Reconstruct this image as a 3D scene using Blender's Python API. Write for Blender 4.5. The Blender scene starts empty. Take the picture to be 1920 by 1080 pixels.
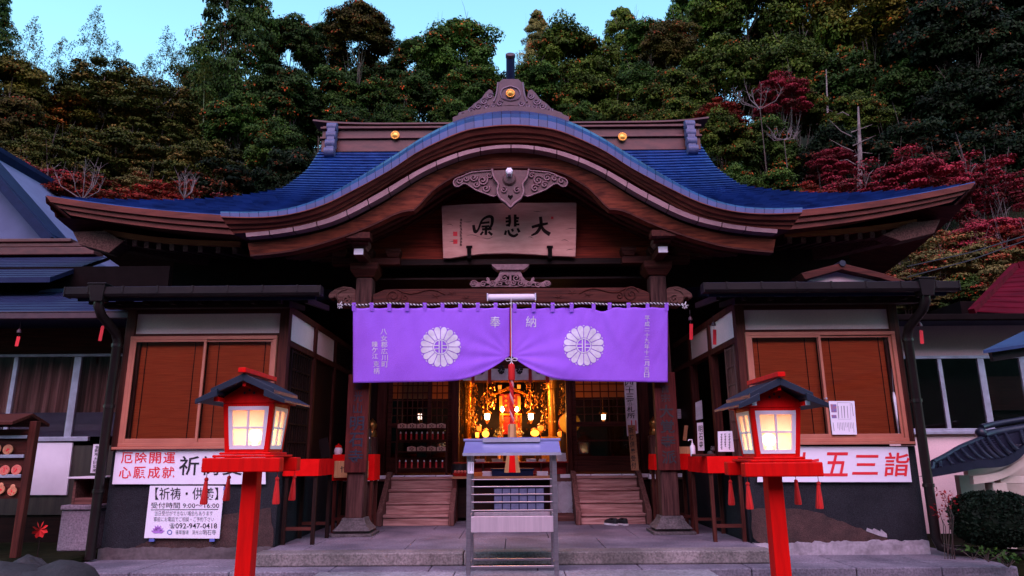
import bpy, bmesh, math, random
import numpy as np
from mathutils import Vector, Matrix, noise
R = math.radians
random.seed(7)
sc = bpy.context.scene
col = sc.collection

# ------------------------------------------------------------------ camera
PITCH, ROLL, FPX = 13.5, -0.4, 1294.0
EYE = Vector((0, 0, 1.5))
cam_d = bpy.data.cameras.new('camera')
cam = bpy.data.objects.new('camera', cam_d)
col.objects.link(cam)
cam_d.sensor_width = 36
cam_d.lens = FPX / 1920 * 36
cam_d.clip_start = 0.05
cam_d.clip_end = 2000
CM = Matrix.Rotation(R(90 + PITCH), 3, 'X') @ Matrix.Rotation(R(ROLL), 3, 'Z')
cam.location = EYE
cam.rotation_euler = CM.to_euler()
sc.camera = cam

# ------------------------------------------------------------------ dusk sky, low afterglow sun, exposure
SUN_ELEV, SUN_ROT = 44.0, 180.0
w = bpy.data.worlds.new('World')
sc.world = w
w.use_nodes = True
nt = w.node_tree
bg = nt.nodes['Background']
sky = nt.nodes.new('ShaderNodeTexSky')
sky.sky_type = 'NISHITA'
sky.sun_disc = False
sky.sun_elevation = R(SUN_ELEV)
sky.sun_rotation = R(SUN_ROT)
sky.air_density = 1.0
sky.dust_density = 0.3
sky.ozone_density = 1.0
mx = nt.nodes.new('ShaderNodeMix')
mx.data_type = 'RGBA'
mx.blend_type = 'MULTIPLY'
mx.inputs['Factor'].default_value = 1.0
mx.inputs['B'].default_value = (1.50, 2.00, 1.75, 1)
nt.links.new(sky.outputs[0], mx.inputs['A'])
nt.links.new(mx.outputs['Result'], bg.inputs['Color'])
bg.inputs['Strength'].default_value = 0.15
sun_d = bpy.data.lights.new('sun', 'SUN')
sun_d.energy = 2.0
sun_d.angle = R(60)
sun_d.color = (1.0, 0.32, 0.62)
sun = bpy.data.objects.new('sun', sun_d)
col.objects.link(sun)
sun.rotation_euler = (R(90 - SUN_ELEV), 0, 0)      # the last glow, low behind the camera
sun.location = (0, -20, 20)
sc.view_settings.view_transform = 'Standard'
sc.view_settings.look = 'None'
sc.view_settings.exposure = 0.88
sc.view_settings.gamma = 1.0
try:
    sc.cycles.use_adaptive_sampling = True
    sc.cycles.use_denoising = True
    sc.cycles.max_bounces = 6
    sc.cycles.diffuse_bounces = 3
    sc.cycles.glossy_bounces = 3
    sc.cycles.transparent_max_bounces = 8
    sc.cycles.caustics_reflective = False
    sc.cycles.caustics_refractive = False
    sc.cycles.sample_clamp_indirect = 4.0
except Exception:
    pass


# ------------------------------------------------------------------ helpers
def ray(px, py):
    return CM @ Vector(((px - 960) / FPX, (540 - py) / FPX, -1))


def P(px, py, Y):
    """the point at depth Y that the photograph shows at (px, py): used to measure sizes and heights"""
    d = ray(px, py)
    return EYE + d * (Y / d.y)


def ZX(px, py, Y):
    p = P(px, py, Y)
    return p.x, p.z


ORG = {}


class MB:
    def __init__(s):
        s.v, s.f, s.m = [], [], []
        s.mi = 0

    def add(s, vs, fs):
        o = len(s.v)
        s.v.extend(Vector(p) for p in vs)
        s.f.extend([tuple(i + o for i in f) for f in fs])
        s.m.extend([s.mi] * len(fs))
        return s

    def box(s, c, size, rot=None):
        hx, hy, hz = size[0] / 2, size[1] / 2, size[2] / 2
        vs = [Vector((x, y, z)) for x in (-hx, hx) for y in (-hy, hy) for z in (-hz, hz)]
        if rot is not None:
            vs = [rot @ v for v in vs]
        c = Vector(c)
        return s.add([v + c for v in vs], [(0, 1, 3, 2), (4, 6, 7, 5), (0, 4, 5, 1), (2, 3, 7, 6), (0, 2, 6, 4), (1, 5, 7, 3)])

    def bb(s, x0, x1, y0, y1, z0, z1):
        return s.box(((x0 + x1) / 2, (y0 + y1) / 2, (z0 + z1) / 2), (abs(x1 - x0), abs(y1 - y0), abs(z1 - z0)))

    def frustum(s, c, b, t, h):
        """c: bottom centre, b, t: bottom and top (sx, sy)"""
        x, y, z = c
        vs = [(x + i * b[0] / 2, y + j * b[1] / 2, z) for i, j in ((-1, -1), (1, -1), (1, 1), (-1, 1))]
        vs += [(x + i * t[0] / 2, y + j * t[1] / 2, z + h) for i, j in ((-1, -1), (1, -1), (1, 1), (-1, 1))]
        return s.add(vs, [(3, 2, 1, 0), (4, 5, 6, 7), (0, 1, 5, 4), (1, 2, 6, 5), (2, 3, 7, 6), (3, 0, 4, 7)])

    def beam(s, a, b, wd, th, up=(0, 0, 1)):
        """a bar from a to b, wd across and th along up"""
        a, b = Vector(a), Vector(b)
        d = (b - a).normalized()
        u = Vector(up)
        side = d.cross(u)
        if side.length < 1e-5:
            side = d.cross(Vector((0, 1, 0)))
        side.normalize()
        u = side.cross(d).normalized()
        vs = []
        for p in (a, b):
            for i, j in ((-1, -1), (1, -1), (1, 1), (-1, 1)):
                vs.append(p + side * (i * wd / 2) + u * (j * th / 2))
        return s.add(vs, [(0, 1, 2, 3), (7, 6, 5, 4), (0, 4, 5, 1), (1, 5, 6, 2), (2, 6, 7, 3), (3, 7, 4, 0)])

    def tube(s, pts, r, n=8, cap=True):
        pts = [Vector(p) for p in pts]
        rs = r if isinstance(r, (list, tuple)) else [r] * len(pts)
        rings = []
        ref = None
        for i, p in enumerate(pts):
            d = (pts[min(i + 1, len(pts) - 1)] - pts[max(i - 1, 0)])
            if d.length < 1e-9:
                d = Vector((0, 0, 1))
            d.normalize()
            if ref is None:
                ref = Vector((1, 0, 0)) if abs(d.x) < .8 else Vector((0, 1, 0))
            a = (ref - d * ref.dot(d))
            if a.length < 1e-6:
                a = d.orthogonal()
            a.normalize()
            b = d.cross(a)
            ref = a
            rings.append([p + (a * math.cos(k * 2 * math.pi / n) + b * math.sin(k * 2 * math.pi / n)) * rs[i] for k in range(n)])
        vs = [v for rg in rings for v in rg]
        fs = []
        for i in range(len(pts) - 1):
            for k in range(n):
                k2 = (k + 1) % n
                fs.append((i * n + k, i * n + k2, (i + 1) * n + k2, (i + 1) * n + k))
        if cap:
            fs.append(tuple(reversed(range(n))))
            fs.append(tuple(range((len(pts) - 1) * n, len(pts) * n)))
        return s.add(vs, fs)

    def lathe(s, c, prof, n=20, axis='Z'):
        c = Vector(c)
        vs, fs = [], []
        for r, z in prof:
            for k in range(n):
                a = 2 * math.pi * k / n
                q = Vector((r * math.cos(a), r * math.sin(a), z))
                if axis == 'Y':
                    q = Vector((q.x, q.z, q.y))
                elif axis == 'X':
                    q = Vector((q.z, q.x, q.y))
                vs.append(c + q)
        for i in range(len(prof) - 1):
            for k in range(n):
                k2 = (k + 1) % n
                fs.append((i * n + k, i * n + k2, (i + 1) * n + k2, (i + 1) * n + k))
        fs.append(tuple(reversed(range(n))))
        fs.append(tuple(range((len(prof) - 1) * n, len(prof) * n)))
        return s.add(vs, fs)

    def prism(s, poly, y0, y1):
        """poly: [(x, z)] extruded from y0 to y1"""
        n = len(poly)
        vs = [(x, y0, z) for x, z in poly] + [(x, y1, z) for x, z in poly]
        fs = [tuple(range(n)), tuple(reversed(range(n, 2 * n)))]
        fs += [(i, i + n, (i + 1) % n + n, (i + 1) % n) for i in range(n)]
        return s.add(vs, fs)

    def prism_x(s, poly, x0, x1):
        """poly: [(y, z)] extruded from x0 to x1"""
        n = len(poly)
        vs = [(x0, y, z) for y, z in poly] + [(x1, y, z) for y, z in poly]
        fs = [tuple(range(n)), tuple(reversed(range(n, 2 * n)))]
        fs += [(i, i + n, (i + 1) % n + n, (i + 1) % n) for i in range(n)]
        return s.add(vs, fs)

    def grid(s, fn, nu, nv):
        vs = [fn(i / nu, j / nv) for j in range(nv + 1) for i in range(nu + 1)]
        fs = [(j * (nu + 1) + i, j * (nu + 1) + i + 1, (j + 1) * (nu + 1) + i + 1, (j + 1) * (nu + 1) + i) for j in range(nv) for i in range(nu)]
        return s.add(vs, fs)

    def loft(s, rows):
        """rows: equally long point lists, joined one to the next"""
        n = len(rows[0])
        vs = [p for r in rows for p in r]
        fs = [(j * n + i, j * n + i + 1, (j + 1) * n + i + 1, (j + 1) * n + i) for j in range(len(rows) - 1) for i in range(n - 1)]
        return s.add(vs, fs)

    def sweep(s, path, prof, cap=True):
        """path: list of (point, side vector, up vector); prof: closed [(a, b)] in side, up"""
        n = len(prof)
        vs = []
        for p, sd, up in path:
            for a, b in prof:
                vs.append(Vector(p) + Vector(sd) * a + Vector(up) * b)
        fs = []
        for i in range(len(path) - 1):
            for k in range(n):
                k2 = (k + 1) % n
                fs.append((i * n + k, i * n + k2, (i + 1) * n + k2, (i + 1) * n + k))
        if cap:
            fs.append(tuple(reversed(range(n))))
            fs.append(tuple(range((len(path) - 1) * n, len(path) * n)))
        return s.add(vs, fs)

    def ball(s, c, r, nu=12, nv=8, sq=(1, 1, 1)):
        prof = [(max(1e-4, math.sin(math.pi * j / nv)) * r, -math.cos(math.pi * j / nv) * r) for j in range(nv + 1)]
        o = len(s.v)
        s.lathe((0, 0, 0), prof, nu)
        for i in range(o, len(s.v)):
            v = s.v[i]
            s.v[i] = Vector((v.x * sq[0] + c[0], v.y * sq[1] + c[1], v.z * sq[2] + c[2]))
        return s

    def build(s, name, mat, parent=None, smooth=0, bevel=0, recalc=True, origin=None):
        if not s.v:
            return None
        if parent is not None:
            org = ORG[parent.name]
        elif origin is not None:
            org = Vector(origin)
        else:
            xs = [v.x for v in s.v]
            ys = [v.y for v in s.v]
            org = Vector(((min(xs) + max(xs)) / 2, (min(ys) + max(ys)) / 2, min(v.z for v in s.v)))
        me = bpy.data.meshes.new(name)
        me.from_pydata([tuple(v - org) for v in s.v], [], s.f)
        mats = mat if isinstance(mat, (list, tuple)) else [mat]
        for m in mats:
            me.materials.append(m)
        if len(mats) > 1:
            me.polygons.foreach_set('material_index', s.m)
        if recalc:
            bm = bmesh.new()
            bm.from_mesh(me)
            bmesh.ops.recalc_face_normals(bm, faces=bm.faces)
            bm.to_mesh(me)
            bm.free()
        if smooth:
            me.polygons.foreach_set('use_smooth', [True] * len(me.polygons))
            me.set_sharp_from_angle(angle=R(smooth))
        o = bpy.data.objects.new(name, me)
        col.objects.link(o)
        if parent is not None:
            o.parent = parent
        else:
            o.location = org
        ORG[o.name] = org
        if bevel:
            b = o.modifiers.new('bevel', 'BEVEL')
            b.width = bevel
            b.segments = 2
            b.limit_method = 'ANGLE'
            b.angle_limit = R(40)
        return o


def tag(o, label=None, cat=None, group=None, kind=None):
    if label:
        o['label'] = label
    if cat:
        o['category'] = cat
    if group:
        o['group'] = group
    if kind:
        o['kind'] = kind
    return o


def thing(name, loc, label, cat, group=None):
    o = bpy.data.objects.new(name, None)
    o.empty_display_size = .2
    o.location = loc
    col.objects.link(o)
    ORG[o.name] = Vector(loc)
    return tag(o, label, cat, group)


def copy_tree(o, parent=None):
    c = o.copy()
    col.objects.link(c)
    if parent is not None:
        c.parent = parent
    for ch in list(o.children):
        copy_tree(ch, c)
    return c


def spline(pts, n):
    """Catmull-Rom through 2-D or 3-D points, n samples per span"""
    pts = [Vector(p) for p in pts]
    out = []
    for i in range(len(pts) - 1):
        p0, p1, p2, p3 = pts[max(i - 1, 0)], pts[i], pts[i + 1], pts[min(i + 2, len(pts) - 1)]
        for k in range(n):
            t = k / n
            out.append(.5 * (2 * p1 + (p2 - p0) * t + (2 * p0 - 5 * p1 + 4 * p2 - p3) * t * t + (3 * p1 - p0 - 3 * p2 + p3) * t ** 3))
    out.append(pts[-1])
    return out


def pxpoly(pts, Y, mirror=None):
    """photo outline at depth Y -> [(x, z)]; mirror: half outline mirrored about this column"""
    if mirror is not None:
        pts = list(pts) + [(2 * mirror - a, b) for a, b in reversed(pts)]
    out = []
    for a, b in pts:
        q = ZX(a, b, Y)
        if not out or (abs(q[0] - out[-1][0]) + abs(q[1] - out[-1][1])) > 1e-4:
            out.append(q)
    return out


def spiral(c, r, turns, Y, a0=0, hand=1, n=26):
    """spiral line on a vertical face, c = (x, z)"""
    out = []
    for i in range(n + 1):
        t = i / n
        a = a0 + hand * turns * 2 * math.pi * t
        rr = r * (1 - .88 * t)
        out.append((c[0] + rr * math.cos(a), Y, c[1] + rr * math.sin(a)))
    return out


_tc = {}


def text2d(body, bold=0.0, line=1.0, res=2):
    key = (body, bold, line)
    if key in _tc:
        return _tc[key]
    cu = bpy.data.curves.new('t', 'FONT')
    cu.body = body
    cu.fill_mode = 'FRONT'
    cu.resolution_u = res
    cu.offset = bold
    cu.align_x = 'CENTER'
    cu.space_line = line
    o = bpy.data.objects.new('t', cu)
    col.objects.link(o)
    bpy.context.view_layer.update()
    me = bpy.data.meshes.new_from_object(o.evaluated_get(bpy.context.evaluated_depsgraph_get()))
    vs = [(v.co.x, v.co.y) for v in me.vertices]
    fs = [tuple(p.vertices) for p in me.polygons]
    bpy.data.objects.remove(o)
    bpy.data.curves.remove(cu)
    bpy.data.meshes.remove(me)
    x0, x1 = min(v[0] for v in vs), max(v[0] for v in vs)
    y0, y1 = min(v[1] for v in vs), max(v[1] for v in vs)
    _tc[key] = ([((a - x0) / (x1 - x0) * 2 - 1, (b - y0) / (y1 - y0) * 2 - 1) for a, b in vs], fs)
    return _tc[key]


def text_px(mb, body, x0, y0, x1, y1, fn, bold=0.0, shear=0.0, line=1.0):
    """lettering filling the box x0..x1, y0..y1 (photo measures), fn maps (px, py) to a surface point"""
    vs, fs = text2d(body, bold, line)
    cx, cy, hx, hy = (x0 + x1) / 2, (y0 + y1) / 2, (x1 - x0) / 2, (y1 - y0) / 2
    mb.add([fn(cx + a * hx + shear * b * hx, cy - b * hy) for a, b in vs], fs)


def vtext_px(mb, body, cx, y0, y1, wd, fn, bold=0.0, lean=0.0):
    """vertical lettering, one character under the other, centre column cx at y0, leaning by lean px per px"""
    n = len(body)
    st = (y1 - y0) / n
    for i, ch in enumerate(body):
        if ch == '　':
            continue
        a = y0 + i * st
        x = cx + lean * (a - y0)
        h = st * .88
        if ch in '一二':
            text_px(mb, ch, x - wd / 2, a + h * (.45 if ch == '一' else .25), x + wd / 2, a + h * (.55 if ch == '一' else .8), fn, bold)
        else:
            text_px(mb, ch, x - wd / 2, a, x + wd / 2, a + h, fn, bold)


def stroke(mb, pts, wds, fn, n=6):
    """brush stroke through photo points with varying width"""
    pts = [Vector((a, b)) for a, b in pts]
    sp = spline(pts, n)
    m = len(sp)
    vs = []
    for i, p in enumerate(sp):
        t = i / (m - 1) * (len(wds) - 1)
        k = min(int(t), len(wds) - 2)
        wd = wds[k] + (wds[k + 1] - wds[k]) * (t - k)
        d = sp[min(i + 1, m - 1)] - sp[max(i - 1, 0)]
        d.normalize()
        nn = Vector((-d.y, d.x)) * wd / 2
        vs += [fn(*(p + nn)), fn(*(p - nn))]
    mb.add(vs, [(2 * i, 2 * i + 1, 2 * i + 3, 2 * i + 2) for i in range(m - 1)])


# ------------------------------------------------------------------ materials
M = {}


def mat(name, c, rough=.6, metal=0.0, c2=None, scale=(6, 6, 6), amount=1.0, detail=4, bump=0.0, bscale=None, spec=.4, lo=.35, hi=.65, fine=0.0, coat=0.0, fa_=.4):
    m = bpy.data.materials.new(name)
    m.use_nodes = True
    t = m.node_tree
    b = t.nodes['Principled BSDF']
    b.inputs['Roughness'].default_value = rough
    b.inputs['Metallic'].default_value = metal
    b.inputs['Specular IOR Level'].default_value = spec
    b.inputs['Coat Weight'].default_value = coat
    b.inputs['Base Color'].default_value = (*c, 1)
    tc = t.nodes.new('ShaderNodeTexCoord')
    mp = t.nodes.new('ShaderNodeMapping')
    mp.inputs['Scale'].default_value = scale
    t.links.new(tc.outputs['Object'], mp.inputs['Vector'])
    no = t.nodes.new('ShaderNodeTexNoise')
    no.inputs['Scale'].default_value = 1.0
    no.inputs['Detail'].default_value = detail
    no.inputs['Roughness'].default_value = .6
    t.links.new(mp.outputs[0], no.inputs['Vector'])
    mr = t.nodes.new('ShaderNodeMapRange')
    mr.inputs['From Min'].default_value = lo
    mr.inputs['From Max'].default_value = hi
    t.links.new(no.outputs['Fac'], mr.inputs['Value'])
    if c2 is None:
        c2 = tuple(x * .72 for x in c)
    mi = t.nodes.new('ShaderNodeMix')
    mi.data_type = 'RGBA'
    mi.inputs['A'].default_value = (*c, 1)
    mi.inputs['B'].default_value = (*c2, 1)
    t.links.new(mr.outputs[0], mi.inputs['Factor'])
    last = mi.outputs['Result']
    if fine:
        n2 = t.nodes.new('ShaderNodeTexNoise')
        n2.inputs['Scale'].default_value = fine
        n2.inputs['Detail'].default_value = 2
        t.links.new(tc.outputs['Object'], n2.inputs['Vector'])
        m2 = t.nodes.new('ShaderNodeMapRange')
        m2.inputs['From Min'].default_value = .3
        m2.inputs['From Max'].default_value = .7
        m2.inputs['To Min'].default_value = 1 - fa_
        m2.inputs['To Max'].default_value = 1 + fa_
        t.links.new(n2.outputs['Fac'], m2.inputs['Value'])
        vm = t.nodes.new('ShaderNodeVectorMath')
        vm.operation = 'SCALE'
        t.links.new(last, vm.inputs[0])
        t.links.new(m2.outputs[0], vm.inputs['Scale'])
        last = vm.outputs[0]
    t.links.new(last, b.inputs['Base Color'])
    if bump:
        bp = t.nodes.new('ShaderNodeBump')
        bp.inputs['Strength'].default_value = bump
        bp.inputs['Distance'].default_value = .01
        if bscale:
            n3 = t.nodes.new('ShaderNodeTexNoise')
            n3.inputs['Scale'].default_value = bscale
            t.links.new(tc.outputs['Object'], n3.inputs['Vector'])
            t.links.new(n3.outputs['Fac'], bp.inputs['Height'])
        else:
            t.links.new(no.outputs['Fac'], bp.inputs['Height'])
        t.links.new(bp.outputs[0], b.inputs['Normal'])
    M[name] = m
    return m


DIM = .72          # darkens every wood colour, standing in for weaker ambient light


def wood(name, c, c2, axis, rough=.6, g=40, bump=.3):
    s = [g, g, g]
    s['xyz'.index(axis)] = 2.2
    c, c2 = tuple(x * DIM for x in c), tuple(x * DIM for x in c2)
    return mat(name, c, rough, c2=c2, scale=s, bump=bump, detail=5, spec=.12)


def emit(name, c, s):
    m = bpy.data.materials.new(name)
    m.use_nodes = True
    b = m.node_tree.nodes['Principled BSDF']
    b.inputs['Base Color'].default_value = (*c, 1)
    b.inputs['Emission Color'].default_value = (*c, 1)
    b.inputs['Emission Strength'].default_value = s
    M[name] = m
    return m


def glass(name, tint=(1, 1, 1), rough=.02, fac=None):
    m = bpy.data.materials.new(name)
    m.use_nodes = True
    t = m.node_tree
    t.nodes.remove(t.nodes['Principled BSDF'])
    out = t.nodes['Material Output']
    tr = t.nodes.new('ShaderNodeBsdfTransparent')
    tr.inputs[0].default_value = (*tint, 1)
    gl = t.nodes.new('ShaderNodeBsdfGlossy')
    gl.inputs['Roughness'].default_value = rough
    ms = t.nodes.new('ShaderNodeMixShader')
    fr = t.nodes.new('ShaderNodeFresnel')
    fr.inputs['IOR'].default_value = 1.5
    t.links.new(fr.outputs[0], ms.inputs[0])
    t.links.new(tr.outputs[0], ms.inputs[1])
    t.links.new(gl.outputs[0], ms.inputs[2])
    t.links.new(ms.outputs[0], out.inputs[0])
    M[name] = m
    return m


def paper(name, c, trans=.6, clear=0):
    m = bpy.data.materials.new(name)
    m.use_nodes = True
    t = m.node_tree
    t.nodes.remove(t.nodes['Principled BSDF'])
    out = t.nodes['Material Output']
    a = t.nodes.new('ShaderNodeBsdfDiffuse')
    a.inputs[0].default_value = (*c, 1)
    b = t.nodes.new('ShaderNodeBsdfTranslucent')
    b.inputs[0].default_value = (*c, 1)
    ms = t.nodes.new('ShaderNodeMixShader')
    ms.inputs[0].default_value = trans
    t.links.new(a.outputs[0], ms.inputs[1])
    t.links.new(b.outputs[0], ms.inputs[2])
    if clear:
        tr = t.nodes.new('ShaderNodeBsdfTransparent')
        m2 = t.nodes.new('ShaderNodeMixShader')
        m2.inputs[0].default_value = clear
        t.links.new(ms.outputs[0], m2.inputs[1])
        t.links.new(tr.outputs[0], m2.inputs[2])
        ms = m2
    t.links.new(ms.outputs[0], out.inputs[0])
    M[name] = m
    return m


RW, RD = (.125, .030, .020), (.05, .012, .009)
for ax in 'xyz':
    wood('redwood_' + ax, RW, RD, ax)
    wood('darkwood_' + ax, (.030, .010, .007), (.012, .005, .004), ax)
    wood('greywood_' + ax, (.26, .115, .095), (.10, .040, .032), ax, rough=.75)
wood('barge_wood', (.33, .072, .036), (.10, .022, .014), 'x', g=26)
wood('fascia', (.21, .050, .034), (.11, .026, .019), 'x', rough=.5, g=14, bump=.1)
mat('eave_trim', (.33, .19, .20), .42, .2, c2=(.24, .13, .14), scale=(5, 5, 5))
mat('carving', (.12, .052, .052), .6, c2=(.09, .042, .042), scale=(22, 22, 22), bump=.3)
mat('bronze', (.07, .032, .040), .5, .1, c2=(.045, .021, .030), scale=(9, 9, 9), bump=.2)
mat('plaster_darker', (.12, .095, .095), .9, c2=(.06, .046, .047), scale=(3, 3, 6), fine=25, fa_=.15)  # darker, browner footing plaster for the left wing
mat('ridge_copper', (.10, .027, .022), .5, .1, c2=(.055, .015, .013), scale=(3, 9, 9))
mat('gold', (.95, .46, .09), .3, .6, c2=(.75, .30, .04), scale=(30, 30, 30))
mat('old_gold', (.55, .20, .02), .38, 1.0, c2=(.16, .05, .006), scale=(40, 40, 40), bump=.5)
mat('white_paint', (.74, .68, .74), .45, c2=(.66, .60, .66), scale=(3, 3, 3))
mat('sign_white', (.78, .72, .80), .4, c2=(.74, .68, .77), scale=(2, 2, 2))
mat('sign_black', (.015, .015, .018), .5)
mat('sign_red', (.72, .018, .03), .5, c2=(.66, .015, .025))
mat('sign_grey', (.22, .22, .25), .5)
mat('plaster', (.80, .58, .57), .85, c2=(.74, .53, .52), scale=(2, 2, 2), fine=60, fa_=.06)
mat('plaster_dirty', (.36, .32, .35), .9, c2=(.20, .175, .19), scale=(5, 5, 7), fine=25, fa_=.15)
mat('red_lacquer', (.60, .003, .002), .5, c2=(.36, .0025, .002), scale=(22, 22, 2.2), spec=.10, lo=.45, hi=.85, detail=8, bump=.15)
mat('red_cloth', (.70, .006, .006), .85, spec=.05, c2=(.58, .004, .004), scale=(7, 7, 7), bump=.2)
mat('tassel_red', (.62, .008, .006), .8, c2=(.36, .004, .004), scale=(160, 160, 4))
mat('lantern_roof', (.008, .013, .026), .45, c2=(.014, .021, .038), scale=(3, 30, 3), spec=.25)  # sky reflection put into the roof colour as a bluish tint
mat('gutter', (.009, .006, .007), .45, c2=(.015, .010, .010), scale=(3, 3, 3), spec=.14)
mat('pipe_brown', (.018, .010, .010), .35, c2=(.011, .007, .007), scale=(3, 3, 3), spec=.2)
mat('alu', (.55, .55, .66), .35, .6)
mat('alu_bronze', (.46, .155, .095), .45, .1, c2=(.38, .12, .075), scale=(3, 3, 3))
mat('steel', (.40, .36, .40), .33, .9, c2=(.30, .27, .30), scale=(2, 2, 40))
mat('steel_blue', (.24, .25, .46), .35, .35, c2=(.20, .21, .40), scale=(3, 3, 3))
mat('awning_blue', (.022, .042, .11), .5, c2=(.016, .032, .09), scale=(3, 3, 3), spec=.2)
mat('rubber', (.012, .012, .014), .6)
mat('shoe_sole', (.7, .7, .72), .6)
mat('brass', (.55, .26, .07), .35, .9)
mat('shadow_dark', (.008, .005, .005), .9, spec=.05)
mat('bamboo_wood', (.42, .19, .085), .6, c2=(.30, .12, .05), scale=(5, 5, 30))
mat('bell_wood', (.55, .30, .13), .55, c2=(.42, .20, .08), scale=(40, 40, 3))
mat('curtain', (.26, .13, .11), .9, c2=(.11, .05, .042), scale=(22, 22, .6), lo=.4, hi=.6)  # dark vertical streaks put fold shade into the colour
mat('cord_white', (.62, .60, .62), .8)
mat('cord_black', (.03, .03, .035), .8)
mat('white_cloth', (.80, .76, .82), .85)
mat('steel_pale', (.58, .46, .50), .4, .35, c2=(.48, .38, .42), scale=(30, 2, 2))
mat('grille_white', (.46, .44, .48), .5)
mat('ema_skin', (.62, .26, .12), .6, c2=(.5, .17, .09), scale=(30, 30, 30))
mat('ema_pink', (.66, .20, .13), .6, c2=(.55, .10, .08), scale=(60, 60, 60))
mat('roof_tile', (.010, .013, .024), .35, c2=(.017, .020, .036), scale=(12, 12, 12), bump=.2, spec=.3)
mat('roof_slate', (.013, .017, .050), .42, c2=(.020, .025, .065), scale=(2, 12, 2), spec=.08)
mat('red_roof', (.085, .003, .011), .6, c2=(.05, .002, .007), scale=(2, 12, 2), spec=.02)
mat('cream', (.56, .47, .38), .8, c2=(.47, .38, .30), scale=(5, 5, 5))
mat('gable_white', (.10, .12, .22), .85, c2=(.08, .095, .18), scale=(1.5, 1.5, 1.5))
mat('navy', (.010, .016, .05), .6, spec=.08)
mat('photo_print', (.45, .12, .08), .5, c2=(.10, .16, .45), scale=(50, 50, 50))
mat('trunk', (.085, .055, .045), .9, c2=(.04, .027, .022), scale=(10, 10, 3), bump=.6)
mat('pale_branch', (.20, .145, .14), .9, c2=(.09, .062, .06), scale=(10, 10, 10))
mat('bamboo_culm', (.07, .085, .03), .6)
mat('lotus_purple', (.45, .20, .62), .5)
mat('blue_print', (.10, .13, .42), .5)
mat('pot_clay', (.03, .022, .02), .7)
mat('candle_white', (.34, .15, .05), .5)
glass('pane_glass')
glass('dark_glass', (.55, .55, .6))
paper('lamp_paper', (.72, .64, .52), .55, .12)
emit('bulb', (1.0, .74, .40), 20)
emit('flame', (1.0, .60, .20), 120)
emit('lamp_white', (1.0, .74, .44), 14)
emit('lamp_amber', (1.0, .30, .025), 3.2)
emit('lamp_soft', (1.0, .22, .02), 1.0)

# ------------------------------------------------------------------ setting: ground, terrace, platform, hillside
TZ, PZ_ = 0.31, 0.45        # terrace and platform heights


def stone(name, c, c2, slab=None, rough=.75, dark=(.04, .04, .045)):
    """stone paving: blotches, grain, and slab joints in the world x, y"""
    m = mat(name, c, rough, c2=c2, scale=(1.3, 1.3, 1.3), fine=45, bump=.25, bscale=60, lo=.36, hi=.62, detail=8)
    return m


stone('asphalt', (.05, .045, .052), (.03, .028, .034))
stone('paving', (.20, .17, .20), (.085, .075, .095))
stone('granite', (.26, .215, .205), (.10, .088, .08))
stone('kerb_granite', (.33, .31, .33), (.17, .165, .17))
stone('boulder', (.020, .019, .020), (.010, .010, .011))
stone('block_stone', (.22, .18, .21), (.14, .115, .14))
mat('earth', (.016, .017, .007), .95, spec=.03, c2=(.008, .009, .004), scale=(.3, .3, .3), fine=9)
mat('joint', (.035, .032, .036), .9)


def slab_row(name, x0, x1, y0, y1, z0, z1, xs, m, label=None):
    """a stone course split at the joints xs: separate slabs in one paved sheet with 8 mm gaps over a dark bed"""
    b = MB()
    e = [x0] + list(xs) + [x1]
    for a, c in zip(e[:-1], e[1:]):
        b.bb(a + .004, c - .004, y0, y1, z0, z1)
    return b


g = MB()
g.grid(lambda u, v: (-260 + 520 * u, -120 + 420 * v, 0), 40, 30)
tag(g.build('ground', M['asphalt']), kind='structure')

# terrace (lower step the wings stand on), front edge at Y 7.75, step extension in front of the box
b = MB()
e = [-5.0, -4.05, -3.0, -1.95, -.9, .25, 1.35, 2.5, 3.6, 4.5, 5.3]
for a, c in zip(e[:-1], e[1:]):
    b.bb(a + .004, c - .004, 7.75, 8.12, 0.002, TZ)
    b.bb(a + .004, c - .004, 8.128, 13.0, 0.002, TZ)
tag(b.build('terrace', M['paving'], bevel=.012), kind='structure')
b = MB()
for a, c in ((-2.05, -.62), (-.612, .52), (.528, 2.05)):
    b.bb(a, c, 7.2, 7.742, 0.002, TZ - .006)
tag(b.build('entrance_step', M['kerb_granite'], bevel=.012), kind='structure')
# platform: granite kerb course and paved floor, the slabs with joints in both directions
b = MB()
for a, c in ((-2.86, -.56), (-.55, 2.86)):
    b.bb(a, c, 8.05, 8.33, TZ + .002, PZ_)
b.build('x', M['granite'])
bpy.data.objects['x'].name = 'platform_kerb'
tag(bpy.data.objects['platform_kerb'], kind='structure')
bv = bpy.data.objects['platform_kerb'].modifiers.new('bevel', 'BEVEL')
bv.width = .015
bv.segments = 2
b = MB()
ys = [8.336, 9.35, 10.45, 11.6, 12.9]
for j in range(4):
    off = (0, .55, .1, .6)[j]
    xx = [-2.83] + [x + off for x in (-2.4, -1.25, -.1, 1.05) if -2.6 < x + off < 2.6] + [2.83]
    for a, c in zip(xx[:-1], xx[1:]):
        b.bb(a + .004, c - .004, ys[j], ys[j + 1] - .008, TZ + .002, PZ_ - .004)
tag(b.build('platform_floor', M['paving'], bevel=.006), kind='structure')
b = MB()
b.bb(-2.83, 2.83, 8.34, 12.9, TZ + .001, PZ_ - .03)
tag(b.build('platform_bed', M['joint']), kind='structure')


def hill_z(x, y):
    t = max(0, y - 19.5)
    z = .84 * t - .0035 * t * t
    z += max(0, x - 7) * .10 * min(1, t / 8) + max(0, abs(x) - 12) * .06 * min(1, t / 6)
    z += .5 * noise.noise((x * .12, y * .12, 3)) * min(1, t / 5)
    return z


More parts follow.
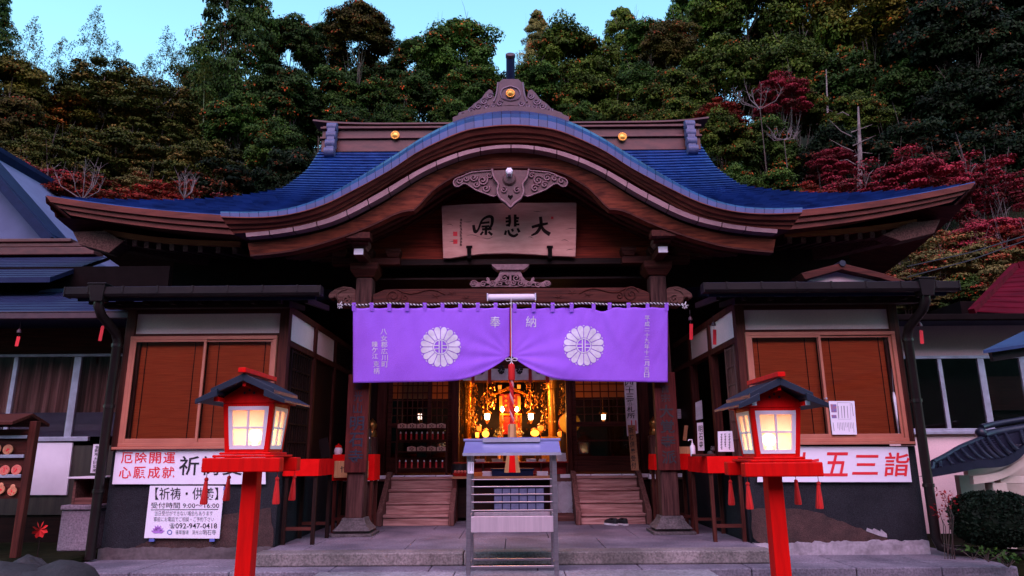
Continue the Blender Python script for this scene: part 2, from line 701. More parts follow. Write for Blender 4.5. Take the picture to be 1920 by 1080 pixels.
b = MB()
b.grid(lambda u, v: (-90 + 180 * u, 18 + 75 * v, hill_z(-90 + 180 * u, 18 + 75 * v) + .012), 70, 40)
tag(b.build('hillside', M['earth'], smooth=60), kind='structure')

# added unseen bank behind the camera: blocks low sky light and its reflections
mat('bank_ground', (.022, .030, .014), .9, c2=(.008, .013, .007), scale=(.5, .5, .5), fine=2)
b = MB()
def rise(u, v):
    x = -90 + 180 * u
    y = -26 - 50 * v
    z = 25 * (1 - .62 * math.exp(-((x + 21 + 1.5 * noise.noise((y * .2, 1, 1))) / 5) ** 2)) * math.sin(math.pi / 2 * min(1, v * 2.2)) + 3.2 * noise.noise((x * .10, y * .1, 7)) * min(1, v * 5) + 1.2 * noise.noise((x * .4, y * .4, 2)) * min(1, v * 5)  # dip shaped to let sky reflect in the left window
    return (x, y, z + .01)
b.grid(rise, 90, 24)
tag(b.build('sky_blocking_bank', M['bank_ground'], smooth=60), kind='structure')

# ------------------------------------------------------------------ main hall
mat('bronze_pale', (.14, .085, .11), .5, .1, c2=(.12, .07, .10), scale=(9, 9, 9))  # paler bronze copy paints caught light onto the raised scrolls
mat('base_stone', (.10, .082, .082), .8, c2=(.05, .042, .042), scale=(6, 6, 6), fine=40)
mat('ridge_tile', (.075, .085, .17), .45, c2=(.05, .055, .12), scale=(9, 9, 9), spec=.3)
wood('glow_wood', (.40, .052, .022), (.17, .022, .011), 'x')  # warm glow on the gable put into a redder wood colour
wood('lit_eave_wood', (.52, .16, .06), (.36, .10, .04), 'x')  # orange light on the eave board put into its wood colour
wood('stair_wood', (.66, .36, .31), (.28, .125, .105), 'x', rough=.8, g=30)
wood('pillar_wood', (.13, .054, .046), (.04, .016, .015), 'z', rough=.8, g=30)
mat('carving_pale', (.27, .14, .155), .6, c2=(.17, .085, .095), scale=(22, 22, 22), bump=.3)  # paler carving copy; on raised relief it paints in caught light
hall = thing('temple_hall', (0, 12.0, PZ_), 'wooden temple hall with blue tiled curved porch roof and open front', 'temple')
CX = 957

# ---- main roof: shingle courses as real steps
YE, YR, GX, CXR = 10.4, 14.9, 4.42, 7.45
corner_l, corner_r = P(82, 370, YE), P(1818, 345, YE)


def h(d):
    return .38 * d + .081 * d * d


def uplift(x, d):
    c = corner_l.z if x < 0 else corner_r.z
    up = c - 5.13
    s = max(0, (abs(x) - 2.6) / (7.45 - 2.6))
    return up * s ** 2.1 * math.exp(-max(0, d) / 6)


EZ = 5.13


def half_w(Y):
    d = Y - YE
    if d < 2.6:
        return CXR - 2.85 * d / 2.6 + .12 * math.sin(math.pi * d / 2.6) * -1
    return 4.6 - .18 * min(1, (d - 2.6) / .9)


def mat_shingle(name, c, c2, c3):
    m = mat(name, c, .33, .1, c2=c2, scale=(3.2, .55, .55), spec=.30, detail=8)
    t = m.node_tree
    bsdf = t.nodes['Principled BSDF']
    at = t.nodes.new('ShaderNodeAttribute')
    at.attribute_name = 'tone'
    src = bsdf.inputs['Base Color'].links[0].from_socket
    mi = t.nodes.new('ShaderNodeMix')
    mi.data_type = 'RGBA'
    mi.inputs['B'].default_value = (*c3, 1)
    t.links.new(at.outputs['Fac'], mi.inputs['Factor'])
    t.links.new(src, mi.inputs['A'])
    t.links.new(mi.outputs['Result'], bsdf.inputs['Base Color'])
    return m


mat_shingle('roof_blue', (.012, .048, .19), (.004, .017, .080), (.028, .075, .25))  # the sky's blue is put into the roof and edge base colours
mat_shingle('edge_blue', (.003, .022, .095), (.002, .014, .065), (.010, .042, .15))


def courses(b, n, point, nx, thick=.022):
    """n stepped courses; point(u, t) gives the surface point, t from eave 0 to ridge 1"""
    for k in range(n):
        t0, t1 = k / n, (k + 1) / n
        rows = []
        for t, dz in ((t0, 0.0), (t0 + .22 / n if k else t0, -.002), (t0, thick), (t1, .0)):
            rows.append([point(i / nx, t) + Vector((0, 0, dz)) for i in range(nx + 1)])
        b.loft(rows)


def tone_attr(o, amount=.5, seed=1):
    me = o.data
    rnd = np.random.RandomState(seed)
    n = len(me.polygons)
    a = me.attributes.new('tone', 'FLOAT_COLOR', 'CORNER')
    v = rnd.rand(n) * amount
    c = np.ones((len(me.loops), 4), 'f')
    tot = np.empty(n, 'i')
    me.polygons.foreach_get('loop_total', tot)
    vv = np.repeat(v, tot)
    c[:, 0] = c[:, 1] = c[:, 2] = vv
    a.data.foreach_set('color', c.ravel())


b = MB()


def front_pt(u, t):
    Y = YE + (YR - YE) * t
    x = (2 * u - 1) * half_w(Y)
    d = Y - YE
    bul = .13 * math.sin(math.pi * min(d, 2.6) / 2.6) * max(0, (abs(x) - 2.6) / 4.85) ** 2
    return Vector((x, Y, EZ + h(d) + uplift(x, d) + bul))


def back_pt(u, t):
    p = front_pt(u, t)
    return Vector((p.x, 2 * YR - p.y, p.z))


courses(b, 38, front_pt, 64, .042)
courses(b, 14, back_pt, 30)
for sg in (-1, 1):
    def side_pt(u, t, sg=sg):
        d = 2.6 * t
        hw = half_w(YE + d)
        yy = (YR - YE) - d
        Y = YR + (2 * u - 1) * yy
        return Vector((sg * hw, Y, EZ + h(d) + (uplift(sg * hw, d) + .13 * math.sin(math.pi * min(d, 2.6) / 2.6) * max(0, (hw - 2.6) / 4.85) ** 2) * abs(2 * u - 1) ** 2.1))
    courses(b, 28, side_pt, 24)
    # gable triangle above the side slope
    n = 12
    prof = [(YE + 2.6 + (YR - YE - 2.6) * i / n) for i in range(n + 1)]
    poly = [(y, EZ + h(y - YE) - .06) for y in prof] + [(2 * YR - y, EZ + h(y - YE) - .06) for y in reversed(prof[:-1])]
    b.prism_x(poly, sg * 4.40, sg * 4.34)
mr_ = b.build('main_roof', M['roof_blue'], hall, recalc=False)
tone_attr(mr_, .7)

# eave fascia: three stepped boards following the eave line
def eave_pt(u):
    return front_pt(u, 0)


b = MB()
rows = []
NX = 80
for dy, dz in ((-.02, .024), (-.02, -.085), (.03, -.09), (.03, -.175), (.08, -.18), (.08, -.275), (.9, -.20), (1.7, -.10)):
    r = []
    for i in range(NX + 1):
        p = eave_pt(i / NX)
        k = 1 - max(0, -dz - .024) * .20 - max(0, dy - .08) * .10
        r.append(Vector((p.x * k, p.y + dy, p.z + dz)))
    rows.append(r)
b.loft(rows)
# side eaves
for sg in (-1, 1):
    rows = []
    for dx, dz in ((.02, .024), (.02, -.085), (-.03, -.09), (-.03, -.175), (-.08, -.18), (-.08, -.275), (-1.2, -.15)):
        r = []
        for i in range(31):
            Y = YE + (YR - YE) * 2 * i / 30
            s = abs(Y - YR) / (YR - YE)
            yk = YR + (Y - YR) * (1 - max(0, -dz - .024) * .14 - max(0, -dx - .08) * .18)
            r.append(Vector((sg * (CXR + dx), yk, EZ + dz + uplift(sg * CXR, 0) * s ** 2.1)))
        rows.append(r)
    b.loft(rows)
fa = b.build('eave_fascia', M['fascia'], hall, smooth=30, recalc=False)

# lower eave board with rafter ends
for sg, (xa, xb) in ((-1, (200, 450)), (1, (1478, 1712))):
    b = MB()
    YF = 11.05
    pts = []
    a0, a1 = ((200, 437), (450, 458)) if sg < 0 else ((1478, 437), (1712, 418))
    if sg < 0:
        line = [(196, 436), (240, 443), (300, 451), (370, 456), (452, 459)]
    else:
        line = [(1470, 440), (1540, 438), (1610, 432), (1670, 425), (1718, 417)]
    sp = spline([P(x, y, YF) for x, y in line], 6)
    path = [(p, Vector((0, 1, 0)), Vector((0, 0, 1))) for p in sp]
    b.sweep(path, [(-.03, -.045), (.03, -.045), (.03, .05), (-.03, .05)])
    # soffit behind and above the board
    b.loft([[p + Vector((0, .03, .05)) for p in sp], [p + Vector((0, 1.1, .34)) for p in sp]])
    b.build('eave_board', M['lit_eave_wood'], hall)
    n = 11
    for i in range(n):
        t = (i + .5) / n * (len(sp) - 1)
        k = min(int(t), len(sp) - 2)
        p = sp[k].lerp(sp[k + 1], t - k)
        rb = MB()
        rb.beam(p + Vector((0, -.02, -.105)), p + Vector((0, 1.2, .12)), .085, .11)
        rb.build('rafter', M['greywood_y'], hall, bevel=.006)
    # hip rafter nose at the corner
    b = MB()
    if sg < 0:
        pol = [(136, 434), (196, 432), (232, 452), (204, 474), (148, 458)]
    else:
        pol = [(1764, 411), (1705, 417), (1655, 440), (1690, 452), (1752, 437)]
    b.prism(pxpoly(pol, 10.95), 10.95, 11.25)
    b.beam(P(pol[0][0] + 40 * -sg, 448 if sg < 0 else 430, 11.2), Vector((sg * 5.2, 12.6, 5.0)), .22, .25)
    b.build('hip_rafter', M['greywood_y'], hall, bevel=.01)

# ridge: stacked copper box ridge with crests and scrolled end tiles
b = MB()
pr = P(CX, 272, YR)
rz = pr.z
hx = 4.36
b.bb(-hx, hx, YR - .24, YR + .24, rz - .25, rz + .05)
b.bb(-hx - .03, hx + .03, YR - .30, YR + .30, rz + .052, rz + .10)
b.bb(-hx, hx, YR - .22, YR + .22, rz + .102, rz + .30)
b.bb(-hx - .03, hx + .03, YR - .30, YR + .30, rz + .302, rz + .35)
b.bb(-hx, hx, YR - .20, YR + .20, rz + .352, rz + .42)
NR = 24
top = []
for i in range(NR + 1):
    x = -4.6 + 9.2 * i / NR
    top.append((Vector((x, YR, rz + .422 + .10 * (abs(x) / 4.6) ** 8)), Vector((0, 1, 0)), Vector((0, 0, 1))))
b.sweep(top, [(-.26, 0), (.26, 0), (.22, .06), (-.22, .06)])
ridge = b.build('roof_ridge', M['ridge_copper'], hall, bevel=.008)


def crest(name, c, r, parent, mt, mt2, petals=16, y_dir=-1):
    """round flower crest on a vertical face"""
    b = MB()
    b.lathe(c, [(r * .55, .0), (r * .6, -.03), (r * .3, -.05), (.0001, -.055)], 20, 'Y')
    for k in range(petals):
        a = 2 * math.pi * k / petals
        pc = Vector(c) + Vector((math.cos(a) * r * .72, -.02, math.sin(a) * r * .72))
        b.ball(pc, r * .17, 8, 6, (1, .7, 1))
    return b.build(name, mt, parent, smooth=40)


for px in (741, 1167):
    q = P(px, 254 if px < 900 else 257, YR - .30)
    crest('crest', (q.x, YR - .30, q.z), .12, ridge, M['gold'], None)
for sg in (-1, 1):
    b = MB()
    x = sg * 4.10
    # scrolled end tile hanging over the slope: stacked rolls
    for i, (dz, dy) in enumerate(((.30, -.34), (.08, -.36), (-.14, -.40), (-.36, -.46))):
        b.lathe((x, YR + dy, rz + dz), [(.05, -.12), (.115, -.11), (.115, .11), (.05, .12)], 14, 'X')
    b.prism_x([(YR - .28, rz + .40), (YR - .44, rz + .30), (YR - .50, rz - .42), (YR - .30, rz - .30)], x - .085, x + .085)
    b.build('ridge_end_tile', M['ridge_tile'], ridge, smooth=35)

# ---- porch roof (curved gable)
KY = 8.75


def sym(pts):
    """left half of a photo curve, mirrored"""
    return pts + [(2 * CX - a, c) for a, c in reversed(pts[:-1])]


# photo curves, left half, apex last: (px, py)
C_TOP = [(414, 397), (500, 395), (560, 384), (620, 359), (680, 325), (740, 288), (800, 251), (860, 223), (910, 211), (957, 207)]
C_BLU = [(412, 402), (480, 404), (540, 399), (600, 383), (660, 355), (731, 317), (787, 281), (862, 247), (912, 237), (957, 234)]
C_FAS = [(432, 432), (500, 428), (560, 419), (620, 401), (690, 362), (761, 319), (810, 295), (885, 270), (920, 265), (957, 264)]
C_TR0 = [(458, 434), (510, 429), (570, 419), (630, 401), (705, 363), (787, 316), (850, 289), (905, 276), (957, 272)]
C_TR1 = [(460, 442), (515, 437), (575, 427), (636, 409), (712, 371), (792, 323), (856, 296), (908, 283), (957, 279)]
C_BG0 = [(462, 452), (520, 447), (580, 437), (640, 419), (716, 380), (797, 330), (862, 302), (910, 290), (957, 286)]
C_BG1 = [(467, 478), (540, 470), (600, 456), (667, 434), (724, 409), (772, 383), (825, 347), (862, 327), (905, 318), (957, 316)]


def kcurve(pts, Y, N=72):
    """symmetric curve in world x, z sampled at N + 1 points by arc parameter"""
    L = [P(a, c, Y) for a, c in pts]
    Rr = [P(2 * CX - a, c, Y) for a, c in pts]
    ave = [Vector(((l.x - r.x) / 2, 0, (l.z + r.z) / 2)) for l, r in zip(L, Rr)]
    full = ave + [Vector((-p.x, 0, p.z)) for p in reversed(ave[:-1])]
    full[len(ave) - 1].x = 0
    sp = spline(full, 12)
    # resample
    ds = [0]
    for a, c in zip(sp[:-1], sp[1:]):
        ds.append(ds[-1] + (c - a).length)
    out, k = [], 0
    for i in range(N + 1):
        t = ds[-1] * i / N
        while k < len(ds) - 2 and ds[k + 1] < t:
            k += 1
        f = (t - ds[k]) / max(1e-9, ds[k + 1] - ds[k])
        q = sp[k].lerp(sp[k + 1], min(1, f))
        out.append(Vector((q.x, Y, q.z)))
    return out


k_blu = kcurve(C_BLU, KY)
k_top = kcurve(C_TOP, KY + .20)
k_fas = kcurve(C_FAS, KY + .10)
k_tr0 = kcurve(C_TR0, KY + .16)
k_tr1 = kcurve(C_TR1, KY + .18)
k_bg0 = kcurve(C_BG0, KY + .30)
k_bg1 = kcurve(C_BG1, KY + .36)
NK = 72


def back_of(p, Y):
    """the porch roof surface going back from its front edge point p"""
    s = .30 * min(1, abs(p.x) / 3.9) ** .8 + .0
    return Vector((p.x, Y, p.z + s * (Y - p.y)))


b = MB()
nb = 34
rows = [[p + Vector((0, .0, 0)) for p in k_top]]
for j in range(1, nb + 1):
    Y = KY + .20 + 4.1 * j / nb
    rows.append([back_of(p, Y) + Vector((0, 0, .018)) for p in k_top])
    rows.append([back_of(p, Y) for p in k_top])
b.loft(rows)
porch = b.build('porch_roof', M['roof_blue'], hall, recalc=False, smooth=0)
tone_attr(porch, .6, 3)
# edge tiles: the rolled blue band along the front, each tile its own step
b = MB()
steps = 66
kb = kcurve(C_BLU, KY, steps * 2)
kt = kcurve(C_TOP, KY + .20, steps * 2)
for i in range(steps):
    a0, a1 = 2 * i, 2 * i + 2
    g0 = (kb[a1] - kb[a0]) * .022
    segs = []
    for k, lift in ((a0, .0), (a1, .0)):
        f, t = (kb[k] + g0, kt[k] + g0) if k == a0 else (kb[k] - g0, kt[k] - g0)
        mid = f.lerp(t, .5) + Vector((0, -.045, .035))
        segs.append([f + Vector((0, -lift, 0)), f.lerp(mid, .55) + Vector((0, -lift - .015, .012)), mid + Vector((0, -lift, lift)), t + Vector((0, -lift * .5, lift)), t + Vector((0, .1, lift))])
    b.loft(segs)
ub = MB()
ub.loft([[p + Vector((0, .012, .0)) for p in kb], [p.lerp(q, .5) + Vector((0, -.03, .022)) for p, q in zip(kb, kt)], [q + Vector((0, .012, -.012)) for q in kt]])
ub.build('tile_joint', M['shadow_dark'], porch, recalc=False)
et = b.build('edge_tile_band', M['edge_blue'], porch, recalc=False)
tone_attr(et, .8, 5)
# fascia: three steps between the blue edge and k_fas
b = MB()


def lerp_curve(a, c, t, dy=0, dz=0):
    return [p.lerp(q, t) + Vector((0, dy, dz)) for p, q in zip(a, c)]


rows = [[p + Vector((0, -.012, 0)) for p in k_blu],
        lerp_curve(k_blu, k_fas, .10, -.03), lerp_curve(k_blu, k_fas, .13, .0),
        lerp_curve(k_blu, k_fas, .46, -.0), lerp_curve(k_blu, k_fas, .49, .035),
        lerp_curve(k_blu, k_fas, .74, .03), lerp_curve(k_blu, k_fas, .76, .055),
        lerp_curve(k_blu, k_fas, 1.0, .05), lerp_curve(k_blu, k_fas, 1.0, .16, .01), lerp_curve(k_blu, k_fas, 1.0, .5, .05)]
b.loft(rows)
for i in (0, NK):                                     # closed ends
    b.add([r[i] for r in rows], [tuple(range(len(rows)))])
    e = rows[-1][i]
    sgx = -1 if i == 0 else 1
    q0, q1 = k_blu[i], k_fas[i]
    b.loft([[q0, back_of(q0, 10.9)], [q1 + Vector((0, .05, 0)), back_of(q1 + Vector((0, .05, 0)), 10.9)]])
b.build('porch_fascia', M['fascia'], porch, smooth=25, recalc=False)
b = MB()
pieces = 22
for i in range(pieces):
    a0, a1 = int(i * NK / pieces), int((i + 1) * NK / pieces)
    g_ = .006
    rows = []
    for src, dy, dz in ((k_tr0, -.015, .0), (k_tr1, -.03, .0), (k_tr1, .12, .0)):
        r = [src[k] + Vector((0, dy, dz)) for k in range(a0, a1 + 1)]
        d = (r[1] - r[0]).normalized() * g_
        r[0] = r[0] + d
        r[-1] = r[-1] - d
        rows.append(r)
    rows.insert(0, [p + Vector((0, .14, .012)) for p in rows[0]])
    b.loft(rows)
b.build('eave_trim', M['eave_trim'], porch, smooth=25, recalc=False)

# bargeboard with its lobed inner edge
b = MB()
bg1 = [p.copy() for p in k_bg1]
kb_cusp = 1.34                                        # half width of the lobe point
for p in bg1:
    dx = abs(abs(p.x) - kb_cusp)
    if dx < .30:
        p.z -= .12 * (1 - dx / .30) ** 1.8
rows = [k_bg0, bg1, [p + Vector((0, .14, 0)) for p in bg1], [p + Vector((0, .14, 0)) for p in k_bg0]]
rows.append(rows[0])
b.loft(rows)
for i in (0, NK):
    b.add([r[i] for r in rows[:4]], [(0, 1, 2, 3)])
barge = b.build('bargeboard', M['barge_wood'], hall, smooth=40)
b = MB()
rim = [p + Vector((0, -.012, .0)) for p in bg1]
b.loft([rim, [p + Vector((0, 0, .028)) for p in rim], [p + Vector((0, .03, .03)) for p in rim], [p + Vector((0, .03, 0)) for p in rim], rim])
b.build('bead', M['redwood_x'], barge, smooth=40)

# underside boarding and curved rafters
b = MB()
und = [p + Vector((0, .10, .10)) for p in k_bg0]
rows = [und] + [[back_of(p, Y) for p in und] for Y in (9.6, 10.2, 10.8, 11.6)]
b.loft(rows)
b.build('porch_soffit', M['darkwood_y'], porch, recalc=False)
for Y in (9.32, 9.58, 9.84, 10.5, 10.9):
    b = MB()
    q = [back_of(p + Vector((0, .1, -.02)), Y) for p in k_bg1[4:-4]]
    path = [(p, Vector((0, 1, 0)), Vector((0, 0, 1))) for p in q]
    b.sweep(path, [(-.045, -.03), (.045, -.03), (.045, .14), (-.045, .14)])
    b.build('curved_rafter', M['redwood_x'], hall, recalc=True)

# pendant carving under the apex
GY = KY + .30
pend = [(957, 319), (922, 320), (926, 336), (934, 348), (932, 361), (937, 374), (949, 383), (957, 391)]
wing = [(923, 319), (885, 322), (866, 330), (855, 334), (850, 340), (853, 348), (861, 348), (868, 343), (877, 345), (892, 355), (911, 362), (925, 367), (934, 361), (936, 345)]
b = MB()
pp = pend + [(2 * CX - a, c) for a, c in reversed(pend[1:-1])]
b.prism(pxpoly(pp, GY), GY - .02, GY + .06)
pen = b.build('pendant', M['carving'], barge, bevel=.012)
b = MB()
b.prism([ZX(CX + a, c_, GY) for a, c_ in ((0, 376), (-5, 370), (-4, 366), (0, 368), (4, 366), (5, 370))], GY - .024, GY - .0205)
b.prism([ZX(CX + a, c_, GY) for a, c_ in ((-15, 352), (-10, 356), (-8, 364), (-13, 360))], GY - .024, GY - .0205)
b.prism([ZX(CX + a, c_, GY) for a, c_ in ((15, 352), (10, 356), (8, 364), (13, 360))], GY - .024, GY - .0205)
b.build('hole_shade', M['shadow_dark'], pen)  # dark inlays stand in for shade inside the pierced carving
b = MB()
# raised rim and eyes
rim = [P(a, c, GY) for a, c in (pend[1:] + [(2 * CX - a, c) for a, c in reversed(pend[1:-1])])]
b.tube([(p.x * .985, GY - .03, p.z + .01) for p in spline(rim, 3)], .016, 6)
for sg in (-1, 1):
    c = ZX(CX + sg * 13, 358, GY)
    b.tube(spiral(c, .05, 1.2, GY - .03, math.pi / 2, sg), .012, 6)
b.build('pendant_rim', M['carving_pale'], pen, smooth=60)
b = MB()
c = P(955, 334, GY)
b.lathe((c.x, GY, c.z + .03), [(.045, -.02), (.05, -.19), (.03, -.20)], 6, 'Y')
b.build('hexagonal_stud', M['white_paint'], pen)
b = MB()
b.lathe((c.x, GY, c.z - .03), [(.10, -.02), (.075, -.06), (.03, -.07)], 16, 'Y')
b.build('stud_plate', M['carving'], pen, smooth=40)
for sg in (-1, 1):
    pw = [(a if sg < 0 else 2 * CX - a, c) for a, c in wing]
    b = MB()
    b.prism(pxpoly(pw, GY + .03), GY + .03, GY + .08)
    for (a, c, r, t) in ((905, 339, .075, 1.6), (888, 334, .06, 1.5), (911, 354, .06, 1.4), (893, 347, .05, 1.4), (874, 336, .045, 1.3), (861, 340, .05, 1.2), (917, 330, .045, 1.2)):
        q = ZX(a if sg < 0 else 2 * CX - a, c, GY + .03)
        b.tube(spiral(q, r, t, GY + .02, .6, sg), .013, 5)
    wo = b.build('cloud_carving', M['carving'], pen, smooth=50)
    b = MB()
    for (a, c, r, t) in ((905, 339, .075, 1.6), (888, 334, .06, 1.5), (911, 354, .06, 1.4), (893, 347, .05, 1.4), (874, 336, .045, 1.3), (861, 340, .05, 1.2), (917, 330, .045, 1.2)):
        q = ZX(a if sg < 0 else 2 * CX - a, c, GY + .03)
        b.tube(spiral(q, r, t, GY + .012, .6, sg), .011, 5)
    ol = spline([P(a, c, GY) for a, c in pw], 2)
    b.tube([(p.x, GY + .02, p.z) for p in ol], .012, 5)
    b.build('cloud_relief', M['carving_pale'], pen, smooth=50)

# ridge ornament on the porch gable: scrolled finial with gold crest and upright roll
OY = KY + .34
orn = [(957, 150), (942, 150), (934, 158), (930, 177), (927, 186), (924, 172), (917, 169), (910, 176), (902, 187), (889, 196), (878, 207), (867, 211), (860, 213), (858, 218), (864, 223), (884, 220), (911, 209), (938, 203), (957, 201)]
b = MB()
b.prism(pxpoly(orn + [(2 * CX - a, c) for a, c in reversed(orn[1:-1])], OY), OY - .04, OY + .16)
orna = b.build('ridge_ornament', M['bronze'], porch, bevel=.015)
b = MB()
for sg in (-1, 1):
    for (a, c, r, t) in ((919, 180, .05, 1.5), (908, 190, .06, 1.6), (897, 199, .055, 1.5), (884, 207, .05, 1.5), (868, 216, .05, 1.4), (912, 200, .04, 1.3), (937, 194, .05, 1.4), (925, 198, .035, 1.3)):
        q = ZX(CX + sg * (a - CX), c, OY - .05)
        b.tube(spiral(q, r, t, OY - .045, .5, sg), .013, 5)
    ol = [P(CX + sg * (a - CX), c, OY) for a, c in ((934, 158), (931, 180), (926, 194))]
    b.tube([(p.x, OY - .05, p.z) for p in spline(ol, 4)], .014, 5)
arch = [P(a, c, OY) for a, c in ((942, 187), (939, 178), (943, 170), (950, 167), (957, 165), (964, 167), (971, 170), (975, 178), (972, 187), (957, 191), (942, 187))]
b.tube([(p.x, OY - .045, p.z) for p in spline(arch, 3)], .014, 5)
b.build('scroll_relief', M['bronze_pale'], orna, smooth=60)
c = P(957, 179, OY)
crest('gold_crest', (c.x, OY - .045, c.z), .078, orna, M['gold'], None)
b = MB()
c0, c1 = P(957, 150, OY + .05), P(957, 106, OY - .1)
b.tube([(c0.x, OY + .10, c0.z - .05), (c1.x, OY - .06, c1.z)], .062, 16)
b.build('upright_roll', M['navy'], orna, smooth=40)
b = MB()
d_ = Vector((0, -.16, c1.z - c0.z + .05)).normalized()
b.lathe((0, 0, 0), [(.064, -.03), (.07, -.02), (.07, .03), (.05, .04)], 18)
rot = Vector((0, 0, 1)).rotation_difference(Vector((0, -.75, .66))).to_matrix()
b.v = [rot @ v + Vector((c1.x, OY - .075, c1.z + .02)) for v in b.v]
b.build('roll_cap', M['bronze'], orna, smooth=40)
# curved copper saddle under the ornament
b = MB()
sad = [p for p in k_top if abs(p.x) < .85]
path = [(p + Vector((0, .05, .03)), Vector((0, 1, 0)), Vector((0, 0, 1))) for p in sad]
b.sweep(path, [(-.06, -.05), (.5, -.05), (.5, .06), (-.06, .035)])
b.build('saddle', M['bronze'], orna, smooth=40)
b = MB()
b.tube([(0, OY + .2, k_top[36].z + .10), (0, 12.4, k_top[36].z + .12)], .16, 14)
b.build('porch_ridge_roll', M['roof_blue'], porch, smooth=40)

# ---- pillars, tie beam, brackets, strut
PY = 9.87
PXW = [P(664, 1000, PY).x + .01, P(1259, 1000, PY).x - .01]
BM0, BM1 = P(957, 571, PY - .14).z, P(957, 540, PY - .14).z
for sg, x in zip((-1, 1), PXW):
    b = MB()
    b.bb(x - .122, x + .122, PY - .122, PY + .122, PZ_ + .20, 4.02)
    pil = b.build('pillar', M['pillar_wood'], hall, bevel=.03)
    b = MB()
    b.frustum((x, PY, PZ_ - .003), (.56, .56), (.56, .56), .035)
    b.frustum((x, PY, PZ_ + .033), (.40, .40), (.50, .50), .035)
    prev = .50
    for k, w2 in enumerate((.44, .385, .345, .315, .30)):
        b.frustum((x, PY, PZ_ + .068 + k * .031), (prev, prev), (w2, w2), .031)
        prev = w2
    b.build('stone_base', M['base_stone'], pil, bevel=.004)
    # stacked bracket blocks above the pillar
    b = MB()
    z = 4.02
    b.frustum((x, PY, z), (.27, .27), (.40, .40), .10)
    b.bb(x - .20, x + .20, PY - .20, PY + .20, z + .101, z + .20)
    b.bb(x - .50, x + .50, PY - .07, PY + .07, z + .201, z + .31)
    for dx in (-.40, 0, .40):
        b.frustum((x + dx, PY, z + .311), (.15, .18), (.22, .22), .07)
        b.bb(x + dx - .11, x + dx + .11, PY - .11, PY + .11, z + .382, z + .44)
    b.bb(x - .07, x + .07, PY - .55, PY + .5, z + .202, z + .309)
    b.build('bracket', M['redwood_x'], pil, bevel=.008)
    b = MB()
    q = P(678 if sg < 0 else 1237, 508, PY - .56)
    b.bb(x - .065, x + .065, PY - .562, PY - .551, z + .215, z + .30)
    b.build('painted_end', M['white_paint'], pil)
    b = MB()
    b.frustum((x, PY - .42, z + .311), (.17, .17), (.24, .24), .07)
    b.bb(x - .12, x + .12, PY - .54, PY - .30, z + .382, z + .44)
    b.beam((x, PY - .66, z + .70), (x, PY - .42, z + .46), .12, .12, (0, 1, 0))
    b.build('bracket_arm', M['greywood_y'], pil, bevel=.006)
    # curved strut rising to the bargeboard
    b = MB()
    b.beam((x, PY - .5, z + .47), (x - sg * .02, KY + .50, P(650, 440, KY + .5).z), .24, .24)
    b.bb(x - .17 - sg * .02, x + .17 - sg * .02, KY + .37, KY + .56, P(650, 448, KY + .4).z, P(650, 436, KY + .4).z)
    b.build('purlin', M['redwood_y'], pil, bevel=.008)
    # carved beam nose outside the pillar
    nose = [(668, 543), (658, 538), (644, 536), (629, 541), (617, 549), (614.5, 557), (620, 561), (627, 556), (631, 561), (633, 568), (640, 575), (656, 574), (668, 572)]
    if sg > 0:
        nose = [(2 * CX - a, c) for a, c in nose]
    b = MB()
    b.prism(pxpoly(nose, PY - .09), PY - .09, PY + .09)
    ns = b.build('beam_nose', M['greywood_x'], pil, bevel=.02)
    b = MB()
    q = ZX(CX + sg * 308, 562, PY - .1)
    b.tube(spiral(q, .075, 1.4, PY - .095, 1.2, sg), .014, 6)
    ol = spline([P(CX + sg * (CX - a), c, PY - .1) for a, c in ((650, 542), (640, 545), (632, 552), (634, 560), (638, 569))], 4)
    b.tube([(p.x, PY - .095, p.z) for p in ol], .012, 6)
    b.build('nose_relief', M['greywood_x'], ns, smooth=60)

b = MB()
xl, xr = PXW[0] + .135, PXW[1] - .135
bz0, bz1 = BM0 - .03, BM1
n = 24
top = []
bot = []
for i in range(n + 1):
    t = i / n
    x = xl + (xr - xl) * t
    e = min(t, 1 - t)
    top.append((x, bz1 - .08 * max(0, 1 - e / .06) ** 2))
    bot.append((x, bz0 + .05 * min(1, e / .08)))
b.prism(bot + list(reversed(top)), PY - .14, PY + .14)
tie = b.build('tie_beam', M['redwood_x'], hall, bevel=.02)
for sg in (-1, 1):
    b = MB()
    q = (sg * 1.72, (bz0 + bz1) / 2 + .03)
    b.tube(spiral(q, .12, 1.7, PY - .142, .3, sg), .014, 6)
    b.tube(spiral((q[0] - sg * .17, q[1] - .02), .06, 1.3, PY - .142, 2.3, -sg), .010, 6)
    wv = [(q[0] - sg * (.05 + .1 * k), PY - .142, q[1] + .10 - .05 * math.sin(k * .9) - .012 * k) for k in range(8)]
    b.tube(wv, .010, 6)
    for k, dx in enumerate((.62, .85, 1.05)):
        cc = Vector((q[0] - sg * dx, PY - .142, q[1] + .04 * math.sin(k * 2)))
        for a in range(5):
            an = a * 2 * math.pi / 5 + k
            b.tube([cc, cc + Vector((math.cos(an) * .07, 0, math.sin(an) * .04))], [.012, .004], 5)
    b.build('vine_relief', M['redwood_x'], tie, smooth=60)

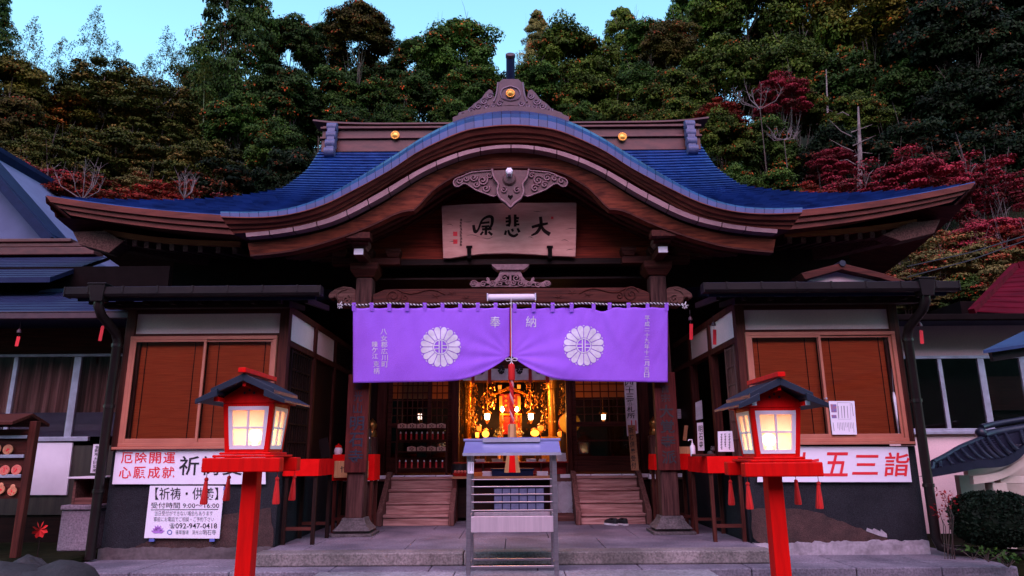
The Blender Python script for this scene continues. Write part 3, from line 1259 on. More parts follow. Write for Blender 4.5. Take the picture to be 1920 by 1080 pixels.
# frog-leg strut on the beam
FY = PY - .06
cap = [(957, 495), (921, 495), (924, 500), (932, 506), (957, 506)]
leg = [(957, 507), (938, 507), (934, 518), (928, 525), (920, 528), (917, 521), (913, 519), (911, 524), (914, 527), (904, 530), (897, 529), (890, 525), (883, 527), (880, 533), (885, 538), (920, 538), (957, 538)]
b = MB()
b.prism(pxpoly(cap + [(2 * CX - a, c) for a, c in reversed(cap[1:-1])], FY - .06), FY - .06, FY + .10)
b.prism(pxpoly(leg + [(2 * CX - a, c) for a, c in reversed(leg[1:-1])], FY - .02), FY - .02, FY + .06)
fr = b.build('frog_leg_strut', M['carving_pale'], hall, bevel=.008)
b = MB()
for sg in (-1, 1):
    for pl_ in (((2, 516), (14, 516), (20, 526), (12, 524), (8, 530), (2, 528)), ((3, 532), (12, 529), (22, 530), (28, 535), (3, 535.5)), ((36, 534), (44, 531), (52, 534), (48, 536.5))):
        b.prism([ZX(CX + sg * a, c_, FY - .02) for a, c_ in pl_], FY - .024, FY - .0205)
b.build('hole_shade', M['shadow_dark'], fr)  # shade of the openings painted as thin dark plates
b = MB()
for sg in (-1, 1):
    for (a, c, r) in ((946, 521, .06), (938, 531, .05), (952, 530, .04), (906, 533, .05), (888, 531, .045), (923, 532, .045)):
        q = ZX(CX + sg * (a - CX), c, FY - .03)
        b.tube(spiral(q, r, 1.4, FY - .03, .4, sg), .010, 5)
b.build('strut_relief', M['carving_pale'], fr, smooth=60)

# gable wall behind the plaque: planks above a broad beam
b = MB()
GW = 10.06
zb = P(957, 493, GW).z
ks = [back_of(p + Vector((0, .1, .08)), GW) for p in k_bg1 if abs(p.x) < 2.35]
b.prism([(ks[0].x, zb + .02)] + [(p.x, p.z) for p in ks] + [(ks[-1].x, zb + .02)], GW, GW + .06)
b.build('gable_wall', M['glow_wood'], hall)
b = MB()
b.bb(-2.2, 2.2, GW - .10, GW - .005, P(957, 496, GW).z, P(957, 468, GW).z)
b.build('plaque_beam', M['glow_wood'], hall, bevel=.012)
b = MB()
b.bb(-2.0, 2.0, PY + .02, PY + .2, 4.03 + .20, 4.03 + .30)
b.build('upper_beam', M['darkwood_x'], hall, bevel=.01)
b = MB()
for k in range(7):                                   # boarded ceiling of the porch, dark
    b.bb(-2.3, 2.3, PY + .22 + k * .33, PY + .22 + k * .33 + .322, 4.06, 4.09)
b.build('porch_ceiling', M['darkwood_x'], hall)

# ---- hall front: wall above the openings, side walls, floor, interior shell
FW = 12.2               # front wall plane
HF = PZ_ + .71          # hall floor height
DT = 3.02               # top of the door openings
b = MB()
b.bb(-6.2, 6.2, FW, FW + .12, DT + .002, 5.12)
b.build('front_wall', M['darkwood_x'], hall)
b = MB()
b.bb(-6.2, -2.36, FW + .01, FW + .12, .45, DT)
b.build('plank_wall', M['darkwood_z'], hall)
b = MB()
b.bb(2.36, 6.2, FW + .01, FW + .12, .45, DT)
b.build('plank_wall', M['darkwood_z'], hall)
b = MB()
b.bb(-6.2, -6.1, FW + .122, 18.4, .45, 5.12)
b.bb(6.1, 6.2, FW + .122, 18.4, .45, 5.12)
b.bb(-6.1, 6.1, 18.3, 18.4, .45, 5.12)
b.build('rear_wall', M['darkwood_z'], hall)
b = MB()
b.bb(-6.0, 6.0, FW - .3, 18.2, HF - .08, HF)
b.build('hall_floor', M['redwood_x'], hall)
b = MB()
b.bb(-6.0, 6.0, FW + .14, 18.2, 3.9, 3.95)
b.build('hall_ceiling', M['darkwood_x'], hall)
# veranda edge with white caps, kick board
b = MB()
b.bb(-2.82, 2.82, 11.82, FW - .302, HF - .09, HF - .002)
b.build('veranda', M['greywood_x'], hall, bevel=.01)
for k in range(11):
    x0 = -2.82 + 5.64 * k / 11
    if -.95 < x0 + .25 < .92:
        continue
    b = MB()
    b.bb(x0 + .006, x0 + 5.64 / 11 - .006, 11.795, 11.86, HF - .055, HF + .004)
    b.build('veranda_cap', M['white_paint'], hall, bevel=.006)
b = MB()
for k in range(24):
    x0 = -2.82 + 5.64 * k / 24
    b.bb(x0 + .004, x0 + 5.64 / 24 - .004, 11.9, 11.93, .45, HF - .10)
b.build('kick_board', M['darkwood_z'], hall)
# posts of the front
for x, pw_ in ((-2.28, .085), (-1.0, .065), (.975, .05), (2.28, .085)):
    b = MB()
    b.bb(x - pw_, x + pw_, FW - .06, FW + .11, HF + .001, DT)
    b.build('post', M['redwood_z'], hall, bevel=.012)
b = MB()
b.bb(-2.36, 2.36, FW - .05, FW - .002, DT - .12, DT + .10)
b.build('lintel', M['redwood_x'], hall, bevel=.012)


def lattice_door(x0, x1, y, z0, z1, glow=False):
    b = MB()
    w_ = .075
    b.bb(x0, x0 + w_, y - .025, y + .025, z0, z1)
    b.bb(x1 - w_, x1, y - .025, y + .025, z0, z1)
    b.bb(x0 + w_, x1 - w_, y - .025, y + .025, z0, z0 + .26)
    b.bb(x0 + w_, x1 - w_, y - .025, y + .025, z1 - .08, z1)
    zm = z0 + (z1 - z0) * .47
    b.bb(x0 + w_, x1 - w_, y - .025, y + .025, zm - .04, zm + .04)
    d = b.build('lattice_door', M['redwood_x'], hall, bevel=.006)
    b = MB()
    n = 7
    for i in range(1, n):
        x = x0 + w_ + (x1 - x0 - 2 * w_) * i / n
        b.bb(x - .008, x + .008, y - .014, y + .014, zm + .04, z1 - .08)
    m_ = 6
    for i in range(1, m_):
        z = zm + .04 + (z1 - .08 - zm - .04) * i / m_
        b.bb(x0 + w_, x1 - w_, y - .0125, y + .0125, z - .008, z + .008)
    zq = z0 + .26 + (zm - .04 - z0 - .26) * .52
    b.bb(x0 + w_, x1 - w_, y - .012, y + .012, zq - .012, zq + .012)
    b.build('lattice', M['redwood_z'], d)
    b = MB()
    b.bb(x0 + w_, x1 - w_, y + .016, y + .020, z0 + .26, zm - .04)
    b.bb(x0 + w_, x1 - w_, y + .016, y + .020, zm + .04, z0 + (z1 - z0) * .74)
    b.build('pane', M['dark_glass'], d)
    b = MB()
    b.bb(x0 + w_, x1 - w_, y + .016, y + .020, z0 + (z1 - z0) * .74 + .002, z1 - .08)
    b.build('paper_panel', M['lattice_paper'], d)
    return d


paper('lattice_paper', (.42, .22, .10), .75)
lattice_door(1.03, 2.19, FW + .03, HF + .03, DT - .125)
lattice_door(-2.19, -1.42, FW + .06, HF + .03, DT - .125)
lattice_door(-1.9, -1.07, FW + .125, HF + .03, DT - .125)

# stairs left and right
for x0, x1 in ((-2.03, -.94), (.98, 2.05)):
    st = MB()
    ya, yb = 10.98, 11.80
    n = 4
    for i in range(n):
        z1 = PZ_ + (HF - PZ_) * (i + 1) / n - .02
        z0 = PZ_ + (HF - PZ_) * i / n - .02 + (0.02 if i == 0 else 0)
        y = ya + (yb - ya) * i / n
        st.bb(x0 + .05, x1 - .05, y + .03, y + .055, z0, z1 - .042)
    s_ = st.build('staircase', M['stair_wood'], hall)
    for i in range(n):
        z1 = PZ_ + (HF - PZ_) * (i + 1) / n - .02
        y = ya + (yb - ya) * i / n
        b = MB()
        b.bb(x0 + .046, x1 - .046, y, y + (yb - ya) / n + .045, z1 - .04, z1)
        b.build('tread', M['stair_wood'], s_, bevel=.008)
    for x in (x0, x1):
        b = MB()
        b.prism_x([(ya - .06, PZ_), (ya + .12, PZ_), (yb + .02, HF - .10), (yb + .02, HF + .06), (yb - .10, HF + .06), (ya - .06, PZ_ + .20)], x - .04, x + .04)
        b.build('stringer', M['greywood_z'], s_, bevel=.008)
# newel posts with brass caps
for x in (-2.33, 2.33):
    b = MB()
    b.bb(x - .095, x + .095, 11.55, 11.74, PZ_, HF + .62)
    nw = b.build('newel_post', M['greywood_z'], hall, bevel=.02)
    b = MB()
    c = (x, 11.645, HF + .62)
    b.lathe(c, [(.075, 0), (.085, .03), (.075, .10), (.055, .12), (.07, .15), (.078, .20), (.05, .25), (.018, .29), (.001, .31)], 18)
    b.build('brass_cap', M['brass'], nw, smooth=40)
    b = MB()
    b.bb(x - .16, x + .16, 11.42, 11.546, HF - .07, HF + .0)
    b.build('bracket_shelf', M['white_paint'], nw, bevel=.008)
# lattice grille box right of the middle, under the veranda edge
q0, q1 = P(1043, 975, 11.6), P(1070, 890, 11.6)
b = MB()
xa, xb, za, zb2 = q0.x, q1.x + .02, PZ_ + .12, HF - .1
k = -12
while k < 12:
    for sg in (-1, 1):
        # clip diagonal bars to the panel
        pts = []
        c0 = (xa + xb) / 2 + k * .022
        for t in np.linspace(-.5, .5, 101):
            x, z = c0 + sg * t, (za + zb2) / 2 + t
            if xa <= x <= xb and za <= z <= zb2:
                pts.append((x, z))
        if len(pts) > 3:
            b.beam((pts[0][0], 11.6 + .005 * sg, pts[0][1]), (pts[-1][0], 11.6 + .005 * sg, pts[-1][1]), .011, .010, (0, 1, 0))
    k += 1
gr = b.build('grille', M['grille_white'], hall)
b = MB()
b.bb(xa - .02, xb + .02, 11.64, 11.66, PZ_, zb2 + .02)
b.bb(xa - .02, xb + .02, 11.57, 11.639, PZ_, PZ_ + .12)
b.build('grille_box', M['greywood_x'], hall)

# ------------------------------------------------------------------ the two side wings in front of the hall
WY = 8.68


def wp(y0):
    return lambda px, py: P(px, py, y0)


def mat_render(name):
    """dark pebble-dash render: a worn brown area low on the wall, with a shape of its own"""
    m = mat(name, (.024, .024, .028), .9, spec=.1, c2=(.016, .016, .019), scale=(2, 2, 2), fine=90, bump=.6, bscale=120)
    t = m.node_tree
    b = t.nodes['Principled BSDF']
    src = b.inputs['Base Color'].links[0].from_socket
    v = t.nodes.new('ShaderNodeTexVoronoi')
    v.inputs['Scale'].default_value = 70
    tc = t.nodes.new('ShaderNodeTexCoord')
    t.links.new(tc.outputs['Object'], v.inputs['Vector'])
    mr = t.nodes.new('ShaderNodeMapRange')
    mr.inputs['From Min'].default_value = .0
    mr.inputs['From Max'].default_value = .13
    mr.inputs['To Min'].default_value = 1
    mr.inputs['To Max'].default_value = 0
    t.links.new(v.outputs['Distance'], mr.inputs['Value'])
    n = t.nodes.new('ShaderNodeTexNoise')
    n.inputs['Scale'].default_value = 30
    t.links.new(tc.outputs['Object'], n.inputs['Vector'])
    g = t.nodes.new('ShaderNodeMath')
    g.operation = 'GREATER_THAN'
    g.inputs[1].default_value = .56
    t.links.new(n.outputs['Fac'], g.inputs[0])
    mu = t.nodes.new('ShaderNodeMath')
    mu.operation = 'MULTIPLY'
    t.links.new(mr.outputs[0], mu.inputs[0])
    t.links.new(g.outputs[0], mu.inputs[1])
    mi = t.nodes.new('ShaderNodeMix')
    mi.data_type = 'RGBA'
    mi.inputs['B'].default_value = (.22, .2, .22, 1)
    t.links.new(mu.outputs[0], mi.inputs['Factor'])
    t.links.new(src, mi.inputs['A'])
    t.links.new(mi.outputs['Result'], b.inputs['Base Color'])
    return m


mat_render('render_dark')
mat('render_bare', (.070, .034, .029), .95, c2=(.034, .018, .016), scale=(5, 5, 5), fine=80, bump=.7, bscale=90)
mat('blind', (.62, .130, .042), .7, spec=.1, c2=(.44, .085, .028), scale=(3, 3, 160), bump=.3)


def wing(sg):
    nm = 'left' if sg < 0 else 'right'
    lab = ('timber side wing with brown blinds, on the side of the white prayer board' if sg < 0 else
           'timber side wing with brown blinds and a notice taped in its window')
    xo, xi = sg * 4.93, sg * 2.85
    r = thing('side_wing', ((xo + xi) / 2, WY, TZ), lab, 'building', 'side wings of the temple')
    z_s, z_w0, z_w1, z_p0, z_p1 = P(960, 838, WY).z, P(960, 836, WY).z, P(960, 627, WY).z, P(960, 621, WY).z, P(960, 584, WY).z
    x0, x1 = min(xo, xi), max(xo, xi)
    # lower wall in dark render
    b = MB()
    b.bb(x0 + .02, x1 - .0, WY + .02, WY + .14, TZ + .10, z_s - .02)
    xw0, xw1 = (xi - .12 * sg, xi) if sg > 0 else (xi, xi + .12)
    b.bb(xi - sg * .0, xi + sg * .12, WY + .142, 12.19, PZ_ - .02, 1.30)
    wall = b.build('rendered_wall', M['render_dark'], r)
    # bare patch and broken plaster footing, each with its own outline
    b = MB()
    rnd = random.Random(5 + sg)
    if sg > 0:
        pts = [(1412, 1010), (1410, 955), (1440, 952), (1490, 953), (1535, 962), (1580, 978), (1625, 995), (1660, 1008), (1700, 1024), (1715, 1034), (1560, 1036), (1450, 1032)]
    else:
        pts = [(245, 1030), (275, 1014), (320, 1008), (360, 1000), (390, 985), (420, 965), (470, 955), (508, 952), (512, 1024), (400, 1032)]
    pp = [P(a, c, WY) for a, c in pts]
    out = []
    for i in range(len(pp)):
        a, c = pp[i], pp[(i + 1) % len(pp)]
        for k in range(5):
            q = a.lerp(c, k / 5)
            out.append((q.x + rnd.uniform(-.012, .012), q.z + rnd.uniform(-.012, .012)))
    b.prism(out, WY + .010, WY + .022)
    b.build('bare_patch', M['render_bare'], wall)
    b = MB()
    top = []
    n = 60
    for i in range(n + 1):
        x = x0 + (x1 - x0) * i / n
        zz = TZ + .13 + .022 * noise.noise((x * 2.2, sg * 3.1, 0)) + .022 * noise.noise((x * 9, 4, sg)) + .012 * noise.noise((x * 25, 1, sg)) + (.0 if sg < 0 else .035 * (i / n))
        top.append((x, zz))
    b.prism([(x0, TZ - .004), ] + top + [(x1, TZ - .004)], WY - .004, WY + .06)
    if sg > 0:
        q = [ZX(a, c, WY) for a, c in ((1625, 996), (1627, 990), (1637, 994), (1640, 991), (1652, 997), (1653, 993), (1663, 1001), (1664, 1008), (1650, 1005))]
        b.prism(q, WY + .004, WY + .03)
    b.build('plaster_footing', M['plaster_dirty' if sg > 0 else 'plaster_darker'], wall)
    # posts and sill beams
    for x, nme in ((x0 + .06, 'post'), (x1 - .06, 'post')):
        b = MB()
        b.bb(x - .06, x + .06, WY - .012, WY + .11, z_s - .02 + .001 if False else z_s - .018, 3.36)
        b.build('post', M['redwood_z'], r, bevel=.006)
    b = MB()
    b.bb(x0 + .122, x1 - .122, WY - .006, WY + .1, z_p1 + .002, 3.36)
    b.bb(x0 + .122, x1 - .122, WY - .006, WY + .1, z_w1 + .002, z_p0 - .002)
    b.build('beam', M['redwood_x'], r, bevel=.004)
    b = MB()
    b.bb(x0 + .122, x1 - .122, WY + .02, WY + .06, z_p0, z_p1)
    b.build('plaster_panel', M['plaster'], r)
    b = MB()
    b.bb(x0 + .122, x0 + .20, WY + .01, WY + .08, z_w0, z_w1)
    b.bb(x1 - .20, x1 - .122, WY + .01, WY + .08, z_w0, z_w1)
    b.build('side_board', M['redwood_z'], r)
    # window: frame, two sashes, blinds behind
    fx0, fx1 = x0 + .10, x1 - .13
    if sg > 0:
        fx0, fx1 = x0 + .10, x1 - .09
    wf = MB()
    t = .045
    wf.bb(fx0, fx1, WY - .05, WY + .008, z_w1 - t, z_w1)
    wf.bb(fx0, fx1, WY - .05, WY + .008, z_w0 + .02, z_w0 + .02 + t)
    wf.bb(fx0, fx0 + t, WY - .048, WY + .008, z_w0 + .02 + t, z_w1 - t)
    wf.bb(fx1 - t, fx1, WY - .048, WY + .008, z_w0 + .02 + t, z_w1 - t)
    win = wf.build('window', M['alu_bronze'], r, bevel=.004)
    b = MB()
    b.bb(fx0 - .05, fx1 + .05, WY - .085, WY - .0, z_w0 - .012, z_w0 + .018)
    b.build('sill', M['alu_bronze'], win, bevel=.004)
    zz0, zz1 = z_w0 + .02 + t, z_w1 - t
    xm = (fx0 + fx1) / 2 + (.02 if sg < 0 else -.02)
    for k, (a, c, yy) in enumerate(((fx0 + t, xm + .02, WY - .036), (xm - .02, fx1 - t, WY - .014))):
        b = MB()
        s_ = .032
        b.bb(a, a + s_, yy - .010, yy + .010, zz0, zz1)
        b.bb(c - s_, c, yy - .010, yy + .010, zz0, zz1)
        b.bb(a + s_, c - s_, yy - .010, yy + .010, zz0, zz0 + .05)
        b.bb(a + s_, c - s_, yy - .010, yy + .010, zz1 - .028, zz1)
        b.build('sash', M['alu_bronze'], win, bevel=.003)
        b = MB()
        b.bb(a + s_, c - s_, yy - .002, yy + .002, zz0 + .05, zz1 - .028)
        b.build('pane', M['pane_glass'], win)
        b = MB()
        b.lathe((c - s_ / 2 if k == 0 else a + s_ / 2, yy - .014, zz0 + .48), [(.012, 0), (.012, -.012)], 10, 'Y')
        b.build('latch', M['alu'], win)
    # blinds: woven slats in two sheets
    for a, c in ((fx0 + .03, xm - .01), (xm + .01, fx1 - .03)):
        b = MB()
        n = 90
        zt, zb_ = zz1 - .02, zz0 + (.02 if sg < 0 else .01)
        rows = []
        for i in range(n):
            z = zt + (zb_ - zt) * i / n
            rows.append([(a, WY + .055, z), (c, WY + .055, z)])
            rows.append([(a, WY + .047, z + (zb_ - zt) / n * .5), (c, WY + .047, z + (zb_ - zt) / n * .5)])
        b.loft(rows)
        bl = b.build('blind', M['blind'], win, recalc=False)
        b = MB()
        for tt in (.16, .84):
            x = a + (c - a) * tt
            b.bb(x - .004, x + .004, WY + .040, WY + .045, zb_, zt)
        b.build('blind_cord', M['darkwood_z'], win)
    # backing wall inside
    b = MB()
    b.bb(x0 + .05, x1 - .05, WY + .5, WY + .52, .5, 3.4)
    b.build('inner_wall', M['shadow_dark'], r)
    # side wall facing the platform: posts, white panel above a lattice window
    xs0, xs1 = xi - sg * .0, xi + sg * .05
    b = MB()
    for y in (9.95, 11.1):
        b.bb(xi, xi + sg * .11, y - .055, y + .055, 1.302, 3.36)
    b.bb(xi, xi + sg * .10, WY + .112, 12.18, 1.302, 1.40)
    b.bb(xi, xi + sg * .10, WY + .112, 12.18, 2.86, 2.94)
    b.bb(xi + .002 * sg, xi + sg * .10, WY + .112, 12.18, 3.30, 3.38)
    b.build('side_framing', M['redwood_z'], r, bevel=.004)
    b = MB()
    for y0, y1 in ((WY + .114, 9.893), (10.007, 11.043)):
        b.bb(xi + sg * .03, xi + sg * .06, y0, y1, 2.942, 3.298)
    b.build('side_plaster', M['plaster'], r)
    b = MB()
    b.bb(xi + sg * .03, xi + sg * .06, 11.157, 12.18, 1.402, 3.298)
    b.build('side_boards', M['darkwood_z'], r)
    y0, y1 = (WY + .25, 9.85) if sg < 0 else (WY + .20, 9.30)
    b = MB()
    n = 5 if sg > 0 else 8
    zA, zB = 1.402, 2.858
    b.bb(xi + sg * .02, xi + sg * .05, y0, y0 + .06, zA, zB)
    b.bb(xi + sg * .02, xi + sg * .05, y1 - .06, y1, zA, zB)
    for i in range(1, n):
        y = y0 + .06 + (y1 - y0 - .12) * i / n
        b.bb(xi + sg * .025, xi + sg * .045, y - .010, y + .010, zA, zB)
    for i in range(0, 7):
        z = zA + .03 + (zB - zA - .06) * i / 6
        b.bb(xi + sg * .022, xi + sg * .042, y0 + .06, y1 - .06, z - .010, z + .010)
    lw = b.build('lattice_screen', M['greywood_z' if sg > 0 else 'darkwood_z'], r)
    b = MB()
    b.bb(xi + sg * .052, xi + sg * .056, y0 + .06, y1 - .06, zA, zB)
    b.build('pane', M['dark_glass'], lw)
    if sg < 0:
        b = MB()
        b.bb(xi + sg * .03, xi + sg * .06, 10.007, 11.043, 1.402, 2.858)
        b.build('side_boards', M['darkwood_z'], r)
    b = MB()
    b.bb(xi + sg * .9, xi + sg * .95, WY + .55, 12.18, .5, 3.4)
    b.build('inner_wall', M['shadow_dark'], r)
    # roof: slope, fascia, gutter with brackets and hopper, downpipe
    gx0, gx1 = sorted((sg * 2.36, sg * 5.28))
    gz = 3.42
    GYY = 8.08
    b = MB()
    rows = []
    nc = 16
    for k in range(nc):
        for tt, dz in ((k / nc, .0), (k / nc, .014), ((k + 1) / nc, .0)):
            ins = sg * .55 * min(1, tt / .35)
            a_, c_ = (gx0 + (ins if sg > 0 else 0), gx1 + (ins if sg < 0 else 0))
            rows.append([(a_, GYY + .05 + 3.9 * tt, gz + .07 + .85 * tt + dz), (c_, GYY + .05 + 3.9 * tt, gz + .07 + .85 * tt + dz)])
    b.loft(rows)
    b.bb(gx0 + .02, gx1 - .02, GYY + .07, GYY + .09, gz - .09, gz + .055)
    ga, gb_ = (gx0 + .55, gx1) if sg > 0 else (gx0, gx1 - .55)
    b.loft([[(gx0, GYY + .08, gz - .04), (gx1, GYY + .08, gz - .04)], [(ga, GYY + 1.4, gz + .22), (gb_, GYY + 1.4, gz + .22)], [(ga, 12.0, gz + .72), (gb_, 12.0, gz + .72)]])
    for x, x2 in ((gx0, ga), (gx1, gb_)):
        b.add([(x, GYY + .06, gz - .06), (x, GYY + .05, gz + .07), (x2, GYY + 1.4, gz + .38), (x2, GYY + 1.4, gz + .22)], [(0, 1, 2, 3)])
        b.add([(x2, GYY + 1.4, gz + .22), (x2, GYY + 1.4, gz + .38), (x2, GYY + 3.95, gz + .93), (x2, GYY + 3.95, gz + .75)], [(0, 1, 2, 3)])
    b.build('wing_roof', M['roof_slate'], r, recalc=False)
    b = MB()
    n = 9
    for i in range(n):
        x = gx0 + .15 + (gx1 - gx0 - .3) * i / (n - 1)
        b.beam((x, GYY + .12, gz - .085), (x, WY + .5, gz + .02), .05, .07)
    b.bb(x0 - .1, x1 + .1, WY - .35, WY - .25, gz - .14, gz - .06)
    b.build('eave_rafters', M['darkwood_y'], r)
    b = MB()
    prof = [(-.065, .055), (-.065, -.03), (-.045, -.06), (.045, -.06), (.06, -.03), (.06, .055), (.045, .055), (.045, -.02), (.03, -.045), (-.03, -.045), (-.05, -.02), (-.05, .055)]
    b.sweep([(Vector((gx0 - .06, GYY, gz)), Vector((0, 1, 0)), Vector((0, 0, 1))), (Vector((gx1 + .06, GYY, gz)), Vector((0, 1, 0)), Vector((0, 0, 1)))], prof)
    for i in range(7):
        x = gx0 + (gx1 - gx0) * (i + .5) / 7
        b.bb(x - .012, x + .012, GYY - .072, GYY + .068, gz - .02, gz + .064)
    b.bb(gx0 - .075, gx0 - .06, GYY - .07, GYY + .07, gz - .062, gz + .058)
    b.bb(gx1 + .06, gx1 + .075, GYY - .07, GYY + .07, gz - .062, gz + .058)
    gut = b.build('gutter', M['gutter'], r, bevel=.004)
    hxx = sg * 4.955
    b = MB()
    b.frustum((hxx, GYY, gz - .12), (.14, .14), (.20, .18), .20)
    b.bb(hxx - .11, hxx + .11, GYY - .10, GYY + .10, gz + .082, gz + .10)
    b.build('hopper', M['gutter'], gut, bevel=.006)
    b = MB()
    px_ = sg * 4.95
    if sg < 0:
        pts = [(hxx, GYY, gz - .10), (hxx, GYY, gz - .17), (hxx, GYY + .08, gz - .26), (px_, WY - .18, gz - .42), (px_, WY - .12, gz - .52), (px_, WY - .12, TZ + .02)]
        b.tube(pts, .055, 12)
        for z in (1.1, 2.1, 2.85):
            b.tube([(px_, WY - .12, z - .02), (px_, WY - .12, z + .02)], .066, 12)
    else:
        pts = [(hxx, GYY, gz - .10), (hxx, GYY, gz - .17), (hxx, GYY + .08, gz - .26), (px_, WY - .18, gz - .42), (px_, WY - .12, gz - .52), (px_, WY - .12, TZ + .20), (px_ + .03, WY - .13, TZ + .10), (px_ + .12, WY - .2, TZ + .07), (px_ + 1.6, WY - .62, TZ + .02)]
        b.tube(pts, .055, 12)
        for z in (1.1, 2.1, 2.85):
            b.tube([(px_, WY - .12, z - .02), (px_, WY - .12, z + .02)], .066, 12)
    b.build('downpipe', M['pipe_brown'], r, smooth=40)
    return r


wing_l, wing_r = wing(-1), wing(1)

# little gable standing on the right wing roof
r = wing_r
b = MB()
GBY = 9.4
gp = [ZX(a, c, GBY) for a, c in ((1502, 512), (1578, 493), (1655, 512), (1725, 536), (1716, 541), (1650, 521), (1578, 505), (1510, 524))]
b.prism(gp, GBY, 11.9)
b.build('dormer_roof', M['redwood_x'], r, bevel=.006)
b = MB()
gp = [ZX(a, c, GBY + .15) for a, c in ((1515, 538), (1515, 522), (1578, 504), (1650, 520), (1695, 538))]
b.prism(gp, GBY + .15, GBY + .2)
b.build('dormer_gable', M['plaster'], r)
b = MB()
q = P(1579, 494, GBY)
b.tube([(q.x, GBY - .02, q.z + .0), (q.x, 11.9, q.z + .0)], .045, 10)
b.build('dormer_ridge', M['roof_tile'], r, smooth=40)

# ------------------------------------------------------------------ boards on the wing walls
SY = WY - .03


def board(name, quad, Y, label, cat, m='sign_white', th=.012, group=None, edge=None):
    pts = [P(a, c, Y) for a, c in quad]
    b = MB()
    b.prism([(p.x, p.z) for p in pts], Y, Y + th)
    o = b.build(name, M[m], bevel=.002)
    return tag(o, label, cat, group)


f = lambda a, c: P(a, c, SY - .003)
s1 = board('prayer_board', [(218, 840), (497, 841), (498, 908), (210, 908)], SY, 'long white board with red and black brush lettering under the blinds', 'sign')
b = MB()
for i, ch in enumerate('厄除開運'):
    x = 227 + i * 26.5
    text_px(b, ch, x, 848, x + 22, 869, f, .012, .06)
for i, ch in enumerate('心願成就'):
    x = 223 + i * 27
    text_px(b, ch, x, 875, x + 23, 897, f, .012, .06)
b.build('red_lettering', M['sign_red'], s1, recalc=False)
b = MB()
for i, ch in enumerate('祈祷受'):
    x = 336 + i * 41
    text_px(b, ch, x, 855, x + 37, 891, f, .010, .08)
b.build('black_lettering', M['sign_black'], s1, recalc=False)

s2 = board('notice_board', [(281, 911), (420, 911), (411, 1010), (270, 1009)], SY - .01, 'white opening hours notice with a purple lotus, below the long prayer board', 'sign')
f = lambda a, c: P(a, c, SY - .013)
b = MB()
text_px(b, '【祈祷・供養】', 291, 914, 409, 937, f, .004)
text_px(b, '受付時間 9:00～16:00', 283, 942, 411, 953, f, .0)
p0, p1 = f(283, 954), f(409, 955)
b.bb(p0.x, p1.x, SY - .014, SY - .0132, p1.z - .003, p1.z + .003)
text_px(b, '☎', 318, 981, 328, 991, f)
text_px(b, '092-947-0418', 329, 981, 407, 991, f, .006)
b.build('black_lettering', M['sign_black'], s2, recalc=False)
b = MB()
text_px(b, '当日受付ができない場合もあります', 290, 958, 399, 967, f)
text_px(b, '事前にお電話でご相談・ご予約下さい', 288, 969, 401, 978, f)
text_px(b, '篠栗霊場　源光山', 329, 994, 378, 1002, f)
text_px(b, '明石寺', 380, 993, 405, 1003, f, .008)
b.build('small_lettering', M['sign_grey'], s2, recalc=False)
b = MB()
lc = (296, 992)
for a in (-72, -46, -20, 20, 46, 72, 0):
    ca, sa = math.sin(R(a)), math.cos(R(a))
    L = 11 if abs(a) > 30 else 13
    tip = (lc[0] + ca * L * 1.25, lc[1] + 7 - sa * L * 1.15)
    mid = (lc[0] + ca * L * .6, lc[1] + 7 - sa * L * .6)
    nx_, ny_ = sa * 3.4, ca * 3.4
    b.add([f(lc[0], lc[1] + 8), f(mid[0] - nx_, mid[1] - ny_), f(*tip), f(mid[0] + nx_, mid[1] + ny_)], [(0, 1, 2, 3)])
b.build('lotus_emblem', M['lotus_purple'], s2, recalc=False)
b = MB()
stroke(b, [(318 + 4 * math.cos(t * .7), 998 + 4 * math.sin(t * .7)) for t in range(10)], [1.6, 1.6], f)
b.build('round_emblem', M['blue_print'], s2, recalc=False)
b = MB()
for a in (285, 398):
    q = P(a, 1012, SY)
    b.bb(q.x - .03, q.x + .03, SY - .012, SY + .012, q.z - .02, q.z + .012)
q = P(421, 916, SY)
b.bb(q.x - .01, q.x + .02, SY - .01, SY + .01, q.z - .02, q.z + .02)
b.build('clip', M['blue_print'], s2)

s3 = board('festival_board', [(1424, 836), (1702, 838), (1710, 904), (1420, 904)], SY, 'long white board with large red lettering beside the right lantern', 'sign')
f = lambda a, c: P(a, c, SY - .003)
b = MB()
for i, ch in enumerate('七五三詣'):
    x = 1489 + i * 56.5
    if ch == '三':
        text_px(b, ch, x - 2, 853, x + 46, 890, f, .016, .10)
    else:
        text_px(b, ch, x, 848, x + 46, 893, f, .012, .10)
b.build('red_lettering', M['sign_red'], s3, recalc=False)

# notice taped in the right wing's window
s4 = board('window_notice', [(1554, 752), (1602, 752), (1607, 815), (1561, 815)], WY - .055, 'white notice with two colour pictures taped in the right window', 'notice')
f = lambda a, c: P(a, c, WY - .057)
b = MB()
b.add([f(1557, 758), f(1568, 758), f(1569, 773), f(1559, 773)], [(0, 1, 2, 3)])
b.add([f(1559, 778), f(1568, 778), f(1569, 784), f(1560, 784)], [(0, 1, 2, 3)])
b.build('picture', M['photo_print'], s4, recalc=False)
b = MB()
rr = random.Random(3)
for x in (1575, 1581, 1586, 1592):
    stroke(b, [(x - 3.6, 761), (x - 2, 784)], [2.0 if x == 1586 else 1.1, 1.0], f)
for i in range(11):
    x = 1570 + i * 3
    stroke(b, [(x, 792), (x + 1.3, 792 + rr.uniform(9, 19))], [.7, .7], f)
stroke(b, [(1570, 755), (1594, 755), (1595.5, 786), (1572, 786), (1570, 755)], [.6, .6], f, 1)
stroke(b, [(1597, 756), (1600, 780)], [1, 1], f)
stroke(b, [(1562, 792), (1564, 808)], [1, 1], f)
b.build('print_lines', M['sign_grey'], s4, recalc=False)
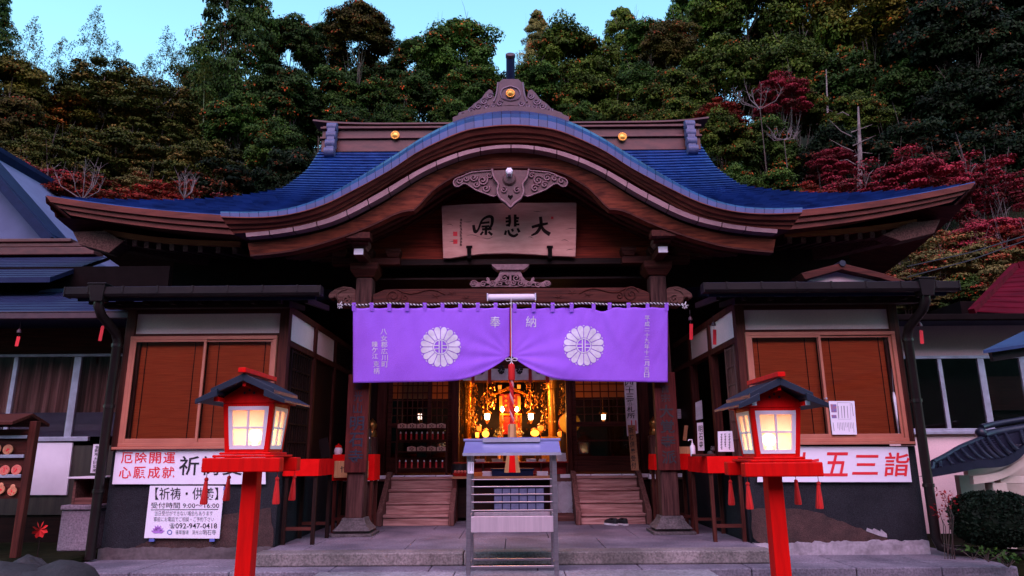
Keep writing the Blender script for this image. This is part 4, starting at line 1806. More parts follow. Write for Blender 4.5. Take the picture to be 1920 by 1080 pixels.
# closed umbrella leaning in the right wing's window
b = MB()
q0, q1 = P(1675, 735, WY - .004), P(1686, 818, WY - .004)
b.tube([q0, q0.lerp(q1, .12), q0.lerp(q1, .6), q1], [.012, .022, .014, .005], 8)
u = b.build('umbrella', M['white_cloth'], smooth=40)
tag(u, 'white folded umbrella leaning inside the right window frame', 'umbrella')
b = MB()
q2 = P(1672, 690, WY - .004)
b.tube([q0, q2], .005, 6)
b.build('shaft', M['alu'], u)

# ------------------------------------------------------------------ neighbouring buildings, left
NY = 9.9
mat('frost', (.055, .05, .085), .5, c2=(.03, .028, .05), scale=(2, 2, 6))  # frosted glass with its blue-grey reflection put into the colour
mat('mossy_board', (.045, .040, .028), .8, c2=(.022, .020, .016), scale=(14, 14, 2))
nb = thing('annex_house', (-7.6, NY, 0), 'low white annex with curtained sliding windows and dark blue roofs at the left edge', 'house')
x0, x1 = -11.5, -4.98
zt = P(100, 664, NY).z
zs = P(100, 822, NY).z
zb = P(100, 930, NY).z
b = MB()
b.bb(x0, x1, NY + .05, NY + .15, .0, zb - .25)
b.build('plinth', M['darkwood_x'], nb)
b = MB()
b.bb(x0, x1, NY + .02, NY + .12, zb - .248, zs - .10)
b.build('wall', M['mossy_board'], nb)
b = MB()
q0, q1 = P(50, 830, NY), P(140, 928, NY)
b.prism([ZX(a, c, NY) for a, c in ((64, 830), (137, 830), (125, 928), (48, 928))], NY - .01, NY + .018)
b.build('white_panel', M['white_paint'], nb)
b = MB()
b.bb(x0, x1, NY + .02, NY + .12, zt + .02, P(100, 606, NY).z + .3)
b.build('upper_wall', M['redwood_x'], nb)
wf = MB()
b = wf
b.bb(x0, P(212, 660, NY).x + .3, NY - .03, NY + .018, zt - .04, zt)
b.bb(x0, P(168, 820, NY).x, NY - .04, NY + .018, zs - .04, zs + .02)
win = wf.build('window', M['alu'], nb, bevel=.004)
for a in (34, 149):
    xx = P(a, 668, NY).x
    w_ = .05 if a > 100 else .03
    b = MB()
    b.bb(xx - w_, xx + w_, NY - .025, NY + .016, zs + .022, zt - .042)
    b.build('mullion', M['alu'], win, bevel=.003)
b = MB()
b.bb(x0, x1, NY + .0, NY + .004, zs + .022, zt - .042)
b.build('pane', M['pane_glass'], win)
b = MB()


def fold(u, v):
    x = x0 + (x1 - x0) * u
    return Vector((x, NY + .18 + .05 * math.sin(x * 40 + 2.5 * math.sin(x * 3.1)), zs + .36 + (zt - zs - .38) * v))


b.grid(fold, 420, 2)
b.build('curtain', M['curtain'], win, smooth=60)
b = MB()
b.bb(x0, x1, NY + .02, NY + .03, zs + .022, zs + .36)
b.build('frosted_pane', M['frost'], win)
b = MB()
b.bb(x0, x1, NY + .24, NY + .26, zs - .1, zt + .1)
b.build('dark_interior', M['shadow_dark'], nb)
# lower eave
b = MB()
ey = NY - .95
e0 = P(100, 590, ey)
rows = []
for k in range(9):
    t = k / 9
    for dz in (0, .012):
        rows.append([(x0, ey + 1.9 * t, e0.z + .03 + .75 * t + dz), (-4.6, ey + 1.9 * t, e0.z + .03 + .75 * t + dz)])
b.loft(rows)
b.loft([[(x0, ey + .05, e0.z - .04), (-4.6, ey + .05, e0.z - .04)], [(x0, NY + .1, e0.z - .0), (-4.6, NY + .1, e0.z - .0)]])
b.build('lower_roof', M['roof_slate'], nb, recalc=False)
b = MB()
b.bb(x0, -4.55, ey - .05, ey + .05, e0.z - .06, e0.z + .02)
b.bb(x0, -4.55, ey - .06, ey + .06, e0.z + .021, e0.z + .035)
b.build('gutter', M['bronze'], nb, bevel=.01)
# upper storey wall, upper roof with copper ridge
UY = NY + 1.0
b = MB()
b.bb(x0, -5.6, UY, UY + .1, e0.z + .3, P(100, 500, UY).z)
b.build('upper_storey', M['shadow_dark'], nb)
b = MB()
b.prism([ZX(a, c, UY - .02) for a, c in ((25, 582), (75, 545), (95, 541), (155, 541), (148, 566), (120, 573))], UY - .02, UY - .003)
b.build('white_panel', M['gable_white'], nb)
b = MB()
ry = UY - .8
za = P(60, 521, ry).z
xr_ = P(95, 515, ry).x
yb = UY + 1.5
zr = P(60, 482, yb).z
xr2 = P(206, 485, yb).x
n = 12
rows = []
for k in range(n):
    for t, dz in ((k / n, 0), (k / n, .014), ((k + 1) / n, 0)):
        rows.append([(x0, ry + (yb - ry) * t, za + (zr - za) * t + dz), (xr_ + (xr2 - xr_) * t, ry + (yb - ry) * t, za + (zr - za) * t + dz)])
b.loft(rows)
b.loft([[(x0, ry, za - .07), (xr_, ry, za - .07)], [(x0, yb, zr - .07), (xr2, yb, zr - .07)]])
b.loft([[(x0, ry, za - .07), (xr_, ry, za - .07)], [(x0, ry, za), (xr_, ry, za)]])
b.loft([[(xr_, ry, za - .07), (xr2, yb, zr - .07)], [(xr_, ry, za), (xr2, yb, zr)]])
b.build('upper_roof', M['roof_slate'], nb, recalc=False)
b = MB()
xe = P(186, 470, yb).x
b.bb(x0, xe, yb - .16, yb + .16, zr, P(60, 468, yb).z)
b.bb(x0, xe - .15, yb - .13, yb + .13, P(60, 467, yb).z, P(60, 459, yb).z)
b.bb(x0, xe - .45, yb - .17, yb + .17, P(60, 458.5, yb).z, P(60, 452, yb).z)
b.build('copper_ridge', M['ridge_copper'], nb, bevel=.015)

# tall white gable further back
gb = thing('gabled_house', (-11.5, 15.5, 0), 'white plastered gable with dark sloping verge behind the annex', 'house')
GY2 = 15.5
b = MB()
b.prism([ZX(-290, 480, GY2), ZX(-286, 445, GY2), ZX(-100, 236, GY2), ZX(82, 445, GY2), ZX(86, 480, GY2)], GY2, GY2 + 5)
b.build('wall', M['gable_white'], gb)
b = MB()
pk, p0, p1 = P(-300, 452, GY2 - .4), P(-102, 224, GY2 - .4), P(96, 452, GY2 - .4)
b.beam(p0, p1, .2, .20, (0, 1, 0))
b.beam(p0, pk, .2, .20, (0, 1, 0))
b.add([p + Vector((0, dy, dz)) for dy in (0, 5.6) for p, dz in ((pk, .0), (p0, .0), (p0, .12), (pk, .12))], [(0, 1, 2, 3), (4, 7, 6, 5), (0, 4, 5, 1), (1, 5, 6, 2), (2, 6, 7, 3), (3, 7, 4, 0)])
b.add([p + Vector((0, dy, dz)) for dy in (0, .7) for p, dz in ((p0, .0), (p1, .0), (p1, .16), (p0, .16))], [(0, 1, 2, 3), (4, 7, 6, 5), (0, 4, 5, 1), (1, 5, 6, 2), (2, 6, 7, 3), (3, 7, 4, 0)])
b.build('verge', M['navy'], gb)

# far right building
NY = 11.0
rb = thing('office_house', (7.9, NY, 0), 'white walled house with dark sliding windows at the right edge', 'house')
X0, X1 = 5.0, 11.5
zt = P(1800, 669, NY).z
zs = P(1760, 808, NY).z
b = MB()
b.bb(X0, X1, NY + .02, NY + .14, 0.0, zs - .05)
b.bb(X0, X1, NY + .02, NY + .14, zt + .02, P(1800, 600, NY).z)
b.build('wall', M['plaster'], rb)
b = MB()
b.bb(X0, X1, NY - .03, NY + .015, zt - .03, zt + .018)
b.bb(X0, X1, NY - .07, NY + .015, zs - .05, zs + .0)
b.bb(X0, X1, NY - .05, NY + .015, zs + .001, zs + .035)
win = b.build('window', M['alu'], rb, bevel=.004)
for a in (1759, 1836, 1914):
    xx = P(a, 672, NY).x
    w_ = .05 if a > 1800 else .03
    b = MB()
    b.bb(xx - w_, xx + w_, NY - .025, NY + .014, zs + .037, zt - .032)
    b.build('mullion', M['alu'], win, bevel=.003)
b = MB()
b.bb(X0, X1, NY, NY + .004, zs + .036, zt - .032)
b.build('pane', M['pane_glass'], win)
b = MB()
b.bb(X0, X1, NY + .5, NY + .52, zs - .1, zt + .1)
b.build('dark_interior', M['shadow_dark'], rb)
b = MB()
q = P(1880, 735, NY + .49)
b.bb(q.x - .35, q.x + .35, NY + .40, NY + .48, q.z - .3, q.z + .25)
b.build('cabinet', M['darkwood_x'], rb)
ey = NY - .75
b = MB()
ez = P(1850, 594, ey).z
b.bb(4.95, X1, ey - .06, ey + .06, ez - .05, ez + .04)
b.build('gutter', M['shadow_dark'], rb, bevel=.01)
b = MB()
rows = []
for k in range(9):
    t = k / 9
    for dz in (0, .012):
        rows.append([(4.95, ey + 2.4 * t, ez + .02 + .10 * t + dz), (X1, ey + 2.4 * t, ez + .02 + .10 * t + dz)])
b.loft(rows)
b.loft([[(4.95, ey + .05, ez - .05), (X1, ey + .05, ez - .05)], [(4.95, NY + .1, ez + .01), (X1, NY + .1, ez + .01)]])
b.build('eave_roof', M['roof_slate'], rb, recalc=False)

# red roofed house further back right
rh = thing('red_roof_house', (12.5, 14.0, 0), 'steep dark red metal roof rising behind the right house', 'house')
b = MB()
RY = 13.2
pl = [P(1822, 584, RY), P(1905, 500, RY + 1.2), P(2060, 470, RY + 1.6), P(2100, 600, RY)]
n = 10
rows = []
for k in range(n):
    for t, dz in ((k / n, 0), (k / n, .02), ((k + 1) / n, 0)):
        a = pl[0].lerp(pl[1], t)
        c = pl[3].lerp(pl[2], t)
        rows.append([a + Vector((0, 0, dz)), c + Vector((0, 0, dz))])
b.loft(rows)
b.build('roof', M['red_roof'], rh, recalc=False)
b = MB()
b.beam(pl[0], pl[1] + Vector((.0, 0, .03)), .12, .10)
b.beam(pl[1], pl[2], .16, .16)
b.build('verge', M['red_roof'], rh)
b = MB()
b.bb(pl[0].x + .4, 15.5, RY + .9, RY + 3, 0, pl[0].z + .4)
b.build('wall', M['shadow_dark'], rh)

# blue awning corner at the right edge
aw = MB()
a0, a1, a2 = P(1846, 657, 6.3), P(1930, 618, 7.2), P(1990, 640, 6.3)
AY = 6.6
pts = [P(1843, 657, AY), P(1925, 618, AY + .9), P(2040, 610, AY + .9), P(2040, 628, AY)]
aw.add(pts + [p - Vector((0, 0, .03)) for p in pts], [(0, 1, 2, 3), (7, 6, 5, 4), (0, 4, 5, 1), (0, 3, 7, 4), (3, 2, 6, 7), (1, 5, 6, 2)])
aw = aw.build('awning', M['awning_blue'])
tag(aw, 'blue metal awning corner jutting in at the right edge', 'awning')
b = MB()
b.beam(P(1858, 668, AY + .1), P(2040, 640, AY + .1), .05, .10)
b.bb(7.0, 7.08, AY + .1, AY + .18, 0, pts[2].z - .02)
b.build('frame', M['gutter'], aw)

# tiled porch roof at the right: curved tile roof on a white bargeboard
gt = thing('tiled_gatehouse', (7.0, 9.1, 0), 'small gatehouse with curved black tile roof and cream bargeboard', 'gatehouse')
GT = 9.0
ev = [(1744, 884), (1790, 876), (1830, 868), (1862, 866), (1886, 862), (1910, 848), (1935, 822)]
tp = [(1750, 870, .10), (1775, 857, .35), (1800, 842, .6), (1828, 830, .9), (1850, 822, 1.1), (1885, 815, 1.15), (1940, 806, 1.15)]
b = MB()
A = spline([P(a, c, GT) for a, c in ev], 4)
Bk = spline([P(a, c, GT + dp_) for a, c, dp_ in tp], 4)
Bk[0] = Bk[0]
rows = []
n = 13
for k in range(n):
    for t, dz in ((k / n, .0), (k / n, .028), ((k + 1) / n, .0)):
        rows.append([p.lerp(q, t) + Vector((0, 0, dz + (.035 * math.sin(math.pi * t) * -1))) for p, q in zip(A, Bk)])
b.loft(rows)
rf = b.build('tile_roof', M['roof_tile'], gt, recalc=False)
b = MB()
for p, q in list(zip(A, Bk))[::2]:
    b.tube([p.lerp(q, t) + Vector((0, 0, .02 - .035 * math.sin(math.pi * t))) for t in (0, .25, .5, .75, 1)], .028, 6)
b.build('tile_roll', M['roof_tile'], rf, smooth=50)
b = MB()
b.tube([q + Vector((0, 0, .05)) for q in Bk[15:]], .062, 10)
b.tube([q + Vector((0, 0, .17)) for q in Bk[15:]], .042, 10)
b.tube([q + Vector((0, 0, .02)) for q in Bk[:16]], .035, 8)
b.ball(Bk[15] + Vector((-.02, 0, .09)), .075)
b.build('ridge_roll', M['roof_tile'], rf, smooth=50)
b = MB()
b.loft([[p + Vector((0, -.01, .03)) for p in A], [p + Vector((0, -.01, -.07)) for p in A], [p + Vector((0, .3, -.07)) for p in A]])
b.build('tile_edge', M['roof_tile'], rf, recalc=False)
b = MB()
bl = [(1825, 893), (1858, 888), (1884, 880), (1905, 868), (1945, 842)]
A2 = spline([P(a, c, GT + .06) for a, c in bl], 5)
A3 = spline([P(a + 1.5, c + 15, GT + .06) for a, c in bl], 5)
b.loft([A2, A3, [p + Vector((0, .08, 0)) for p in A3], [p + Vector((0, .08, 0)) for p in A2]])
b.add([A2[0], A3[0], A3[0] + Vector((0, .08, 0)), A2[0] + Vector((0, .08, 0))], [(0, 1, 2, 3)])
b.build('bargeboard', M['cream'], gt, recalc=False)
b = MB()
q0, q1 = P(1866, 908, GT + .2), P(1880, 940, GT + .2)
b.bb(q0.x - .10, q0.x + .08, GT + .1, GT + .26, .0, q0.z + .02)
b.bb(q0.x + .02, q0.x + .5, GT + .12, GT + .24, q0.z + .01, q0.z + .1)
b.build('post', M['cream'], gt, bevel=.008)
b = MB()
b.bb(q0.x + .12, q0.x + 2, GT + .9, GT + 1, 0, q0.z + .3)
b.bb(6.1, q0.x + .1, GT + .8, GT + .9, 0, P(1800, 880, GT + .8).z - .08)
b.build('wall', M['cream'], gt)

# clipped bush, nandina, pot, low plants at right
def leaf_cloud(mb, pts, size, rnd, up=.3):
    for p in pts:
        n = Vector((rnd.gauss(0, 1), rnd.gauss(0, 1), rnd.gauss(0, 1) + up)).normalized()
        a = n.orthogonal().normalized()
        a = (a * math.cos(rnd.uniform(0, 6.28)) + n.cross(a) * math.sin(rnd.uniform(0, 6.28))).normalized()
        c = n.cross(a)
        s = size * rnd.uniform(.7, 1.3)
        p = Vector(p)
        mb.add([p - a * s, p + c * s * .5, p + a * s, p - c * s * .5], [(0, 1, 2, 3)])


mat('bush_green', (.008, .016, .007), .7, spec=.1, c2=(.004, .008, .004), scale=(9, 9, 9))
mat('plant_green', (.03, .07, .008), .6, spec=.1, c2=(.015, .035, .005), scale=(9, 9, 9))
mat('nandina_red', (.30, .008, .012), .6, spec=.1, c2=(.16, .005, .008), scale=(9, 9, 9))
rnd = random.Random(11)
bc = P(1858, 976, 8.3)
root = thing('clipped_bush', (bc.x, 8.3, 0), 'dark clipped round bush in front of the gatehouse', 'bush')
b = MB()
pts = []
for _ in range(7000):
    u, v = rnd.uniform(0, 6.283), rnd.uniform(-1, 1)
    q = math.sqrt(1 - v * v)
    rr = rnd.uniform(.88, 1.03)
    lob = 1 + .10 * math.sin(2 * u + 1)
    pts.append((bc.x + .46 * rr * lob * q * math.cos(u) + .05, 8.3 + .42 * rr * q * math.sin(u), bc.z + .02 + .30 * rr * math.copysign(abs(v) ** .7, v)))
leaf_cloud(b, pts, .024, rnd)
b.build('foliage', M['bush_green'], root, recalc=False)
b = MB()
b.ball((bc.x + .05, 8.3, bc.z), .38, 14, 10, (1.05, 1, .68))
b.build('dense_core', M['bush_green'], root)
b = MB()
for k in range(4):
    b.tube([(bc.x + .06 * k - .1, 8.3, .0), (bc.x + .1 * k - .15, 8.3, bc.z)], [.02, .012], 6)
b.build('stem', M['trunk'], root)

nc = P(1770, 1010, 8.35)
root = thing('nandina', (nc.x, 8.3, .30), 'thin nandina shrub with red leaves beside the right downpipe', 'shrub')
b, st = MB(), MB()
for k in range(7):
    x = nc.x + rnd.uniform(-.10, .14)
    top = P(1765 + rnd.uniform(-12, 22), rnd.uniform(915, 975), 8.2)
    st.tube([(x, 8.3, .29), (x * .5 + top.x * .5, 8.2 + rnd.uniform(-.08, .08), (nc.z + top.z) / 2), top], [.005, .004, .002], 5)
    pts = [(top.x + rnd.gauss(0, .05), 8.2 + rnd.gauss(0, .05), top.z + rnd.gauss(0, .035)) for _ in range(15)]
    leaf_cloud(b, pts, .018, rnd)
b.build('foliage', M['nandina_red'], root, recalc=False)
st.build('stem', M['trunk'], root)
for i, (a, c, n, lb) in enumerate(((1850, 1034, 50, 'low leafy green plant in front of the clipped bush'), (1888, 1044, 60, 'broad leafy green plant nearest the right edge'), (1822, 1030, 26, 'small green plant left of the leafy ones, under the bush'))):
    q = P(a, c, 7.6)
    root = thing('garden_plant', (q.x, 7.6, 0), lb, 'plant', 'low plants in front of the bush')
    b, st = MB(), MB()
    pts = []
    for k in range(n):
        p = (q.x + rnd.gauss(0, .10), 7.6 + rnd.gauss(0, .1), q.z + rnd.gauss(0, .02))
        pts.append(p)
        if k % 6 == 0:
            st.tube([(q.x, 7.6, q.z - .10), p], [.004, .002], 5)
    leaf_cloud(b, pts, .03, rnd, 1.5)
    b.build('foliage', M['plant_green'], root, recalc=False)
    st.build('stem', M['trunk'], root)

# ------------------------------------------------------------------ left corner: votive rack, stone stand, boulders, pinwheel
VY = 8.4
BED = .38
b = MB()
b.bb(-14, -5.02, 7.55, 9.9, .0, BED)
tag(b.build('garden_bed', M['earth'], bevel=.05), kind='structure')
b = MB()
b.bb(5.32, 12.0, 8.25, 10.9, .0, .30)
tag(b.build('garden_bed_soil', M['earth'], bevel=.05), kind='structure')
vr = thing('votive_rack', (-6.6, VY, BED), 'brown roofed wooden rack for votive plaques at the left edge', 'rack')
xr = P(50, 900, VY).x
b = MB()
b.prism_x([(VY - .33, P(40, 794, VY).z - .03), (VY, P(40, 780, VY).z - .01), (VY + .33, P(40, 794, VY).z - .03), (VY + .33, P(40, 794, VY).z + .01), (VY, P(40, 780, VY).z + .03), (VY - .33, P(40, 794, VY).z + .01)], -8.6, P(94, 794, VY + .33).x)
b.build('roof', M['redwood_x'], vr, bevel=.006)
for x in (xr - .0, xr - 1.65):
    b = MB()
    b.bb(x - .042, x + .042, VY - .04, VY + .04, BED, P(40, 790, VY).z)
    b.build('post', M['redwood_z'], vr, bevel=.006)
b = MB()
b.bb(xr - 1.6, xr - .046, VY + .0, VY + .03, P(10, 935, VY).z, P(10, 805, VY).z)
b.build('back_board', M['redwood_x'], vr)
for y_ in (820, 856, 893):
    b = MB()
    z = P(30, y_, VY).z
    b.bb(xr - 1.6, xr - .046, VY - .05, VY - .002, z - .015, z + .022)
    b.build('rail', M['alu'], vr, bevel=.003)
for x, y_, kind in ((16, 843, 'o'), (-6, 842, 'o'), (10, 882, 'p'), (32, 881, 'p'), (-14, 882, 'p'), (2, 918, 'f'), (24, 921, 'f'), (-22, 920, 'f')):
    q = P(x, y_, VY - .03)
    b = MB()
    if kind == 'f':
        b.lathe((q.x, VY - .03, q.z), [(.050, 0), (.053, -.010), (.050, -.020)], 20, 'Y')
        b.ball((q.x, VY - .042, q.z + .05), .030, 10, 8, (1, .4, 1))
    else:
        b.lathe((q.x, VY - .03, q.z), [(.056, 0), (.060, -.010), (.056, -.020)], 22, 'Y')
    o = b.build('votive_plaque', M['ema_skin' if kind != 'p' else 'ema_pink'])
    lb = {'o': 'round orange votive plaque hanging from the top rail of the rack', 'p': 'pink speckled round votive plaque hanging from the middle rail', 'f': 'gourd shaped face votive plaque hanging from the lowest rail'}[kind]
    tag(o, lb, 'plaque', {'o': 'votive plaques on the top rail', 'p': 'votive plaques on the middle rail', 'f': 'votive plaques on the lowest rail'}[kind])
    b = MB()
    rr = random.Random(int(x * 7 + y_))
    for k in range(7):
        a = rr.uniform(0, 6.28)
        d = rr.uniform(0, .036)
        b.ball((q.x + d * math.cos(a), VY - .051, q.z + d * math.sin(a)), .009, 6, 4, (1, .3, 1))
    b.build('painted_dots', M['sign_red'], o)

# stone stand with tin topped box in front of the annex
SYY = 8.9
ss = thing('stone_stand', (P(130, 960, SYY).x, SYY, BED), 'pale stone stand in front of the annex wall', 'stand')
q0, q1 = P(110, 1026, SYY), P(168, 956, SYY)
b = MB()
b.bb(q0.x - .03, q1.x + .05, SYY, SYY + .5, BED, q1.z)
b.build('block', M['block_stone'], ss, bevel=.02)
b = MB()
b.bb(q0.x - .03, q1.x + .08, SYY - .03, SYY + .53, q1.z + .002, P(130, 947, SYY).z)
b.build('cap', M['block_stone'], ss, bevel=.012)
z0 = P(130, 947, SYY).z
bx = thing('offering_shelf', (P(150, 930, SYY).x, SYY, z0), 'open dark wooden box with white lid on the stone stand', 'box')
zt_ = P(150, 898, SYY).z
xa, xb = P(132, 920, SYY).x, P(176, 920, SYY).x
b = MB()
b.bb(xa, xa + .03, SYY + .05, SYY + .4, z0 + .002, zt_)
b.bb(xb - .03, xb, SYY + .05, SYY + .4, z0 + .002, zt_)
b.bb(xa + .03, xb - .03, SYY + .37, SYY + .4, z0 + .002, zt_)
b.bb(xa + .03, xb - .03, SYY + .06, SYY + .36, z0 + .002, z0 + .08)
b.build('case', M['greywood_x'], bx)
b = MB()
b.bb(xa - .06, xb + .04, SYY - .02, SYY + .44, zt_ + .002, zt_ + .025)
b.build('lid', M['white_paint'], bx, bevel=.004)
sg_ = board('small_sign', [(175, 833), (188, 833), (181, 887), (169, 887)], 9.84, 'narrow white sign with black vertical lettering beside the left downpipe', 'sign')
b = MB()
vtext_px(b, '金剛界大日如来', 182, 835, 886, 7, lambda a, c: P(a, c, 9.837), .01, -.12)
b.build('lettering', M['sign_black'], sg_, recalc=False)

# boulders
for i, (a, c, Y, sx, sz, lb) in enumerate(((20, 1050, 7.2, .50, .34, 'dark boulder at the foot of the votive rack'), (112, 1046, 7.3, .50, .32, 'low dark boulder between the rack and the terrace'), (-60, 1040, 7.4, .5, .36, 'dark rock cut by the left edge of the picture'), (66, 1034, 7.5, .30, .34, 'small dark rock behind the pinwheel'))):
    q = P(a, c, Y)
    bm = MB()
    bm.ball((0, 0, 0), 1, 22, 14)
    for k, v in enumerate(bm.v):
        d = 1 + .28 * noise.noise(v * 1.4 + Vector((i * 7, 0, 0))) + .10 * noise.noise(v * 4 + Vector((i * 3, 0, 0)))
        bm.v[k] = Vector((q.x + v.x * d * sx, Y + v.y * d * sx * .8, max(-.02, sz * .45 + v.z * d * sz)))
    tag(bm.build('boulder', M['boulder'], smooth=45), lb, 'boulder', 'boulders in the left corner')
# pinwheel
PWY = 8.0
pc = P(75, 993, PWY)
pw = thing('pinwheel', (pc.x, PWY, BED), 'red foil pinwheel on a thin stick in the left corner', 'pinwheel')
b = MB()
for k in range(8):
    a = k * math.pi / 4
    for aa in (0,):
        d = Vector((math.cos(a), 0, math.sin(a)))
        n = Vector((-d.z, 0, d.x))
        c = Vector((pc.x, PWY, pc.z))
        b.add([c, c + d * .068 + n * .016 + Vector((0, -.02, 0)), c + d * .085 + n * .042, c + d * .042 + n * .046 + Vector((0, .02, 0))], [(0, 1, 2, 3)])
b.build('vane', M['tassel_red'], pw, recalc=False)
b = MB()
b.tube([(pc.x, PWY + .02, BED), (pc.x, PWY + .02, pc.z)], .006, 6)
b.build('stick', M['darkwood_z'], pw)

# red paper strips hanging from the eaves (wind bells)
for a, c, Y, L, lb in ((33, 640, 9.0, .13, 'red paper strip of a wind bell under the annex eave, at the left edge'), (190, 625, 9.0, .2, 'thin red strip hanging under the annex eave beside the hopper'), (1296, 622, 9.3, .22, 'red strip hanging from the eave left of the right wing'), (1340, 632, 8.9, .2, 'red strip hanging in front of the right wing side panel'), (1728, 632, 8.5, .17, 'red strip hanging outside the right wing by its downpipe')):
    q = P(a, c, Y)
    o = thing('wind_bell', (q.x, Y, q.z), lb, 'wind bell', 'wind bells under the eaves')
    b = MB()
    b.box((q.x, Y, q.z), (.045, .003, L), Matrix.Rotation(R(4), 3, 'Y'))
    b.build('paper_strip', M['sign_red'], o)
    b = MB()
    b.lathe((q.x, Y, q.z + L / 2 + .05), [(.028, 0), (.026, .03), (.012, .05), (.002, .055)], 12)
    b.tube([(q.x, Y, q.z + L / 2), (q.x, Y, q.z + L / 2 + .2)], .002, 4)
    b.build('bell', M['bronze'], o, smooth=40)

# ------------------------------------------------------------------ red lanterns on posts
def point_light(name, loc, e, c=(1, .62, .28), r=.03, parent=None):
    d = bpy.data.lights.new(name, 'POINT')
    d.energy = e
    d.color = c
    d.shadow_soft_size = r
    o = bpy.data.objects.new(name, d)
    col.objects.link(o)
    if parent is not None:
        o.parent = parent
        o.location = Vector(loc) - ORG[parent.name]
    else:
        o.location = loc
    return o


def lantern(px, dpy, label):
    LY = 5.255
    X = P(px, 893, 5.2).x
    za, zb_ = P(px, 884 + dpy, LY).z, P(px, 858 + dpy, LY).z
    r = thing('post_lantern', (X, LY, 0), label, 'lantern', 'red post lanterns before the steps')
    b = MB()
    b.frustum((X, LY, 0), (.118, .118), (.108, .108), za)
    b.build('post', M['red_lacquer'], r, bevel=.006)
    b = MB()
    b.bb(X - .40, X + .40, LY - .26, LY - .16, za - .012, zb_)
    b.bb(X - .265, X + .265, LY - .26, LY - .16, za - .010, zb_) if False else None
    b = MB()
    for y in (-.20, .20):
        b.bb(X - .275, X + .275, LY + y - .05, LY + y + .05, za, zb_)
    b.bb(X - .06, X + .06, LY - .149, LY + .149, za + .004, zb_ - .004)
    b.build('cross_arm', M['red_lacquer'], r, bevel=.008)
    b = MB()
    zc = zb_ + .002
    b.bb(X - .22, X + .22, LY - .215, LY + .215, zc, zc + .018)
    b.bb(X - .185, X + .185, LY - .185, LY + .185, zc + .019, zc + .036)
    b.build('base_plate', M['red_lacquer'], r, bevel=.006)
    z0 = zc + .037
    H = .345
    wb, wt = .315, .372
    hs = MB()

    def corner(sx, sy, t, inset=0):
        hw = (wb + (wt - wb) * t) / 2 - inset
        return Vector((X + sx * hw, LY + sy * hw, z0 + H * t))
    for sx in (-1, 1):
        for sy in (-1, 1):
            hs.beam(corner(sx, sy, 0, .018), corner(sx, sy, 1, .018), .036, .036, (0, 1, 0))
    for sx, sy in ((1, 0), (-1, 0), (0, 1), (0, -1)):
        for t, th in ((.02, .03), (.98, .03)):
            if sx:
                hs.beam(corner(sx, -1, t, .019), corner(sx, 1, t, .019), .03, th)
            else:
                hs.beam(corner(-1, sy, t, .019), corner(1, sy, t, .019), .03, th)
    # gables and top plate
    hs.bb(X - .15, X + .15, LY - .15, LY + .15, z0 + H - .004, z0 + H + .012)
    zr = z0 + H + .185
    for sy in (-1, 1):
        y = LY + sy * .176
        hs.prism([(X - .188, z0 + H + .001), (X + .188, z0 + H + .001), (X + .180, z0 + H + .05), (X, zr - .02), (X - .180, z0 + H + .05)], y - .012, y + .012)
    hs.bb(X - .178, X - .16, LY - .152, LY + .152, z0 + H + .013, z0 + H + .06)
    hs.bb(X + .16, X + .178, LY - .152, LY + .152, z0 + H + .013, z0 + H + .06)
    hou = hs.build('lamp_house', M['red_lacquer'], r, bevel=.004)
    b = MB()
    for k in (-1, 0, 1):
        b.lathe((X + .035 * k, LY - .189, z0 + H + .075 + (.02 if k == 0 else 0)), [(.009, 0), (.009, -.002)], 10, 'Y')
    b.build('vent_hole', M['rubber'], hou)
    # four windows: white frame with cross bars, paper pane
    for sx, sy in ((0, -1), (0, 1), (-1, 0), (1, 0)):
        b, pn = MB(), MB()

        def wpnt(u, v, off=0):
            t = .075 + .85 * v
            hw = (wb + (wt - wb) * t) / 2
            ww = hw - .036
            d = hw - .008 - off
            if sx:
                return Vector((X + sx * d, LY + (u * 2 - 1) * ww, z0 + H * t))
            return Vector((X + (u * 2 - 1) * ww, LY + sy * d, z0 + H * t))
        up = Vector((sx, sy, 0))
        for a, c, wd in (((0, .03), (1, .03), .028), ((0, .97), (1, .97), .028), ((.045, .06), (.045, .94), .028), ((.955, .06), (.955, .94), .028), ((.5, .06), (.5, .94), .014), ((.09, .5), (.492, .5), .014), ((.508, .5), (.91, .5), .014)):
            b.beam(wpnt(*a), wpnt(*c), wd, .014, up)
        wn = b.build('lamp_window', M['white_paint'], hou)
        pn.add([wpnt(.02, .02, .008), wpnt(.98, .02, .008), wpnt(.98, .98, .008), wpnt(.02, .98, .008)], [(0, 1, 2, 3)])
        pn.build('pane', M['lamp_paper'], wn)
    # roof: two-stepped gable, red ridge bar
    b = MB()
    yf, yk = LY - .335, LY + .295
    for sx in (-1, 1):
        up_ = [(0, zr + .012), (.215, zr - .095), (.215, zr - .125), (0, zr - .020)]
        lo_ = [(.17, zr - .100), (.305, zr - .170), (.305, zr - .190), (.17, zr - .132)]
        b.prism([(X + sx * a, c) for a, c in up_], yf + .03, yk - .03)
        b.prism([(X + sx * a, c) for a, c in lo_], yf, yk)
        b.prism([(X + sx * a, c) for a, c in ((0, zr + .018), (.225, zr - .090), (.225, zr - .135), (0, zr - .035))], yf + .005, yf + .028)
        b.prism([(X + sx * a, c) for a, c in ((.165, zr - .092), (.315, zr - .166), (.315, zr - .200), (.165, zr - .145))], yf - .024, yf - .001)
    b.build('roof', M['lantern_roof'], r, bevel=.003)
    b = MB()
    b.bb(X - .028, X + .028, yf - .03, yk + .0, zr + .020, zr + .055)
    b.build('ridge_bar', M['red_lacquer'], r, bevel=.004)
    b = MB()
    for sx in (-1, 1):
        b.bb(X + sx * .19 - .014, X + sx * .19 + .014, LY - .30, LY + .27, zr - .175, zr - .147)
    b.bb(X - .012, X + .012, LY - .30, LY + .27, zr - .070, zr - .035)
